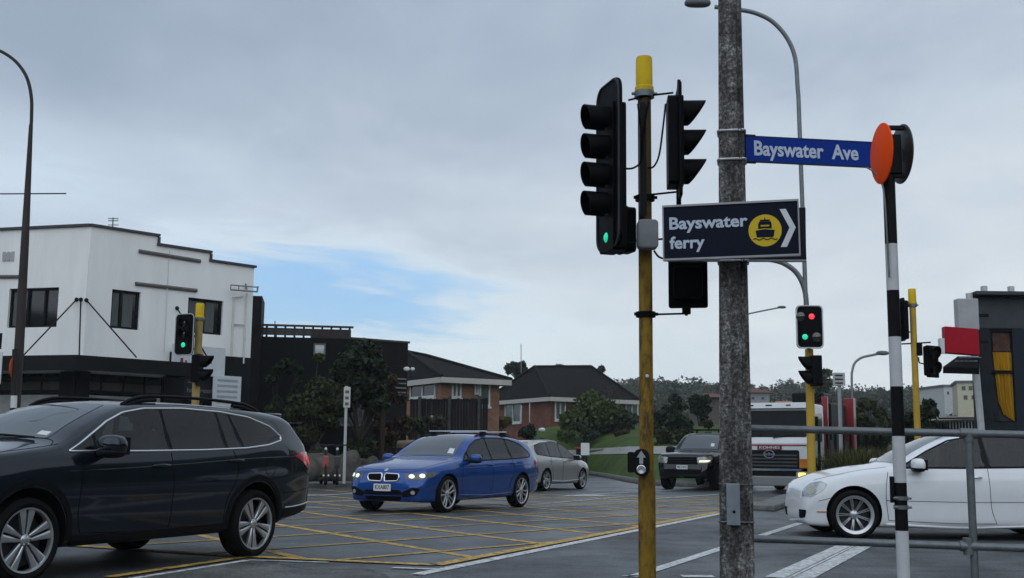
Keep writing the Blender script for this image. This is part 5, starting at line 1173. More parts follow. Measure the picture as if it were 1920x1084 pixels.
# ---- signal with street lamp behind the signs
def lamp_signal():
    Y0 = 18.0; b = at(1518, 760, Y0)
    rt = empty('traffic_signal', (b.x, Y0, 0), 0, 'yellow signal post under a tall curved grey lamp, showing red and green', 'traffic signal')
    lo = lambda px, py, Y=Y0: at(px, py, Y) - Vector((b.x, Y0, 0))
    MB().tube([(0,0,0), lo(1517,655)], .065, 16).build('pole', YPD, rt, smooth=50)
    MB().tube([lo(1517,658), lo(1511,570), lo(1505,400), lo(1497,180)] + [Vector(p) for p in spline([lo(1496,170), lo(1491,110), lo(1476,72), lo(1450,42), lo(1420,26), lo(1390,19), lo(1340,13)], 5)], .036, 12).build('lamp_arm', GALV, rt, smooth=50)
    MB().tube([Vector(p) for p in spline([lo(1513,585), lo(1509,545), lo(1496,515), lo(1475,497), lo(1450,488), lo(1405,484)], 5)], .042, 12).build('outreach_arm', GALV, rt, smooth=50)
    MB().ellipsoid(tuple(lo(1308,6)), (.22,.11,.06), 16, pw=.7).build('lamp_head', mat('lamp grey', (.12,.13,.14), .4), rt, smooth=50)
    head(rt, lo(1518, 613, 17.8), R(-93), [.16,.16,-.16,-.16], .42, -.34, .34, {0: REDL, 3: GRN}, .075, .048, (.05,.03), skip=(0,1,2,3), ys=[.03,-.14,.10,-.08], housing=(.30,.12), rim=mat('white border', (.5,.52,.53), .5), corner=.07)
    head(rt, lo(1524, 694, 17.85), R(178), [.10,-.12], .30, -.24, .22, {}, .105, None, (.20,.03), housing=(.24,.12), corner=.02, back=False)
lamp_signal()

# ---- signal at the far right
def far_right_signal():
    Y0 = 20.0; b = at(1716, 700, Y0)
    rt = empty('traffic_signal', (b.x, Y0, 0), 0, 'slim yellow signal post whose dark head faces the shop, right of the striped pole', 'traffic signal')
    lo = lambda px, py, Y=Y0: at(px, py, Y) - Vector((b.x, Y0, 0))
    z = lambda py: at(1714, py, Y0).z
    pole_part(rt, None, z(570), .055, YPD); cap_part(rt, z(570), z(542), .068)
    head(rt, lo(1748, 677), R(-60), [.14,-.13], .30, -.29, .27, {}, .105, None, (.12,.05), housing=(.22,.1), corner=.02)
    head(rt, lo(1689, 600), R(185), [.22,0,-.22], .34, -.38, .38, {}, .10, None, (.15,.05), housing=(.2,.1), corner=.05)
    k = MB(); k.tube([lo(1690,568), lo(1714,566)], .014, 6); k.tube([lo(1690,645), lo(1714,644), lo(1745,642)], .014, 6); k.box(tuple(lo(1722,655)), (.10,.12,.22))
    k.tube([Vector(p) for p in spline([lo(1698,610), lo(1704,622), lo(1712,622)], 5)], .012, 6); k.tube([Vector(p) for p in spline([lo(1722,670), lo(1724,680), lo(1732,682)], 5)], .012, 6); k.build('bracket', SIGBLK, rt, smooth=50)
far_right_signal()

# ---- signal before the white corner building
def left_signal():
    Y0 = 23.0; b = at(370, 680, Y0)
    rt = empty('traffic_signal', (b.x, Y0, 0), 0, 'yellow signal post with a bright cap and green light before the white building', 'traffic signal')
    lo = lambda px, py, Y=Y0: at(px, py, Y) - Vector((b.x, Y0, 0)); z = lambda py: at(371, py, Y0).z
    pole_part(rt, None, z(596), .075, mat('pole dull yellow', (.33,.25,.09), .5, var=.2, vs=4)); cap_part(rt, z(596), z(569), .085)
    c = 628; dz = lambda py: at(345, py, 22.8).z - at(345, c, 22.8).z
    head(rt, lo(346, c, 22.8), R(-112), [dz(606), dz(626), dz(647)], .46, dz(667), dz(588), {2: GRN}, .085, .055, (.12,.04), skip=(2,), housing=(.26,.12), rim=mat('pale border', (.42,.44,.45), .5), corner=.09)
    head(rt, lo(374, 690, 22.9), R(-8), [.12,-.15], .26, -.36, .28, {}, .12, None, (.26,.05), housing=(.26,.12), corner=.03)
    MB().tube([lo(350,600), lo(372,598)], .014, 6).tube([lo(350,655), lo(372,654)], .014, 6).build('bracket', SIGBLK, rt)
left_signal()

# ---- tall lamp post at the left edge, with the orange crossing disc on it
def left_lamp():
    Y0 = 20.0; b = at(27, 790, Y0)
    rt = empty('street_lamp', (b.x, Y0, 0), 0, 'tall brown street lamp with a thin cross bar and an orange disc', 'street lamp')
    lo = lambda px, py, Y=Y0: at(px, py, Y) - Vector((b.x, Y0, 0)); BR = mat('lamp brown', (.045,.037,.035), .55, var=.25, vs=4, stretch=(1,1,.4)); GL = mat('lamp pale grey', (.16,.17,.18), .5, .3)
    MB().tube([(0,0,0), lo(27,790), lo(36,650), lo(47,450), lo(58,235)], [.085,.085,.083,.070,.035], 14).build('pole', BR, rt, smooth=50)
    MB().tube([lo(58,240)] + [Vector(p) for p in spline([lo(59,225), lo(59,185), lo(52,150), lo(38,125), lo(18,106), lo(-10,92), lo(-60,82), lo(-110,78)], 5)], .030, 10).build('lamp_arm', BR, rt, smooth=50)
    MB().ellipsoid(tuple(lo(-130,76)), (.25,.12,.07), 14, pw=.7).build('lamp_head', GL, rt, smooth=50)
    MB().tube([lo(-70,364), lo(124,363)], .012, 6).build('cross_bar', BR, rt)
    MB().lathe([(0,.006),(.19,.006),(.19,-.006),(0,-.006)], Matrix.Translation(lo(27,690,19.85)) @ Matrix.Rotation(R(178), 4, 'Z') @ Matrix.Rotation(PI/2, 4, 'Y') @ Matrix.Rotation(0, 4, 'X'), 32).build('disc', mat('dull orange', (.45,.09,.03), .5), rt, smooth=40)
    MB().tube([lo(24,800,19.8), lo(28,655,19.8)], .045, 12).build('cable_guard', mat('guard dark', (.03,.027,.027), .6), rt, smooth=50)
    MB().tube([lo(25.5,765,19.76), lo(26.5,742,19.76)], .053, 12).build('white_band', PLATEW, rt, smooth=50)
left_lamp()

# ---- parking sign post on the far footpath
def sign_post():
    p = gr(645, 907, .125)
    rt = empty('parking_sign', tuple(p), 0, 'slim white parking sign post on the far footpath beside the scooters', 'sign post')
    t = at(650, 724, p.y)-p; WP = mat('post white', (.42,.43,.42), .5, var=.1)
    MB().tube([(0,0,0), t], .045, 10).build('post', WP, rt, smooth=50)
    pl = MB().box((t.x+.03, t.y-.06, t.z-.34), (.20,.02,.62)).build('plate', mat('plate pale', (.5,.5,.47), .5), rt, bevel=.005)
    k = MB(); 
    for z_ in (.16,-.02,-.2): k.box((t.x+.03, t.y-.075, t.z-.34+z_), (.11,.012,.09))
    k.build('sign_print', mat('print grey', (.12,.11,.10), .6), pl)
sign_post()

def scooter(px, py, col, label, first=None):
    p = gr(px, py, .125)
    if first: return copy_tree(first, None, tuple(p), R(-62), label)
    rt = empty('electric_scooter', tuple(p), R(-60), label, 'scooter', 'electric scooters parked on the far footpath')
    return rt
def make_scooter(px, py, col, label, rz):
    rt = empty('electric_scooter', tuple(gr(px, py, .125)), rz, label, 'scooter', 'electric scooters parked on the far footpath')
    DK = mat('scooter dark', (.02,.02,.022), .5); C = mat('scooter ' + str(col), col, .4, coat=.5)
    MB().box((-.05,0,.16), (.62,.17,.07)).build('deck', DK, rt, bevel=.02)
    MB().tube([(.40,0,.12),(.33,0,.45),(.22,0,1.12)], .035, 10).build('stem', DK, rt, smooth=50)
    MB().box((.295,0,.66), (.09,.15,.34)).build('stem_shroud', C, rt, bevel=.03)
    MB().tube([(.20,-.26,1.14),(.22,-.1,1.12),(.22,.1,1.12),(.20,.26,1.14)], .02, 8).build('handlebar', DK, rt, smooth=50)
    MB().ellipsoid((.27,0,1.02), (.03,.04,.04), 10).build('lamp', PLATEW, rt)
    MB().ellipsoid((.46,.07,.27), (.02,.03,.03), 8).build('reflector', PLATEW, rt)
    MB().ellipsoid((.46,-.07,.27), (.02,.03,.03), 8).build('reflector', PLATEW, rt)
    for x in (.42,-.42):
        MB().lathe([(.05,-.03),(.11,-.035),(.125,-.02),(.125,.02),(.11,.035),(.05,.03)], Matrix.Translation((x,0,.125)) @ Matrix.Rotation(PI/2, 4, 'X'), 20).build('wheel', RUB, rt, smooth=40)
    MB().box((-.40,0,.27), (.22,.10,.03)).build('mudguard', DK, rt, bevel=.01)
make_scooter(606, 909, (.33,.06,.06), 'e-scooter with a red stem parked on the far footpath', R(-72)); make_scooter(629, 909, (.03,.035,.035), 'dark e-scooter parked between the red one and the white sign post', R(-76))

# ---- small sign posts, street lamps and fence on the right
def right_small():
    b = at(1577, 840, 30)
    rt = empty('bus_sign', (b.x, 30, 0), 0, 'small white sign on a slim grey post, right of the truck', 'sign'); lo = lambda px, py, Y=30: at(px, py, Y)-Vector((b.x,30,0))
    MB().tube([(0,0,0), lo(1573,700)], .05, 10).build('post', mat('post pale grey', (.33,.34,.35), .5), rt, smooth=50)
    pl = MB().box(tuple(lo(1573,711,29.93)), (.32,.02,.34)).build('plate', mat('sign plate grey', (.42,.43,.43), .5), rt, bevel=.01); k = MB()
    for d_ in (.10,.0,-.10): k.box(tuple(lo(1573,711,29.91) + Vector((0,0,d_))), (.20,.012,.035))
    k.build('sign_print', mat('print dark', (.05,.05,.05), .6), pl)
    def lamp(px0, py0, pts, Y, label, r):
        b = at(px0, py0, Y); rt = empty('street_lamp', (b.x, Y, zg(b.x, Y)), 0, label, 'street lamp'); lo = lambda px, py: at(px, py, Y) - Vector(rt.location)
        MB().tube([(0,0,0), lo(*pts[0])] + [Vector(p) for p in spline([lo(*q) for q in pts[1:]], 4)], r, 8).build('pole', GALV, rt, smooth=50); e = lo(*pts[-1]); MB().ellipsoid(tuple(e), (r*6,r*3,r*2), 10).build('lamp_head', mat('lamp grey', (.12,.13,.14), .4), rt, smooth=50)
    lamp(1597, 720, [(1597,715),(1597,700),(1602,682),(1615,671),(1635,666),(1655,662)], 85, 'distant curved street lamp above the trees behind the small white sign', .09)
    lamp(1392, 640, [(1390,620),(1392,598),(1400,590),(1420,585),(1445,580),(1466,576)], 45, 'thin street lamp arm reaching right from behind the concrete pole', .03)
    fb = empty('picket_fence', (at(1560,840,34).x, 34, 0), 0, 'low dark railing beside the long grass, right of the truck', 'fence'); o = Vector(fb.location)
    A, B = at(1535,812,33)-o, at(1650,812,36)-o; rl = MB().tube([A,B], .03, 6).tube([A-Vector((0,0,.8)),B-Vector((0,0,.8))], .03, 6); rl.build('rail', BLK, fb)
    for k in range(9):
        p = A.lerp(B, k/8); MB().box((p.x,p.y,p.z/2), (.07,.07,p.z)).build('post', BLK, fb)
right_small()
# small signs cut by the left edge
es = empty('edge_sign', (at(-16,680,17).x, 17, 0), 0, 'white sign with a dark top cut by the left edge of the street view', 'sign'); lo_ = lambda px, py: at(px,py,17)-Vector(es.location)
MB().tube([(0,0,0), lo_(-16,620)], .04, 10).build('post', GALV, es, smooth=50); c_ = (lo_(-18,660)+lo_(-18,720))/2; MB().box(tuple(c_), (.33,.02,(lo_(0,660)-lo_(0,720)).z)).build('plate', PLATEW, es); MB().box(tuple((lo_(-18,624)+lo_(-18,655))/2), (.33,.03,.24)).build('plate', NAVY, es)
# ------------------------------------------------------------------ buildings
def solve_u(px, O, d, py=585):
    """distance along a wall (origin O, direction d in plan) that is seen at photo column px (at row py)"""
    k = ray(px, py); kx = k.x/k.y; return (kx*O[1] - O[0])/(d[0] - kx*d[1])
def wall_panel(O, d, cols, openings, h, reveal=.16, z0=0.0):
    """a wall in plan from O along d; cols = [(u_end, top)] stepped parapet; openings (u0,u1,z0,z1) are real holes with reveals"""
    d = Vector((d[0], d[1], 0)).normalized(); n = Vector((d.y, -d.x, 0))      # n faces the street (right-hand side of d)
    us = sorted({0.0} | {c[0] for c in cols} | {q for o in openings for q in o[:2]}); zs = sorted({z0} | {c[1] for c in cols} | {q for o in openings for q in o[2:]})
    top = lambda u: next((c[1] for c in cols if u < c[0]), cols[-1][1]); m = MB(); P = lambda u, z, b=0: Vector(O) + d*u - n*b + Vector((0, 0, z))
    for a, b in zip(us, us[1:]):
        for lo, hi in zip(zs, zs[1:]):
            mu, mz = (a+b)/2, (lo+hi)/2
            if mz > top(mu) or any(o[0] < mu < o[1] and o[2] < mz < o[3] for o in openings): continue
            m.add([P(a,lo), P(b,lo), P(b,hi), P(a,hi)], [(0,1,2,3)])
    for o in openings:
        a, b, lo, hi = o; q = [(a,lo),(b,lo),(b,hi),(a,hi)]
        for i in range(4): p1, p2 = q[i], q[(i+1) % 4]; m.add([P(*p1), P(*p2), P(*p2, reveal), P(*p1, reveal)], [(3,2,1,0)])
    prev = 0.0; pt = None
    for ue, t in cols:                       # parapet thickness and step ends
        m.add([P(prev,t), P(ue,t), P(ue,t,.3), P(prev,t,.3)], [(0,1,2,3)])
        if pt is not None: m.add([P(prev,t), P(prev,pt), P(prev,pt,.3), P(prev,t,.3)], [(0,1,2,3)])
        prev, pt = ue, t
    return m, P, n, d
def window_unit(rt, P, n, d, o, fm, gm, mull=(), rec=.12, fw=.07, curtain=None, name='window'):
    a, b, lo, hi = o; f = MB(); M = Matrix.Translation(P(0, 0, rec)) @ Matrix(((d.x, n.x, 0, 0), (d.y, n.y, 0, 0), (0, 0, 1, 0), (0, 0, 0, 1)))   # local x along wall, y outwards
    for z in (lo+fw/2, hi-fw/2): f.box(((a+b)/2, 0, z), (b-a, .06, fw), M=M)
    for u in (a+fw/2, b-fw/2): f.box((u, 0.002, (lo+hi)/2), (fw, .06, hi-lo-2*fw), M=M)
    for t in mull: f.box((a+(b-a)*t, .004, (lo+hi)/2), (fw*.9, .06, hi-lo-2*fw), M=M)
    fr = f.build(name, fm, rt); 
    if curtain:
        c = MB()
        for t0, t1 in curtain: c.box((a+(b-a)*(t0+t1)/2, -.02, (lo+hi)/2), ((b-a)*(t1-t0), .01, hi-lo-2*fw-.02), M=M)
        c.build('curtain', mat('net curtain', (.09,.10,.10), .7, var=.3, vs=5, stretch=(6,6,.3)), fr)
    MB().box(((a+b)/2, -.035, (lo+hi)/2), (b-a-.02, .008, hi-lo-.02), M=M).build('pane', gm, fr); return fr

WG = mat('window glass', (.008,.010,.013), .06, ior=1.45, var=.6, vs=.8, rvar=0); FBLK = mat('frame black', (.006,.0065,.007), .5)
def white_building():
    C = Vector((-13.1, 35.0, 0)); dR = (.707, .707); dL = (.966, -.26)
    rt = empty('corner_building', tuple(C), 0, 'white two-storey corner building with a stepped parapet, black canopy and shopfront', 'building')
    RW = mat('render white', (.75,.75,.735), .8, var=.07, vs=1.6, col2=(.63,.63,.61), c2thr=.70, stretch=(1,1,.22), bump=.05, bs=30); CAP = mat('cap dark', (.06,.06,.065), .6); FAS = mat('fascia black', (.008,.009,.010), .5); SOF = mat('soffit grey', (.16,.16,.155), .7); BAR = mat('moulding', (.12,.115,.11), .7)
    loc = lambda p: Vector(p) - C
    hz = lambda px, py, u: at(px, py, (C.y + dR[1]*u)).z
    U = lambda px: solve_u(px, C, dR)
    ue = U(473); u1, u2 = U(288), U(388)
    tops = [(u1, hz(200, 430, U(200))), (u2, hz(340, 467.5, U(340))), (ue, hz(430, 496, U(430)))]
    op = [(U(208), U(262), hz(235,617,U(235)), hz(235,545,U(235))), (U(352), U(418), hz(385,626,U(385)), hz(385,561,U(385)))]
    m, P, n, d = wall_panel((0,0,0), dR, tops, op, 0); m.build('wall', RW, rt)
    for o, mu in zip(op, ((.36,), (.5,))): window_unit(rt, P, n, d, o, FBLK, WG, mu, curtain=[(.08,.32),(.45,.8)])
    cp = MB(); M = Matrix(((d.x, n.x, 0, 0), (d.y, n.y, 0, 0), (0, 0, 1, 0), (0, 0, 0, 1))); pv = 0; pt = None
    for q, t in tops:
        cp.box(((pv+q)/2 + .02, -.13, t+.035), (q-pv+.08, .42, .08), M=M)
        if pt is not None: cp.box((pv+.035, -.13, (t+pt)/2 + .02), (.075, .40, pt-t-.09), M=M)
        pv, pt = q, t
    cp.build('parapet_cap', CAP, rt)
    for (xa, ya), (xb, yb) in (((253,471),(370,490)), ((250,532),(366,545))): MB().tube([P(U(xa), hz(xa,ya,U(xa)), -.03), P(U(xb), hz(xb,yb,U(xb)), -.03)], .065, 6).build('moulding', BAR, rt)
    # left face runs from the far left up to the corner
    Lb = 14.0; O2 = (-dL[0]*Lb, -dL[1]*Lb, 0); Ow = C + Vector(O2)
    U2 = lambda px: solve_u(px, Ow, dL); h2 = lambda px, py: at(px, py, Ow.y + dL[1]*U2(px)).z
    op2 = [(U2(15), U2(108), h2(60,614), h2(60,540)), (U2(15)-5.2, U2(108)-5.2, h2(60,614), h2(60,540))]
    m2, P2, n2, d2 = wall_panel(O2, dL, [(Lb, tops[0][1])], op2, 0); m2.build('wall', RW, rt)
    for o in op2: window_unit(rt, P2, n2, d2, o, FBLK, WG, (.36,.70), curtain=[(.05,.22)])
    MB().box((Lb/2, -.13, tops[0][1]+.035), (Lb, .42, .08), M=Matrix.Translation(O2) @ Matrix(((d2.x, n2.x, 0, 0), (d2.y, n2.y, 0, 0), (0, 0, 1, 0), (0, 0, 0, 1)))).build('parapet_cap', CAP, rt)
    MB().tube([P2(U2(-30), h2(-30,519), -.03), P2(U2(37), h2(37,519), -.03)], .06, 6).build('moulding', BAR, rt)
    ft = MB()
    for k in range(5): ft.box(tuple(P2(U2(1 + k*4), h2(8,481), -.02)), (.10,.03,.20 if k % 2 else .3))
    ft.build('faded_numerals', mat('faded grey', (.36,.37,.37), .8), rt)
    tx = MB(); bk = Vector((-.707,.707,0)); e = P(ue, 0)
    tx.add([e, e+bk*9, e+bk*9+Vector((0,0,tops[2][1])), e+Vector((0,0,tops[2][1]))], [(0,1,2,3)]); roof_z = tops[2][1]-.3
    tx.add([Vector((0,0,roof_z)), P(ue,roof_z), P(ue,roof_z)+bk*9, Vector(O2)+Vector((0,9,roof_z)), Vector(O2)+Vector((0,0,roof_z))], [(0,1,2,3,4)]); tx.build('wall', RW, rt)
    # street canopy: a black fascia round a pale soffit, hung on rods
    cz1, cz0 = hz(155,664,0)-.16, hz(155,689,0)-.18; ow = 1.5
    cor = (n + n2).normalized()*ow/ math.cos(math.acos(max(-1, min(1, n.dot(n2))))/2); uc = U(322)
    ring = [P(uc, 0), P(uc, 0)+n*ow, cor, P2(0,0)+n2*ow, P2(0,0)]
    cn = MB(); cn.prism([(p.x, p.y) for p in [P(uc-.02, 0, -.02), P(uc-.02, 0)+n*(ow-.1), cor*.94, P2(0.02,0)+n2*(ow-.1), P2(0.02,0,-.02)]], cz0+.10, cz0+.22); cn.build('canopy_soffit', SOF, rt)
    fs = MB()
    for p, q in ((ring[0], ring[1]), (ring[1], ring[2]), (ring[2], ring[3])):
        t = (q-p).normalized(); nn = Vector((t.y, -t.x, 0)); 
        if nn.dot(p+q) < 0: nn = -nn
        fs.prism([tuple(v)[:2] for v in (p, q, q-nn*.1, p-nn*.1)], cz0, cz1)
    fs.build('canopy_fascia', FAS, rt)
    fb = MB(); fb.box(((uc+ue)/2, .03, (hz(440,669,U(440))+cz0)/2-.1), (ue-uc-.01, .06, hz(440,669,U(440))-cz0+.2), M=M); fb.build('fascia_band', FAS, rt)
    def rod(px, py, qx, qy, wallP, Uf, hf, outn, Of):
        a = wallP(Uf(px), hf(px,py), -.02); b_ = wallP(Uf(px), cz1, -.02) + outn*(ow-.15); dirn = b_ - a
        tgt = loc(at(qx, qy, (a+b_).y*.5 + C.y - .5)); b2 = Vector((tgt.x, tgt.y, cz1)); r_ = MB().tube([a, b2], .022, 6); r_.ellipsoid(tuple(a), (.07,.07,.07), 8); r_.build('stay_rod', FBLK, rt)
    hz_ = lambda px, py: hz(px, py, U(px))
    rod(160,563,256,664, P, U, hz_, n, C); rod(331,578,398,648, P, U, hz_, n, C); rod(143,562,44,656, P2, U2, h2, n2, Ow); rod(151,562,149,660, P2, U2, h2, n2, Ow)
    # shopfront under the canopy: dark piers, transom lights, pale poster strips
    sg = MB(); sg.box((ue/2, .02, cz0/2), (ue-.02, .03, cz0), M=M); sg.build('shop_glass', WG, rt)
    for px, wd in ((160,.45),(330,.7),(455,.6)): MB().box((U(px), .08, cz0/2), (wd, .12, cz0+.1), M=M).build('pier', FAS, rt)
    M2 = Matrix.Translation(O2) @ Matrix(((d2.x, n2.x, 0, 0), (d2.y, n2.y, 0, 0), (0, 0, 1, 0), (0, 0, 0, 1)))
    sg2 = MB(); sg2.box((Lb/2, .02, cz0/2), (Lb-.02, .03, cz0), M=M2); sg2.build('shop_glass', WG, rt)
    for px, wd in ((140,.55),(-60,.5)): MB().box((U2(px), .08, cz0/2), (wd, .12, cz0+.1), M=M2).build('pier', FAS, rt)
    tm = MB(); zt = hz(240,738,U(240))
    for px in (197,238,277,310): tm.box((U(px), .05, (cz0+zt)/2), (.05,.05,cz0-zt), M=M)
    for px in (12,50,90,130,-30): tm.box((U2(px), .05, (cz0+zt)/2), (.05,.05,cz0-zt), M=M2)
    tm.box((U(235), .05, zt), (U(312)-U(165), .06, .08), M=M); tm.box((U2(50), .05, zt), (U2(130)-U2(-50), .06, .08), M=M2); tm.build('transom', FBLK, rt)
    tg = mat('transom glass', (.06,.055,.055), .2, var=.4, vs=1.0); pz = MB(); pz.box((U(238), .04, (cz0+zt)/2-.1), (U(312)-U(165), .02, cz0-zt-.3), M=M); pz.box((U2(50), .04, (cz0+zt)/2-.1), (U2(130)-U2(-50), .02, cz0-zt-.3), M=M2); pz.build('transom_pane', tg, rt)
    ps = MB(); PW = mat('poster pale', (.30,.31,.31), .6, var=.25, vs=2.0, col2=(.12,.12,.13), c2thr=.66); ps.box((U(235), .055, zt-.75), (U(310)-U(162), .02, 1.3), M=M); ps.box((U2(60), .055, zt-.75), (U2(122)-U2(-40), .02, 1.3), M=M2); ps.build('window_poster', PW, rt)
    # board signs on the street wall
    def board(x0, x1, y0, y1, m_, proud, name='sign_board'):
        u0, u1_ = U(x0), U(x1); a_, b_ = hz((x0+x1)/2, y1, (u0+u1_)/2), hz((x0+x1)/2, y0, (u0+u1_)/2)
        return MB().box(((u0+u1_)/2, proud, (a_+b_)/2), (u1_-u0, .05, b_-a_), M=M).build(name, m_, rt, bevel=.01), (u0+u1_)/2, (a_+b_)/2, u1_-u0, b_-a_
    SBW = mat('board white', (.50,.53,.56), .5, var=.06)
    FM = lambda u, z, pr_: Matrix.Translation(P(u, z, -pr_)) @ Matrix(((d.x, 0, n.x, 0), (d.y, 0, n.y, 0), (0, 1, 0, 0), (0, 0, 0, 1)))
    o, u, z, ww, hh = board(318, 417, 650, 705, SBW, .30)
    q = MB(); q.prism(rrect(.10,.16,.02), 0, .01, FM(u-.35*ww+.05, z-.03, .33)); q.prism(rrect(.06,.10,.02), 0, .01, FM(u-.35*ww+.2, z-.06, .33)); q.build('sign_print', mat('print maroon', (.22,.03,.06), .6), o)
    sw = MB().prism(disc(.13,20,0,0), 0, .012, FM(u+.02*ww, z+.28, .33) @ Matrix.Diagonal((1,1.2,1,1))).build('sign_print', mat('print pink', (.5,.22,.25), .6), o)
    o, u, z, ww, hh = board(340, 420, 708, 752, mat('board black', (.02,.022,.026), .5), .10)
    text_obj('lettering', 'hairdressing', mat('letter grey', (.16,.17,.18), .5), o, FM(u+.05, z-.05, .13), width=ww*.72, height=.16)
    text_obj('lettering', 'salon', mat('letter grey', (.16,.17,.18), .5), o, FM(u-.25*ww+.1, z+.22, .13), width=ww*.26, height=.10)
    o, u, z, ww, hh = board(395, 447, 706, 790, SBW, .36)
    q = MB(); 
    for k in range(9): q.prism([(-.36*ww,-.035),(.36*ww,-.035),(.36*ww,.035),(-.36*ww,.035)], 0, .008, FM(u, z+hh*.40-k*.18, .39))
    q.build('sign_print', mat('print faint', (.30,.33,.36), .6), o)
    # service mast, downpipes
    PG = mat('pipe grey', (.55,.55,.54), .6)
    for pts, rr in (([(436,556),(436,665)],.03), ([(459,550),(459,682)],.03), ([(436,608),(459,609)],.025), ([(433,558),(452,556)],.03), ([(310,470),(310,660)],.012)):
        MB().tube([P(U(x), hz(x, y, U(x)), -.06) for x, y in pts], rr, 6).build('downpipe', PG, rt)
    br = MB(); a, b = P(U(420), hz(420,545,U(420)), -.35), P(U(470), hz(470,549,U(470)), -.35); br.tube([a,b], .03, 6); br.tube([a+Vector((0,0,.16)), b+Vector((0,0,.16))], .025, 6)
    for t in (0,.3,.6,1): p = a.lerp(b, t); br.tube([p, p+Vector((0,0,.16))], .02, 5)
    br.tube([b+Vector((-.4,0,.1)), b+Vector((-.4,0,.28))], .03, 6); br.tube([b, b+Vector((.0,.1,.2))], .03, 6); br.build('cable_bracket', mat('bracket dark', (.22,.22,.22), .6), rt)
    an = empty('tv_aerial', tuple(at(211, 430, 37)), 0, 'small aerial on the parapet of the white building', 'aerial'); o_ = an.location; q = MB(); pp = lambda x, y: at(x, y, 37) - Vector(o_)
    q.tube([pp(211,436), pp(212,408)], .02, 6)
    for y in (410, 414, 422): q.tube([pp(203,y), pp(222,y)], .015, 5)
    q.build('antenna', mat('aerial metal', (.10,.10,.10), .5, .5), an)
white_building()

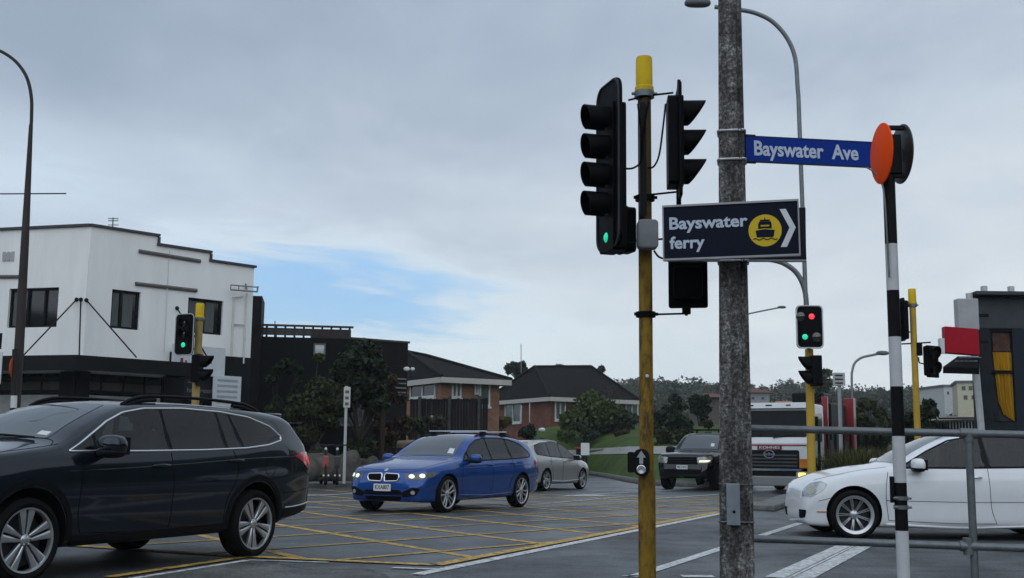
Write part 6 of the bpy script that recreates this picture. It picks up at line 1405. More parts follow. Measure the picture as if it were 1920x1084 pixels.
def cafe():
    DK = pattern_mat('dark weatherboard', 'rows', (.006,.0065,.008), (.002,.002,.0025), 3.0, .6, .5); DK2 = pattern_mat('dark brown board', 'rows', (.011,.010,.010), (.004,.004,.004), 3.2, .6, .4); RAIL = mat('rail brown', (.05,.042,.040), .7, var=.3)
    Y = 44.0; a, b = at(474, 700, Y), at(658, 700, Y+0.6)
    rt = empty('cafe_building', tuple(Vector((a.x, Y, 0))), 0, 'black boarded cafe behind the garden trees with a slatted roof-deck railing', 'building'); o = Vector(rt.location)
    zt = at(570, 633, Y+.3).z; d = Vector((b.x-a.x, b.y-a.y, 0)); Ln = d.length; d.normalize(); n = Vector((d.y, -d.x, 0)); M = Matrix(((d.x, -n.x, 0, 0), (d.y, -n.y, 0, 0), (0, 0, 1, 0), (0, 0, 0, 1)))     # x along, y into the building
    MB().box((Ln/2, 4, zt/2), (Ln, 8, zt), M=M).build('wall', DK, rt, uv=True)
    MB().box((.06, .5, at(478,558,Y).z/2), (.40, 2.0, at(478,558,Y).z), M=M).build('chimney', DK2, rt, uv=True)
    rl = MB(); h = at(570,608,Y-.5).z - zt; nb = 11
    for k in range(nb): rl.box((.1+(Ln-.2)*k/(nb-1), .1, zt+h/2), (.08,.08,h), M=M)
    for t in (.30,.52,.74): rl.box((Ln/2, .14, zt+h*t), (Ln-.1, .03, .09), M=M)
    rl.box((Ln/2, .1, zt+h+.03), (Ln+.1, .16, .07), M=M); rl.tube([M @ Vector((.75,.1,zt)), M @ Vector((.75,.1,zt+h*1.45))], .02, 5); rl.build('deck_railing', RAIL, rt)
    sc_ = MB(); sc_.box((Ln*.78, .2, zt+h*.45), (Ln*.42, .05, h*.8), M=M); sc_.build('deck_screen', mat('screen grey brown', (.09,.08,.08), .7), rt)
    def win(x0, x1, y0, y1, glass, fr=.06, name='window', mull=()):
        u0, u1 = [( (at(x, 760, Y-.5)-Vector((a.x,Y,0))).dot(d)) for x in (x0, x1)]; z1, z0 = at((x0+x1)/2, y0, Y-.5).z, at((x0+x1)/2, y1, Y-.5).z
        f = MB(); f.box(((u0+u1)/2, -.02, z0+fr/2), (u1-u0, .08, fr), M=M); f.box(((u0+u1)/2, -.02, z1-fr/2), (u1-u0, .08, fr), M=M)
        for u in (u0+fr/2, u1-fr/2) + tuple(u0+(u1-u0)*t for t in mull): f.box((u, -.02, (z0+z1)/2), (fr, .07, z1-z0-2*fr), M=M)
        w_ = f.build(name, mat('frame grey', (.12,.12,.12), .5), rt); MB().box(((u0+u1)/2, -.008, (z0+z1)/2), (u1-u0-.02, .01, z1-z0-.02), M=M).build('pane', glass, w_)
    win(584, 607, 640, 662, mat('sky pane', (.10,.16,.22), .05, ior=2.2, rvar=0)); win(628, 686, 728, 798, mat('cafe pane', (.07,.085,.09), .08, ior=1.8, var=.5, rvar=0), .09); win(478, 572, 790, 860, WG, .06, mull=(.33,.66))  # small upper pane: reflected sky is put into its blue base colour
    # second block
    Y2 = 47.0; c, e = at(656, 700, Y2), at(764, 700, Y2+1.6); z2 = at(710, 640, Y2+.8).z; d2 = Vector((e.x-c.x, e.y-c.y, 0)); L2 = d2.length; d2.normalize(); n2 = Vector((d2.y, -d2.x, 0)); M2 = Matrix.Translation(Vector((c.x, c.y, 0))-o) @ Matrix(((d2.x, -n2.x, 0, 0), (d2.y, -n2.y, 0, 0), (0, 0, 1, 0), (0, 0, 0, 1)))
    MB().box((L2/2, 3, z2/2), (L2, 6, z2), M=M2).build('wall', DK2, rt, uv=True); MB().box((L2/2, 2.97, z2+.04), (L2+.1, 6.1, .08), M=M2).build('parapet_cap', mat('cap dark', (.06,.06,.065), .6), rt)
    v = MB(); zc = at(746, 727, Y2+1.2).z
    for k in range(5): v.box((L2*.88, -.03, zc + .38 - .19*k), (.50, .06, .055), M=M2)
    v.build('vent_slat', mat('slat grey', (.17,.17,.17), .6), rt)
    lt = MB(); p = M2 @ Vector((L2*.95, -.15, at(757,692,Y2+1.4).z)); lt.ellipsoid(tuple(p), (.14,.10,.10), 10); lt.ellipsoid(tuple(p+Vector((.25,0,0))), (.1,.10,.08), 10); lt.build('security_light', PLATEW, rt)
    st = empty('string_lights', tuple(at(684, 748, 43.0)), 0, 'string of tiny festoon lights hanging down the cafe corner', 'string lights'); so_ = Vector(st.location)
    P_ = [at(697,748,43)-so_] + [at(*q, 43)-so_ for q in ((699,760),(700,774),(701,787),(703,800),(705,812))]; MB().tube(P_, .012, 5).build('cord', BLK, st); bl = MB()
    for q in P_: bl.ellipsoid(tuple(q), (.035,.035,.04), 8)
    bl.build('bulb', mat('bulb glow', (.6,.6,.55), .4, emit=(.9,.88,.75,.5)), st)
    MB().ellipsoid(tuple(at(680,740,43)-so_), (.09,.07,.12), 10).build('lamp', PLATEW, st)
cafe()

TILE1 = pattern_mat('dark roof tile', 'rows', (.008,.0072,.0072), (.003,.0025,.0025), 1.5, .75, .8); TILE2 = pattern_mat('brown roof tile', 'rows', (.010,.0085,.008), (.004,.0033,.0033), 1.4, .75, .8)
BRK1 = pattern_mat('orange brick', 'brick', (.30,.13,.065), (.19,.15,.12), 1.0, .85, .3); BRK2 = pattern_mat('red brick', 'brick', (.20,.055,.035), (.15,.11,.09), 1.0, .85, .3)
FASC = mat('fascia pale', (.40,.38,.35), .6, var=.08); WFR = mat('window frame white', (.50,.52,.51), .5)
def hip_house(name, label, A, B, C, zE, ridge, tile, brick, base, ov=.55, overwall=None):
    """near corner B, left corner A, right corner C of the eaves in plan; ridge = (left end, right end) world points"""
    rt = empty(name, (B.x, B.y, base), 0, label, 'house'); o = Vector((B.x, B.y, base)); D = A + C - B
    e = [Vector((p.x, p.y, zE)) - o for p in (B, C, D, A)]; r1, r2 = ridge[0]-o, ridge[1]-o
    m = MB(); up = Vector((0,0,.0)); m.add(e + [r1, r2], [(0,1,5,4), (1,2,5), (2,3,4,5), (3,0,4)]); m.build('roof', tile, rt, uv=True)
    hp = MB()
    for p, q in ((e[0], r1), (e[1], r2), (e[2], r2), (e[3], r1), (r1, r2)): hp.tube([p+Vector((0,0,.03)), q+Vector((0,0,.05))], .10, 6)
    hp.build('ridge_tile', tile, rt, smooth=60, uv=True)
    f = MB(); cx = sum(e, Vector())/4
    for i in range(4):
        p, q = e[i], e[(i+1) % 4]; t = (q-p).normalized(); n = Vector((t.y,-t.x,0)); f.prism([tuple(v)[:2] for v in (p+n*.02, q+n*.02, q-n*.12, p-n*.12)], p.z-.30, p.z-.02)
    f.build('gutter', FASC, rt)
    MB().add([v + Vector((0,0,-.22)) for v in e], [(3,2,1,0)]).build('soffit', FASC, rt)
    wl = []
    for p in e: q = p - cx; k = 1 - ov*1.4/ max(.1, Vector((q.x,q.y)).length); wl.append(Vector((cx.x+q.x*k, cx.y+q.y*k, 0)))
    w = MB()
    for i in range(4):
        p, q = wl[i], wl[(i+1) % 4]; w.add([p, q, q+Vector((0,0,zE-base-.2)), p+Vector((0,0,zE-base-.2))], [(0,1,2,3)])
    w.build('wall', brick, rt, uv=True); return rt, o, wl
def house_window(rt, o, p, q, x0, x1, y0, y1, glass=None, mull=(.5,), sill=True):
    """window on the wall from p to q (local), given by its photo columns and rows"""
    d = Vector((q.x-p.x, q.y-p.y, 0)); d.normalize(); P0 = o + p
    us = []
    for x in (x0, x1): us.append(solve_u(x, P0, d, 755))
    n = Vector((d.y,-d.x,0)); 
    if n.y > 0: n = -n
    um = sum(us)/2; Yd = P0.y + d.y*um; z1, z0 = at((x0+x1)/2, y0, Yd).z - o.z, at((x0+x1)/2, y1, Yd).z - o.z; a, b = min(us), max(us); fw = .09
    M = Matrix.Translation(p) @ Matrix(((d.x, n.x, 0, 0), (d.y, n.y, 0, 0), (0, 0, 1, 0), (0, 0, 0, 1))); f = MB()
    for z in (z0+fw/2, z1-fw/2): f.box(((a+b)/2, .03, z), (b-a, .08, fw), M=M)
    for u in (a+fw/2, b-fw/2) + tuple(a+(b-a)*t for t in mull): f.box((u, .032, (z0+z1)/2), (fw, .08, z1-z0-2*fw), M=M)
    if sill: f.box(((a+b)/2, .06, z0-.06), (b-a+.1, .14, .10), M=M)
    w_ = f.build('window', WFR, rt); MB().box(((a+b)/2, .012, (z0+z1)/2), (b-a-.02, .01, z1-z0-.02), M=M).build('pane', glass or mat('house pane', (.085,.11,.10), .12, ior=1.6, var=.5, vs=.9, rvar=0), w_)
def houses():
    zE = at(860, 710, 60).z; B = at(828,712,58.5); A = at(700,712,66); C = at(959,709,60.5); r1 = at(762,660,64.5); r2 = at(800,668,65.5)
    rt, o, wl = hip_house('brick_house', 'orange brick house with a dark hipped roof behind the black timber fence', A, B, C, zE, (r1, r2), TILE1, BRK1, 0.0)
    Bw, Cw, Aw = wl[0], wl[1], wl[3]
    house_window(rt, o, Bw, Cw, 846, 864, 716, 746); house_window(rt, o, Bw, Cw, 889, 897, 716, 740, mull=(), sill=False); house_window(rt, o, Bw, Cw, 898, 918, 714, 762, mull=())
    house_window(rt, o, Aw, Bw, 770, 817, 714, 746, WG)
    zE = at(1100, 747, 80).z; B = at(1031,747,78); A = at(905,747,87); C = at(1200,745,82); r1 = at(1003,688,83); r2 = at(1108,688,85)
    rt, o, wl = hip_house('brick_house', 'red brick bungalow with a dark brown hipped roof above the lawn', A, B, C, zE, (r1, r2), TILE2, BRK2, 1.2)
    Bw, Cw, Aw = wl[0], wl[1], wl[3]
    house_window(rt, o, Bw, Cw, 1040, 1060, 752, 788); house_window(rt, o, Bw, Cw, 1172, 1196, 750, 780); house_window(rt, o, Bw, Cw, 1128, 1146, 752, 776)
    house_window(rt, o, Aw, Bw, 948, 978, 752, 793)
    MB().tube([at(977,792,76)-o, at(978,760,76)-o], .04, 6).tube([at(993,792,77)-o, at(993,756,77)-o], .035, 6).build('downpipe', FASC, rt)
    an = empty('tv_aerial', tuple(at(977, 700, 84)), 0, 'tall thin aerial mast on the bungalow roof', 'aerial'); ao = Vector(an.location); MB().tube([at(977,700,84)-ao, at(977,645,84)-ao], .03, 5).build('antenna', mat('aerial grey', (.2,.2,.2), .5), an)
    # black timber fence
    a, b = at(768, 812, 57.5), at(914, 812, 56.0); rt = empty('timber_fence', (a.x, a.y, 0), 0, 'black weathered timber fence in front of the orange brick house', 'fence'); o = Vector(rt.location); d = (b-a); d.z = 0; Ln = d.length; d.normalize(); M = Matrix(((d.x,-d.y,0,0),(d.y,d.x,0,0),(0,0,1,0),(0,0,0,1))); zt = at(840,747,57).z; z0 = .4
    bd = MB(); k = 0; x = 0.0
    while x < Ln - .1: h = zt - random.uniform(0,.06); bd.box((x+.07, random.uniform(-.01,.01), (h+z0)/2), (.135,.022,h-z0), M=M); x += .15
    bd.build('paling', mat('paling black', (.012,.012,.013), .8, var=.6, vs=3, stretch=(1,1,.25)), rt)
    for px in (783, 849, 913): p = ((at(px,780,57)-o).dot(d)); MB().box((p,-.09,(zt+.08)/2), (.13,.13,zt+.08), M=M).build('post', mat('fence post', (.05,.048,.045), .8, var=.4), rt)
    MB().box((Ln/2,-.03,zt-.12), (Ln,.05,.12), M=M).build('rail', mat('paling black', ()), rt)
houses()

def right_shop():
    Y = 24.0; a = at(1840, 760, Y); zt = at(1880, 556, Y).z; rt = empty('corner_shop', (a.x, Y, 0), 0, 'dark shop building with a tall window and yellow drape at the right edge', 'building'); o = Vector(rt.location)
    px = lambda x, yy=Y: at(x, 760, yy).x - a.x; zz = lambda y, x=1880: at(x, y, Y).z
    PN = mat('panel grey', (.055,.062,.068), .5, var=.15); DK = mat('pier charcoal', (.020,.024,.028), .5, var=.2); NV = mat('pier blue black', (.018,.026,.036), .5); ED = mat('edge pale', (.48,.50,.51), .5)
    z1, z0 = zz(616), 0.15; W = 9.0; x1, x2 = px(1862), px(1905)
    MB().box((W/2, .15, (z1+zt)/2), (W, .30, zt-z1)).build('fascia', PN, rt, bevel=.01)
    MB().box((x1/2, .2, z1/2), (x1, .40, z1-.004)).build('pier', DK, rt); MB().box(((x2+px(1960))/2, .2, z1/2), (px(1960)-x2, .40, z1-.004)).build('pier', NV, rt)
    MB().prism([(.25,.31),(W,.31),(W+5,9),(5.2,9)], 0, zt-.12).build('wall', DK, rt)
    MB().tube([Vector((px(1846)-.05,-.06,z0)), Vector((px(1838)-.15,-.06,zt+.05))], .075, 8).build('corner_trim', ED, rt)
    MB().box((W/2,-.02,zt+.04), (W+.2,.5,.07)).build('parapet_cap', mat('cap dark', ()), rt)
    for q in (1852, 1903): MB().box((px(q), -.1, zt+.13), (.10,.12,.14)).build('roof_bracket', ED, rt)
    wn = MB(); zb = zz(792); zm = zz(697)
    for z in (zb, zm, z1-.03): wn.box(((x1+x2)/2, .06, z), (x2-x1, .06, .06))
    w_ = wn.build('window', FBLK, rt); MB().box(((x1+x2)/2, .12, (z1+zb)/2), (x2-x1, .02, z1-zb)).build('pane', mat('shop pane', (.03,.033,.036), .06, ior=1.6, var=.9, vs=1.2, rvar=0), w_)
    # drape seen in the window: a pleated sheet with its own depth
    dm = MB(); n_ = 26; xa, xb = px(1869), px(1904); top, bot = zz(660), zz(790)
    for i in range(n_+1):
        t = i/n_; x = xa + (xb-xa)*t; y = .075 + .02*math.sin(t*9*PI); sk = .25*(1-t)
        dm.v += [(x, y, top), (x+.07*(1-t)**2, y, (top+bot)/2 - .3), (x+.16*(1-t), y, bot+sk*.6)]
    for i in range(n_):
        for k in range(2): dm.f.append([i*3+k, i*3+k+1, (i+1)*3+k+1, (i+1)*3+k]); dm.mi.append(0)
    dm.build('drape', mat('drape yellow', (.42,.22,.015), .7, var=.35, vs=3, stretch=(5,5,.5)), rt, smooth=60)
    MB().box(((x1+x2)/2+.03, .085, (z1+zz(662))/2-.02), (x2-x1-.12, .02, z1-zz(662)-.12)).build('window_poster', mat('poster rust', (.10,.045,.03), .5, var=.6, vs=2.5, col2=(.03,.03,.035), c2thr=.5), rt)
    MB().box(((x1+x2)/2, .03, (zb+z0)/2), (x2-x1, .05, zb-z0)).build('stall_riser', DK, rt)
    # hanging signs and awning are things of their own
    Ys = 23.2; g = empty('shop_sign', tuple(at(1812,590,Ys)), 0, 'blank pale grey box sign beside the dark shop fascia', 'sign'); go = Vector(g.location)
    s = (at(1832,590,Ys)-at(1793,590,Ys)).x; h = (at(1812,559,Ys)-at(1812,617,Ys)).z; MB().prism(rrect(s,h,.02), -.12, .12, Matrix(((1,0,0,0),(0,0,-1,0),(0,1,0,0),(0,0,0,1)))).build('sign_box', mat('box sign grey', (.36,.37,.38), .5, var=.1), g, bevel=.02); MB().box((s/2+.12,.1,0), (.3,.06,.06)).build('bracket', BLK, g)
    r_ = empty('shop_sign', tuple(at(1801,640,Ys-.4)), 0, 'plain red box sign below the grey one', 'sign'); ro = Vector(r_.location); s = (at(1834,640,Ys-.4)-at(1771,640,Ys-.4)).x; h = (at(1800,613,Ys-.4)-at(1800,667,Ys-.4)).z
    MB().prism([(-s/2,-h*.42),(s/2,-h*.5),(s/2,h*.42),(-s/2,h*.5)], -.10, .10, Matrix(((1,0,0,0),(0,0,-1,0),(0,1,0,0),(0,0,0,1)))).build('sign_box', mat('sign red', (.34,.009,.022), .45, var=.06), r_, bevel=.015); MB().box((s/2+.1,.1,0), (.3,.06,.06)).build('bracket', BLK, r_); MB().box((-s/2-.05,0,-.1), (.08,.14,.3)).build('end_cap', PLATEW, r_)
    w = empty('awning', tuple(at(1800,690,23.0)), 0, 'black awning with pale scalloped print under the red sign', 'awning'); wo = Vector(w.location); q = lambda x, y, Y_: at(x, y, Y_)-wo
    MB().add([q(1768,688,22.4), q(1836,690,22.4), q(1836,668,24), q(1796,668,24), q(1768,700,22.4), q(1836,702,22.4)], [(0,1,2,3), (4,5,1,0)]).build('canopy', mat('awning black', (.004,.004,.0045), .9), w)
    sc_ = MB(); 
    for r0, y0 in ((0, 671), (1, 678)):
        for k in range(5): p = q(1800+r0*-7+k*8.5, y0+1.5, 23.6-r0*.6); sc_.ellipsoid(tuple(p + Vector((0,-.05,.02))), (.05,.02,.015), 8)
    sc_.build('awning_print', mat('print pale', (.25,.25,.26), .6), w)
right_shop()

# ---- far houses on the hillside
def far_house(px, py, Y, wpx, hpx, wall, roof, label, flat=False, win=((.25,.5),(.7,.5)), depth=8):
    p = at(px, py, Y); k = Y/F_PX
    if Y >= 200: p.z = zg(p.x, Y) - .3
    w_, h_ = wpx*k, hpx*k; rt = empty('hillside_house', tuple(p), R(random.uniform(-18,18)), label, 'house', 'houses on the far hillside')
    MB().box((0,0,h_/2-3), (w_,depth,h_+6)).build('wall', wall, rt)
    if flat: MB().box((0,0,h_+.12), (w_+.5,depth+.5,.25)).build('roof', roof, rt)
    else: rh = h_*.55; MB().add([(-w_/2-.5,-depth/2-.5,h_),(w_/2+.5,-depth/2-.5,h_),(w_/2+.5,depth/2+.5,h_),(-w_/2-.5,depth/2+.5,h_),(-w_*.22,0,h_+rh),(w_*.22,0,h_+rh)], [(0,1,5,4),(1,2,5),(2,3,4,5),(3,0,4),(3,2,1,0)]).build('roof', roof, rt)
    for u, v in win: MB().box(((u-.5)*w_, -depth/2-.02, h_*v), (w_*.12, .06, h_*.22)).build('window', mat('far pane', (.03,.035,.04), .2), rt)
FW = mat('far white', (.42,.43,.43), .7); FC = mat('far cream', (.42,.40,.29), .7); FB = mat('far brown', (.10,.085,.075), .8); FGR = mat('far grey', (.24,.245,.25), .7); FR = mat('far roof red', (.13,.06,.05), .8); FG = mat('far roof grey', (.13,.135,.14), .7)
far_house(1820, 755, 150, 54, 34, FC, FG, 'cream two-storey house with four windows left of the dark shop', True, ((.2,.7),(.42,.7),(.75,.6),(.25,.2),(.5,.2)))
far_house(1760, 752, 165, 30, 24, FW, FG, 'white house beside the cream one, left of the black awning', True)
far_house(1790, 806, 90, 60, 16, FGR, mat('far roof tan', (.17,.15,.13), .8), 'low house with a wide tan roof above the saloon car roof')
far_house(1330, 772, 100, 44, 22, FB, FR, 'dark brown house with a reddish roof left of the concrete pole')
far_house(1262, 716, 280, 26, 10, FW, FG, 'white ridge house with a grey roof between the yellow and concrete poles', True)
far_house(1350, 706, 300, 24, 9, FB, FG, 'brown ridge house half hidden by the concrete pole')
far_house(1662, 724, 260, 34, 12, FB, FG, 'brown house under the far ridge behind the striped pole')
far_house(1775, 734, 230, 30, 12, FW, FR, 'white house with a dull red roof, low under the black awning')
far_house(1625, 715, 300, 22, 9, FGR, FG, 'grey ridge house above the distant street lamp base')
far_house(1745, 726, 270, 24, 10, FGR, FR, 'grey house with a reddish roof right of the yellow signal post')
far_house(1705, 714, 320, 22, 8, FW, FG, 'small pale house on the ridge between the two right poles')
far_house(1460, 716, 260, 30, 10, FB, FG, 'dim brown house above the truck cab')
far_house(1410, 760, 140, 40, 20, FGR, FR, 'grey house with a dull red roof just left above the truck')
# ------------------------------------------------------------------ trees, shrubs, rocks, small things
def leaves_mesh(name, blobs, n, size, m, parent, flat=.6, spread=1.0, aspect=1.7, up=0.3):
    """leaf-sized faces spread through and over a set of ellipsoid clumps"""
    vol = np.array([b[1][0]*b[1][1]*b[1][2] for b in blobs])**.67; pr = vol/vol.sum(); ci = rng.choice(len(blobs), n, p=pr)
    c = np.array([b[0] for b in blobs])[ci]; r = np.array([b[1] for b in blobs])[ci]
    v = rng.normal(size=(n,3)); v /= np.linalg.norm(v, axis=1)[:,None]; rad = rng.uniform(.35, 1.0, n)**.5 * rng.uniform(.85, 1.12, n)
    P = c + v*r*rad[:,None]*spread
    nrm = v*flat + rng.normal(size=(n,3))*.7 + np.array([0,0,up]); nrm /= np.linalg.norm(nrm, axis=1)[:,None]
    t = np.cross(nrm, rng.normal(size=(n,3))); t /= np.linalg.norm(t, axis=1)[:,None]; b = np.cross(nrm, t); s = size*rng.uniform(.55, 1.35, n)[:,None]
    q = np.stack([P - t*s*aspect/2, P + b*s/2 - nrm*s*.12, P + t*s*aspect/2, P - b*s/2 - nrm*s*.12], 1).reshape(-1, 3)
    me = bpy.data.meshes.new(name); me.vertices.add(4*n); me.vertices.foreach_set('co', q.ravel()); me.loops.add(4*n); me.loops.foreach_set('vertex_index', np.arange(4*n)); me.polygons.add(n); me.polygons.foreach_set('loop_start', np.arange(0, 4*n, 4)); me.polygons.foreach_set('loop_total', np.full(n, 4))
    me.update(calc_edges=True); me.materials.append(m); o = bpy.data.objects.new(name, me); COL.objects.link(o)
    if parent: o.parent = parent
    return o
def blobs_in(c, r, k, br):
    out = []
    for _ in range(k):
        v = rng.normal(size=3); v /= np.linalg.norm(v); rr = rng.uniform(.3,1)**.5; s = br*rng.uniform(.6,1.3); out.append(((c[0]+v[0]*r[0]*rr, c[1]+v[1]*r[1]*rr, c[2]+v[2]*r[2]*rr), (s, s, s*.75)))
    return out
def limb(m, p, q, r0, r1, k=5, wob=.12):
    p, q = Vector(p), Vector(q); L_ = (q-p).length; pts = [p.lerp(q, i/k) + (Vector((random.uniform(-1,1), random.uniform(-1,1), 0))*wob*L_*.3 if 0 < i < k else Vector()) for i in range(k+1)]
    m.tube(pts, [r0+(r1-r0)*i/k for i in range(k+1)], 7); return pts
BARK = mat('bark', (.045,.037,.030), .9, var=.4, vs=6, bump=.5, bs=14); BARKP = mat('bark pale', (.14,.13,.11), .9, var=.3, vs=6)
L_OLIVE = leaf_mat('leaf olive', (.030,.040,.014)); L_DARK = leaf_mat('leaf dark', (.014,.026,.011)); L_MID = leaf_mat('leaf mid', (.046,.070,.016)); L_YEL = leaf_mat('leaf yellow green', (.085,.08,.022)); L_FAR = leaf_mat('leaf far', (.042,.052,.034), .35); L_GREY = leaf_mat('leaf grey green', (.045,.050,.034)); L_BROWN = leaf_mat('leaf brown', (.040,.026,.016)); L_FERN = leaf_mat('leaf fern', (.022,.038,.018))
def tree(px, base_py, Y, top_py, wpx, label, leaf, n=2600, size=.14, trunk=.10, name='tree', group=None, blobs=14, bark=None, crown_low=.35, z0=None, br=.34, lean=0, cat='tree', stems=1):
    b = at(px, base_py, Y); z = b.z if z0 is None else z0; H = at(px, top_py, Y).z - z; k = Y/F_PX; w_ = wpx*k/2
    rt = empty(name, (b.x, Y, z), random.uniform(0,6), label, cat, group); rt.rotation_euler = (0,0,0)
    cz = H*(crown_low+1)/2; ch = H*(1-crown_low)/2; bl = blobs_in((lean*w_,0,cz), (w_*.78, w_*.65, ch*.82), blobs, br*min(w_, ch*1.4))
    m = MB()
    for s in range(stems):
        bx = random.uniform(-.25,.25)*w_ if stems > 1 else 0
        f = limb(m, (bx,0,-.3), (lean*w_*.6 + bx*1.5,0,cz*.85), trunk, trunk*.45, 6)
    for c, r in random.sample(bl, min(8, len(bl))): limb(m, f[3], c, trunk*.45, trunk*.10, 4)
    m.build('trunk', bark or BARK, rt, smooth=60); leaves_mesh('crown', bl, n, size, leaf, rt); return rt
def shrub(px, base_py, Y, top_py, wpx, label, leaf, n=900, size=.09, group=None, name='shrub', blobs=8, z0=None, cat='shrub'):
    b = at(px, base_py, Y); k = Y/F_PX; w_ = wpx*k/2; z = b.z if z0 is None else z0; H = max(.3, at(px, top_py, Y).z - z); rt = empty(name, (b.x, Y, z), 0, label, cat, group)
    bl = blobs_in((0,0,H*.48), (w_*.75, w_*.6, H*.38), blobs, .42*min(w_, H*.8)); m = MB()
    for c, r in bl[:5]: limb(m, (random.uniform(-.1,.1)*w_, random.uniform(-.1,.1)*w_, -.1), c, .03, .012, 3)
    m.build('stem', BARK, rt, smooth=60); leaves_mesh('foliage', bl, n, size, leaf, rt); return rt
def blades(px0, px1, Y, py, H, n, m, label, name, cat, kind=None, wd=.03):
    """upright strap leaves or grass between two photo columns"""
    rt = at(px0, py, Y); a, b = at(px0, py, Y), at(px1, py, Y); mb = MB()
    for _ in range(n):
        p = a.lerp(b, random.random()) + Vector((0, random.uniform(-1.2,1.2), 0)); p.z = .33; h = H*random.uniform(.5,1.1); ang = random.uniform(0, 2*PI); d = Vector((math.cos(ang), math.sin(ang), 0)); s = Vector((-d.y, d.x, 0))*wd; ln = random.uniform(.15,.55)*h
        q = [p, p + Vector((0,0,h*.55)) + d*ln*.35, p + Vector((0,0,h*.95)) + d*ln]
        mb.add([q[0]-s, q[0]+s, q[1]+s*.8, q[1]-s*.8, q[2]], [(0,1,2,3), (3,2,4)])
    o = mb.build(name, m); return tag(o, label, cat if kind is None else None, None, kind)
# cafe garden
tree(668, 905, 40.5, 624, 138, 'broad dark green tree by the cafe with a rounded leafy crown', L_DARK, 8000, .15, .11, z0=.1, crown_low=.34, blobs=26)
tree(583, 900, 39.5, 676, 150, 'wide feathery olive tree in the cafe garden, left of the parking sign', L_OLIVE, 7500, .12, .07, z0=.1, crown_low=.30, blobs=24, br=.26, bark=BARKP, stems=3)
tree(528, 880, 40.5, 640, 75, 'thin dark tree against the black cafe wall beside the white building', L_DARK, 2200, .13, .06, z0=.1, crown_low=.25, blobs=16, br=.28, stems=2)
tree(596, 880, 41.5, 650, 46, 'slim pale-green sapling below the blue cafe window', L_MID, 700, .12, .05, z0=.1, crown_low=.5, blobs=7, bark=BARKP)
tree(728, 900, 42, 686, 100, 'sparse brown-leaved shrubby tree right of the cafe window', L_BROWN, 3600, .11, .06, z0=.1, crown_low=.12, blobs=18, br=.26, stems=3)
tree(506, 890, 39, 735, 56, 'low bushy dark tree behind the rear of the dark wagon', L_OLIVE, 1600, .12, .06, z0=.1, crown_low=.15, blobs=12)
shrub(670, 860, 40, 800, 60, 'low fern-like shrub in the cafe garden', L_FERN, 1100, .14); shrub(655, 870, 38.8, 838, 36, 'dark rounded shrub behind the parking sign', L_DARK, 600, .08); shrub(770, 822, 48, 782, 64, 'straggly dark shrub at the left end of the timber fence', L_OLIVE, 900, .10)
shrub(815, 800, 50, 776, 60, 'dry tussocky shrub below the timber fence', L_GREY, 800, .10); shrub(590, 862, 39, 836, 50, 'small grey-green shrub behind the scooters', L_GREY, 500, .08)
# garden bed with rocks, logs and a dark bollard
ROCK = mat('rock grey', (.085,.078,.066), .9, var=.5, vs=2.5, bump=.8, bs=6, col2=(.045,.042,.038)); LOG = mat('pale slab', (.20,.155,.11), .85, var=.3, vs=3)
tag(MB().prism([tuple(at(x, y, Y_).xy) for x, y, Y_ in ((560,880,37.5),(640,880,38.5),(720,880,40),(790,870,43),(900,860,50),(940,850,58),(760,840,58),(560,850,43))], .10, .34).build('garden_bed', mat('garden soil', (.040,.034,.027), .95, var=.5, vs=2, bump=.9, bs=10, col2=(.07,.065,.055)), bevel=.08), kind='structure')
def rock(px, py, Y, w, h, label, m=ROCK):
    p = at(px, py, Y); mb = MB(); mb.ellipsoid((0,0,h*.35), (w/2, w*.36, h*.65), 14, pw=.75); mb.v = [(x*(1+.22*math.sin(3*y+z*5+px)), y*(1+.2*math.sin(4*x+px*2)), z*(1+.18*math.sin(5*x+3*y+px))) for x, y, z in mb.v]
    o = mb.build('rock', m, smooth=45); o.location = (p.x, Y, .25); o.rotation_euler = (0,0,px); return tag(o, label, 'rock', 'rocks in the cafe garden')
rock(585,866,37.8,2.0,.7,'long grey rock behind the scooters'); rock(650,876,38,1.2,.8,'rounded grey rock beside the parking sign post'); rock(690,872,38.5,1.0,.7,'small grey rock left of the blue estate car'); rock(735,858,40,1.8,.6,'flat grey rock above the bonnet of the blue estate car'); rock(775,845,42,2.2,.5,'broad low rock beside the pale slab'); rock(560,885,37,1.3,.6,'low rock near the tail of the dark wagon')
sl = MB().prism([(-1.6,-.5),(1.5,-.7),(1.8,.3),(.4,.7),(-1.4,.5)], 0, .16); o_ = sl.build('stone_slab', LOG, bevel=.03); p = at(775,832,43); o_.location = (p.x, 43, p.z-.08); o_.rotation_euler = (R(6), R(-3), .2); tag(o_, 'pale tan stone slab on the garden bed behind the blue estate car', 'slab')
bn = empty('garden_bench', tuple(at(712,870,40).xy)+(.3,), .2, 'dark low bench with pale frame left of the blue estate car', 'bench'); MB().box((0,0,.42), (1.7,.5,.08)).build('seat', BLK, bn); MB().tube([(-.85,.2,.4),(-1.1,.3,1.0)], .03, 6).tube([(.8,.2,.4),(.85,.3,.95)], .03, 6).build('backrest_frame', mat('bench pale', (.25,.25,.23), .6), bn)
for x in (-.7,.7): MB().box((x,0,.19), (.08,.4,.38)).build('leg', BLK, bn)
ps = empty('garden_post', tuple(at(715,880,40.2).xy)+(.2,), 0, 'slim dark rusty post in the cafe garden', 'post'); MB().tube([(0,0,0),(0,0,at(714,765,40.2).z-.2)], .09, 8).build('shaft', mat('rust dark', (.03,.02,.015), .9), ps)
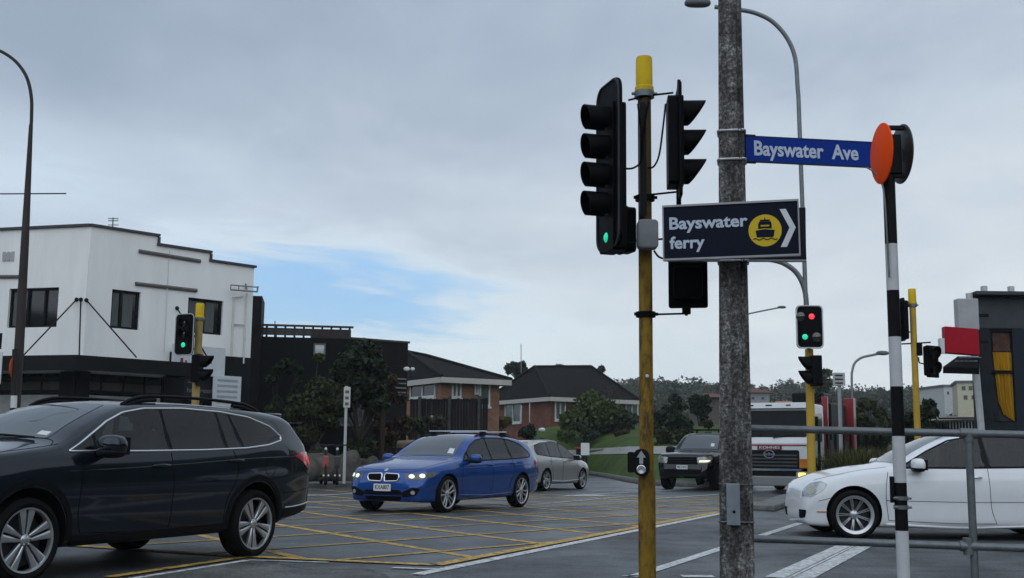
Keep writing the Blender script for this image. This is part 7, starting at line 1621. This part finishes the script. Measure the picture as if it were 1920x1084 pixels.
bo = empty('bollard_light', tuple(at(809,815,50).xy)+(.4,), 0, 'small black bollard light in front of the timber fence', 'bollard'); MB().lathe([(.08,0),(.08,at(809,790,50).z-.4)], Matrix(), 12).build('shaft', BLK, bo); MB().lathe([(.14,at(809,790,50).z-.4),(.14,at(809,786,50).z-.3),(0,at(809,785,50).z-.25)], Matrix(), 14).build('lamp_cap', mat('cap grey', (.2,.2,.2), .5), bo)
# bungalow garden
shrub(935, 815, 62, 775, 50, 'yellowish grassy shrub at the right end of the timber fence', L_YEL, 1500, .14); shrub(985, 822, 60, 792, 60, 'dark glossy shrub left of the path up to the bungalow', L_DARK, 1200, .14)
shrub(1110, 815, 70, 742, 130, 'large mid-green bush in front of the bungalow wall', L_MID, 4200, .18, blobs=16); shrub(1062, 828, 66, 800, 50, 'small round green bush on the lawn edge', L_MID, 900, .12); shrub(1160, 822, 70, 770, 90, 'dark green bush beside the yellow signal pole', L_FERN, 2200, .16, blobs=12); shrub(1172, 826, 66, 806, 36, 'dry brown tuft of a shrub by the lawn', L_BROWN, 500, .12); shrub(1095, 826, 68, 790, 60, 'low dark bush under the large bungalow bush', L_FERN, 1200, .14)
tree(1148, 800, 74, 712, 60, 'thin bare-branched tree against the bungalow roof', L_BROWN, 260, .07, .06, z0=2.0, crown_low=.3, br=.2)
tree(1262, 850, 62, 735, 74, 'dense dark evergreen tree right of the yellow signal pole', L_DARK, 3600, .2, .15, z0=.6, crown_low=.1, blobs=18); tree(1316, 850, 70, 728, 44, 'dark palm-like tree left of the concrete pole', L_DARK, 1500, .22, .12, z0=1, crown_low=.45)
for i, (x, t_, w_) in enumerate(((1240,778,44),(1280,770,60),(1325,774,60),(1370,780,50))):
    shrub(x, 850, 55-i, t_, w_, ['flax-like bush right behind the yellow signal pole','flax-like bush above the pickup truck windscreen','flax-like bush behind the pickup truck cab','flax-like bush hidden behind the concrete pole'][i], L_OLIVE, 1500, .16, 'bushes behind the pickup truck', 'flax_bush', z0=.3)
tree(968, 720, 110, 678, 52, 'rounded tree crown rising left of the bungalow ridge', L_DARK, 1300, .3, .2, crown_low=.3); tree(1112, 710, 120, 683, 60, 'bare-topped tree just behind the bungalow roof', L_GREY, 900, .3, .2, crown_low=.3); tree(1050, 710, 125, 684, 40, 'low tree top peeping over the bungalow ridge', L_FAR, 600, .3, .2)
# letterbox, bin and small sign by the lawn
bi = empty('wheelie_bin', tuple(gr(1097, 884, 0.1)), 0, 'dark wheelie bin with a red lid at the lawn edge', 'bin'); bi.location = tuple(at(1090, 878, 58)); 
MB().prism([(-.28,-.3),(.28,-.3),(.24,.3),(-.24,.3)], 0, .95).build('bin_body', mat('bin green black', (.014,.02,.016), .6), bi, bevel=.03); MB().prism(rrect(.66,.74,.06), .95, 1.03).build('lid', mat('bin lid red', (.42,.05,.03), .5), bi, bevel=.02)
for x in (-.2,.2): MB().lathe([(.02,-.03),(.1,-.03),(.1,.03),(.02,.03)], Matrix.Translation((x,.3,.1)) @ Matrix.Rotation(PI/2, 4, 'Y'), 14).build('wheel', RUB, bi)
ys2 = empty('lawn_sign', tuple(at(1097, 866, 57)), 0, 'small white notice board on a stake on the lawn', 'sign'); MB().tube([(0,0,-.2),(0,0,.5)], .03, 6).build('stake', BARK, ys2); MB().box((0,-.03,.62), (.42,.03,.60)).build('plate', PLATEW, ys2)
ir = empty('handrail', tuple(at(1010, 830, 64)), 0, 'thin black handrail sloping down to the lawn edge', 'handrail'); io = Vector(ir.location); MB().tube([at(1014,822,64)-io, at(1046,832,62)-io, at(1048,848,61)-io], .05, 6).build('rail', BLK, ir)
wb = empty('lawn_spotlight', tuple(at(1016,806,64)), 0, 'small white spotlight at the top of the handrail', 'light'); MB().ellipsoid((0,0,0), (.2,.12,.12), 10).build('lamp', PLATEW, wb)
# right verge
VG = leaf_mat('verge blade', (.065,.072,.024)); blades(1568, 1720, 27, 850, .98, 4200, VG, 'long grass on the right verge', 'grass', 'grass', 'stuff', .014)
tag(MB().prism([tuple(at(x, 860, Y_).xy) for x, Y_ in ((1555,26),(1990,24.5),(2200,40),(1560,44))], 0, .35).build('verge', LAWN, bevel=.1), kind='structure')
tree(1640, 830, 52, 720, 76, 'dark leafy tree on the verge left of the striped pole', L_OLIVE, 2600, .2, .12, z0=.3, crown_low=.12, blobs=16); tree(1735, 840, 48, 738, 96, 'broad dark tree beside the yellow signal post at the right', L_DARK, 3200, .2, .14, z0=.3, crown_low=.1, blobs=16); tree(1600, 830, 60, 735, 54, 'dark tree behind the red truck loader', L_DARK, 1500, .2, .12, z0=.3, crown_low=.15); tree(1545, 760, 95, 686, 44, 'tall narrow dark tree above the truck', L_FAR, 900, .3, .2, crown_low=.2)
hg = MB(); a, b = at(1762,812,40), at(1850,812,38); hd = empty('picket_fence', (a.x, 40, 0), 0, 'black spiked railing above the saloon car roof beside the shop', 'fence'); ho = Vector(hd.location)
for k in range(16): p = a.lerp(b, k/15)-ho; hg.box((p.x, p.y, (at(1800,790,39).z)/2), (.05,.05,at(1800,790,39).z))
hg.build('picket', BLK, hd); MB().tube([a-ho, b-ho], .04, 6).tube([a-ho+Vector((0,0,.5)), b-ho+Vector((0,0,.5))], .03, 6).build('rail', BLK, hd)
# far trees on the hillside: kinds are built once, then copied
protos = []
for k, (lf, sz) in enumerate(((L_FAR,.42),(L_FAR,.36),(L_GREY,.34),(L_DARK,.40))):
    rt = empty('hillside_tree', (0,0,0)); bl = blobs_in((0,0,4.2), ((3.0,2.7,2.5),(3.6,3.0,1.7),(2.6,2.4,2.8),(1.3,1.3,3.6))[k], 16, 1.25); m = MB(); f = limb(m, (0,0,-1.5), (0,0,4.5), .28, .12)
    for c, r in bl[:6]: limb(m, f[3], c, .12, .03, 3)
    m.build('trunk', BARK, rt, smooth=60); leaves_mesh('crown', bl, 1300 if k != 2 else 600, sz, lf, rt); protos.append(rt)
used = set(); names = ['round dark green tree among the houses on the far hillside','low spreading dull green tree on the far hillside','thin grey-green tree with a see-through crown on the far hillside','tall narrow dark tree on the far hillside']
def put(k, x, y, s):
    rt = protos[k] if k not in used else copy_tree(protos[k]); used.add(k)
    rt.location = (x, y, zg(x, y)); rt.rotation_euler = (0, 0, random.uniform(0, 6.28)); rt.scale = (s*random.uniform(.85,1.25), s, s*random.uniform(.8,1.15)); tag(rt, names[k], 'tree', 'trees on the far hillside')
for _ in range(170):
    y = 130 + 200*random.random()**.7; px = random.uniform(1205, 1850); x = (px-960)/F_PX*y; put(random.choice((0,0,1,1,2,3)), x, y, random.uniform(.4,.75))
for _ in range(80):
    y = random.uniform(300, 350); px = random.uniform(1150, 1860); x = (px-960)/F_PX*y; put(random.choice((0,1,2,2)), x, y, random.uniform(.45,.85))
for _ in range(14):
    y = random.uniform(120, 200); px = random.uniform(900, 1180); x = (px-960)/F_PX*y; put(random.choice((0,1)), x, y, random.uniform(.5,.7))
# the wood that runs together along the far ridge
wb_ = []
for _ in range(190):
    y = random.uniform(210, 348); px = random.uniform(1140, 1900); x = (px-960)/F_PX*y; s_ = random.uniform(1.6, 3.4); wb_.append(((x, y, zg(x, y) + s_*.7), (s_*1.3, s_*1.2, s_*random.uniform(.7,1.2))))
for _ in range(120):
    y = random.uniform(125, 200); px = random.uniform(1220, 1900); x = (px-960)/F_PX*y; s_ = random.uniform(1.2, 2.4); wb_.append(((x, y, zg(x, y) + s_*.5), (s_*1.5, s_*1.2, s_*.8)))
tag(leaves_mesh('woodland', wb_, 42000, .5, leaf_mat('leaf wood', (.050,.060,.040), .4), None), 'continuous dull green wood along the far ridge', 'woodland', None, 'stuff')
# the air: pale even haze round the whole scene
hz_ = MB().box((100, 330, 30), (1130, 780, 66)).build('haze', BLK); hz_.data.materials.clear()
hm = bpy.data.materials.new('haze air'); hm.use_nodes = True; nt = hm.node_tree; nt.nodes.remove(nt.nodes['Principled BSDF']); pv = nt.nodes.new('ShaderNodeVolumePrincipled')
pv.inputs['Color'].default_value = (.86,.92,.97,1); pv.inputs['Density'].default_value = .0004; pv.inputs['Anisotropy'].default_value = .1; nt.links.new(pv.outputs[0], nt.nodes['Material Output'].inputs['Volume']); hz_.data.materials.append(hm)
tag(hz_, kind='stuff', label='thin pale haze over the whole street and hillside', cat='haze')
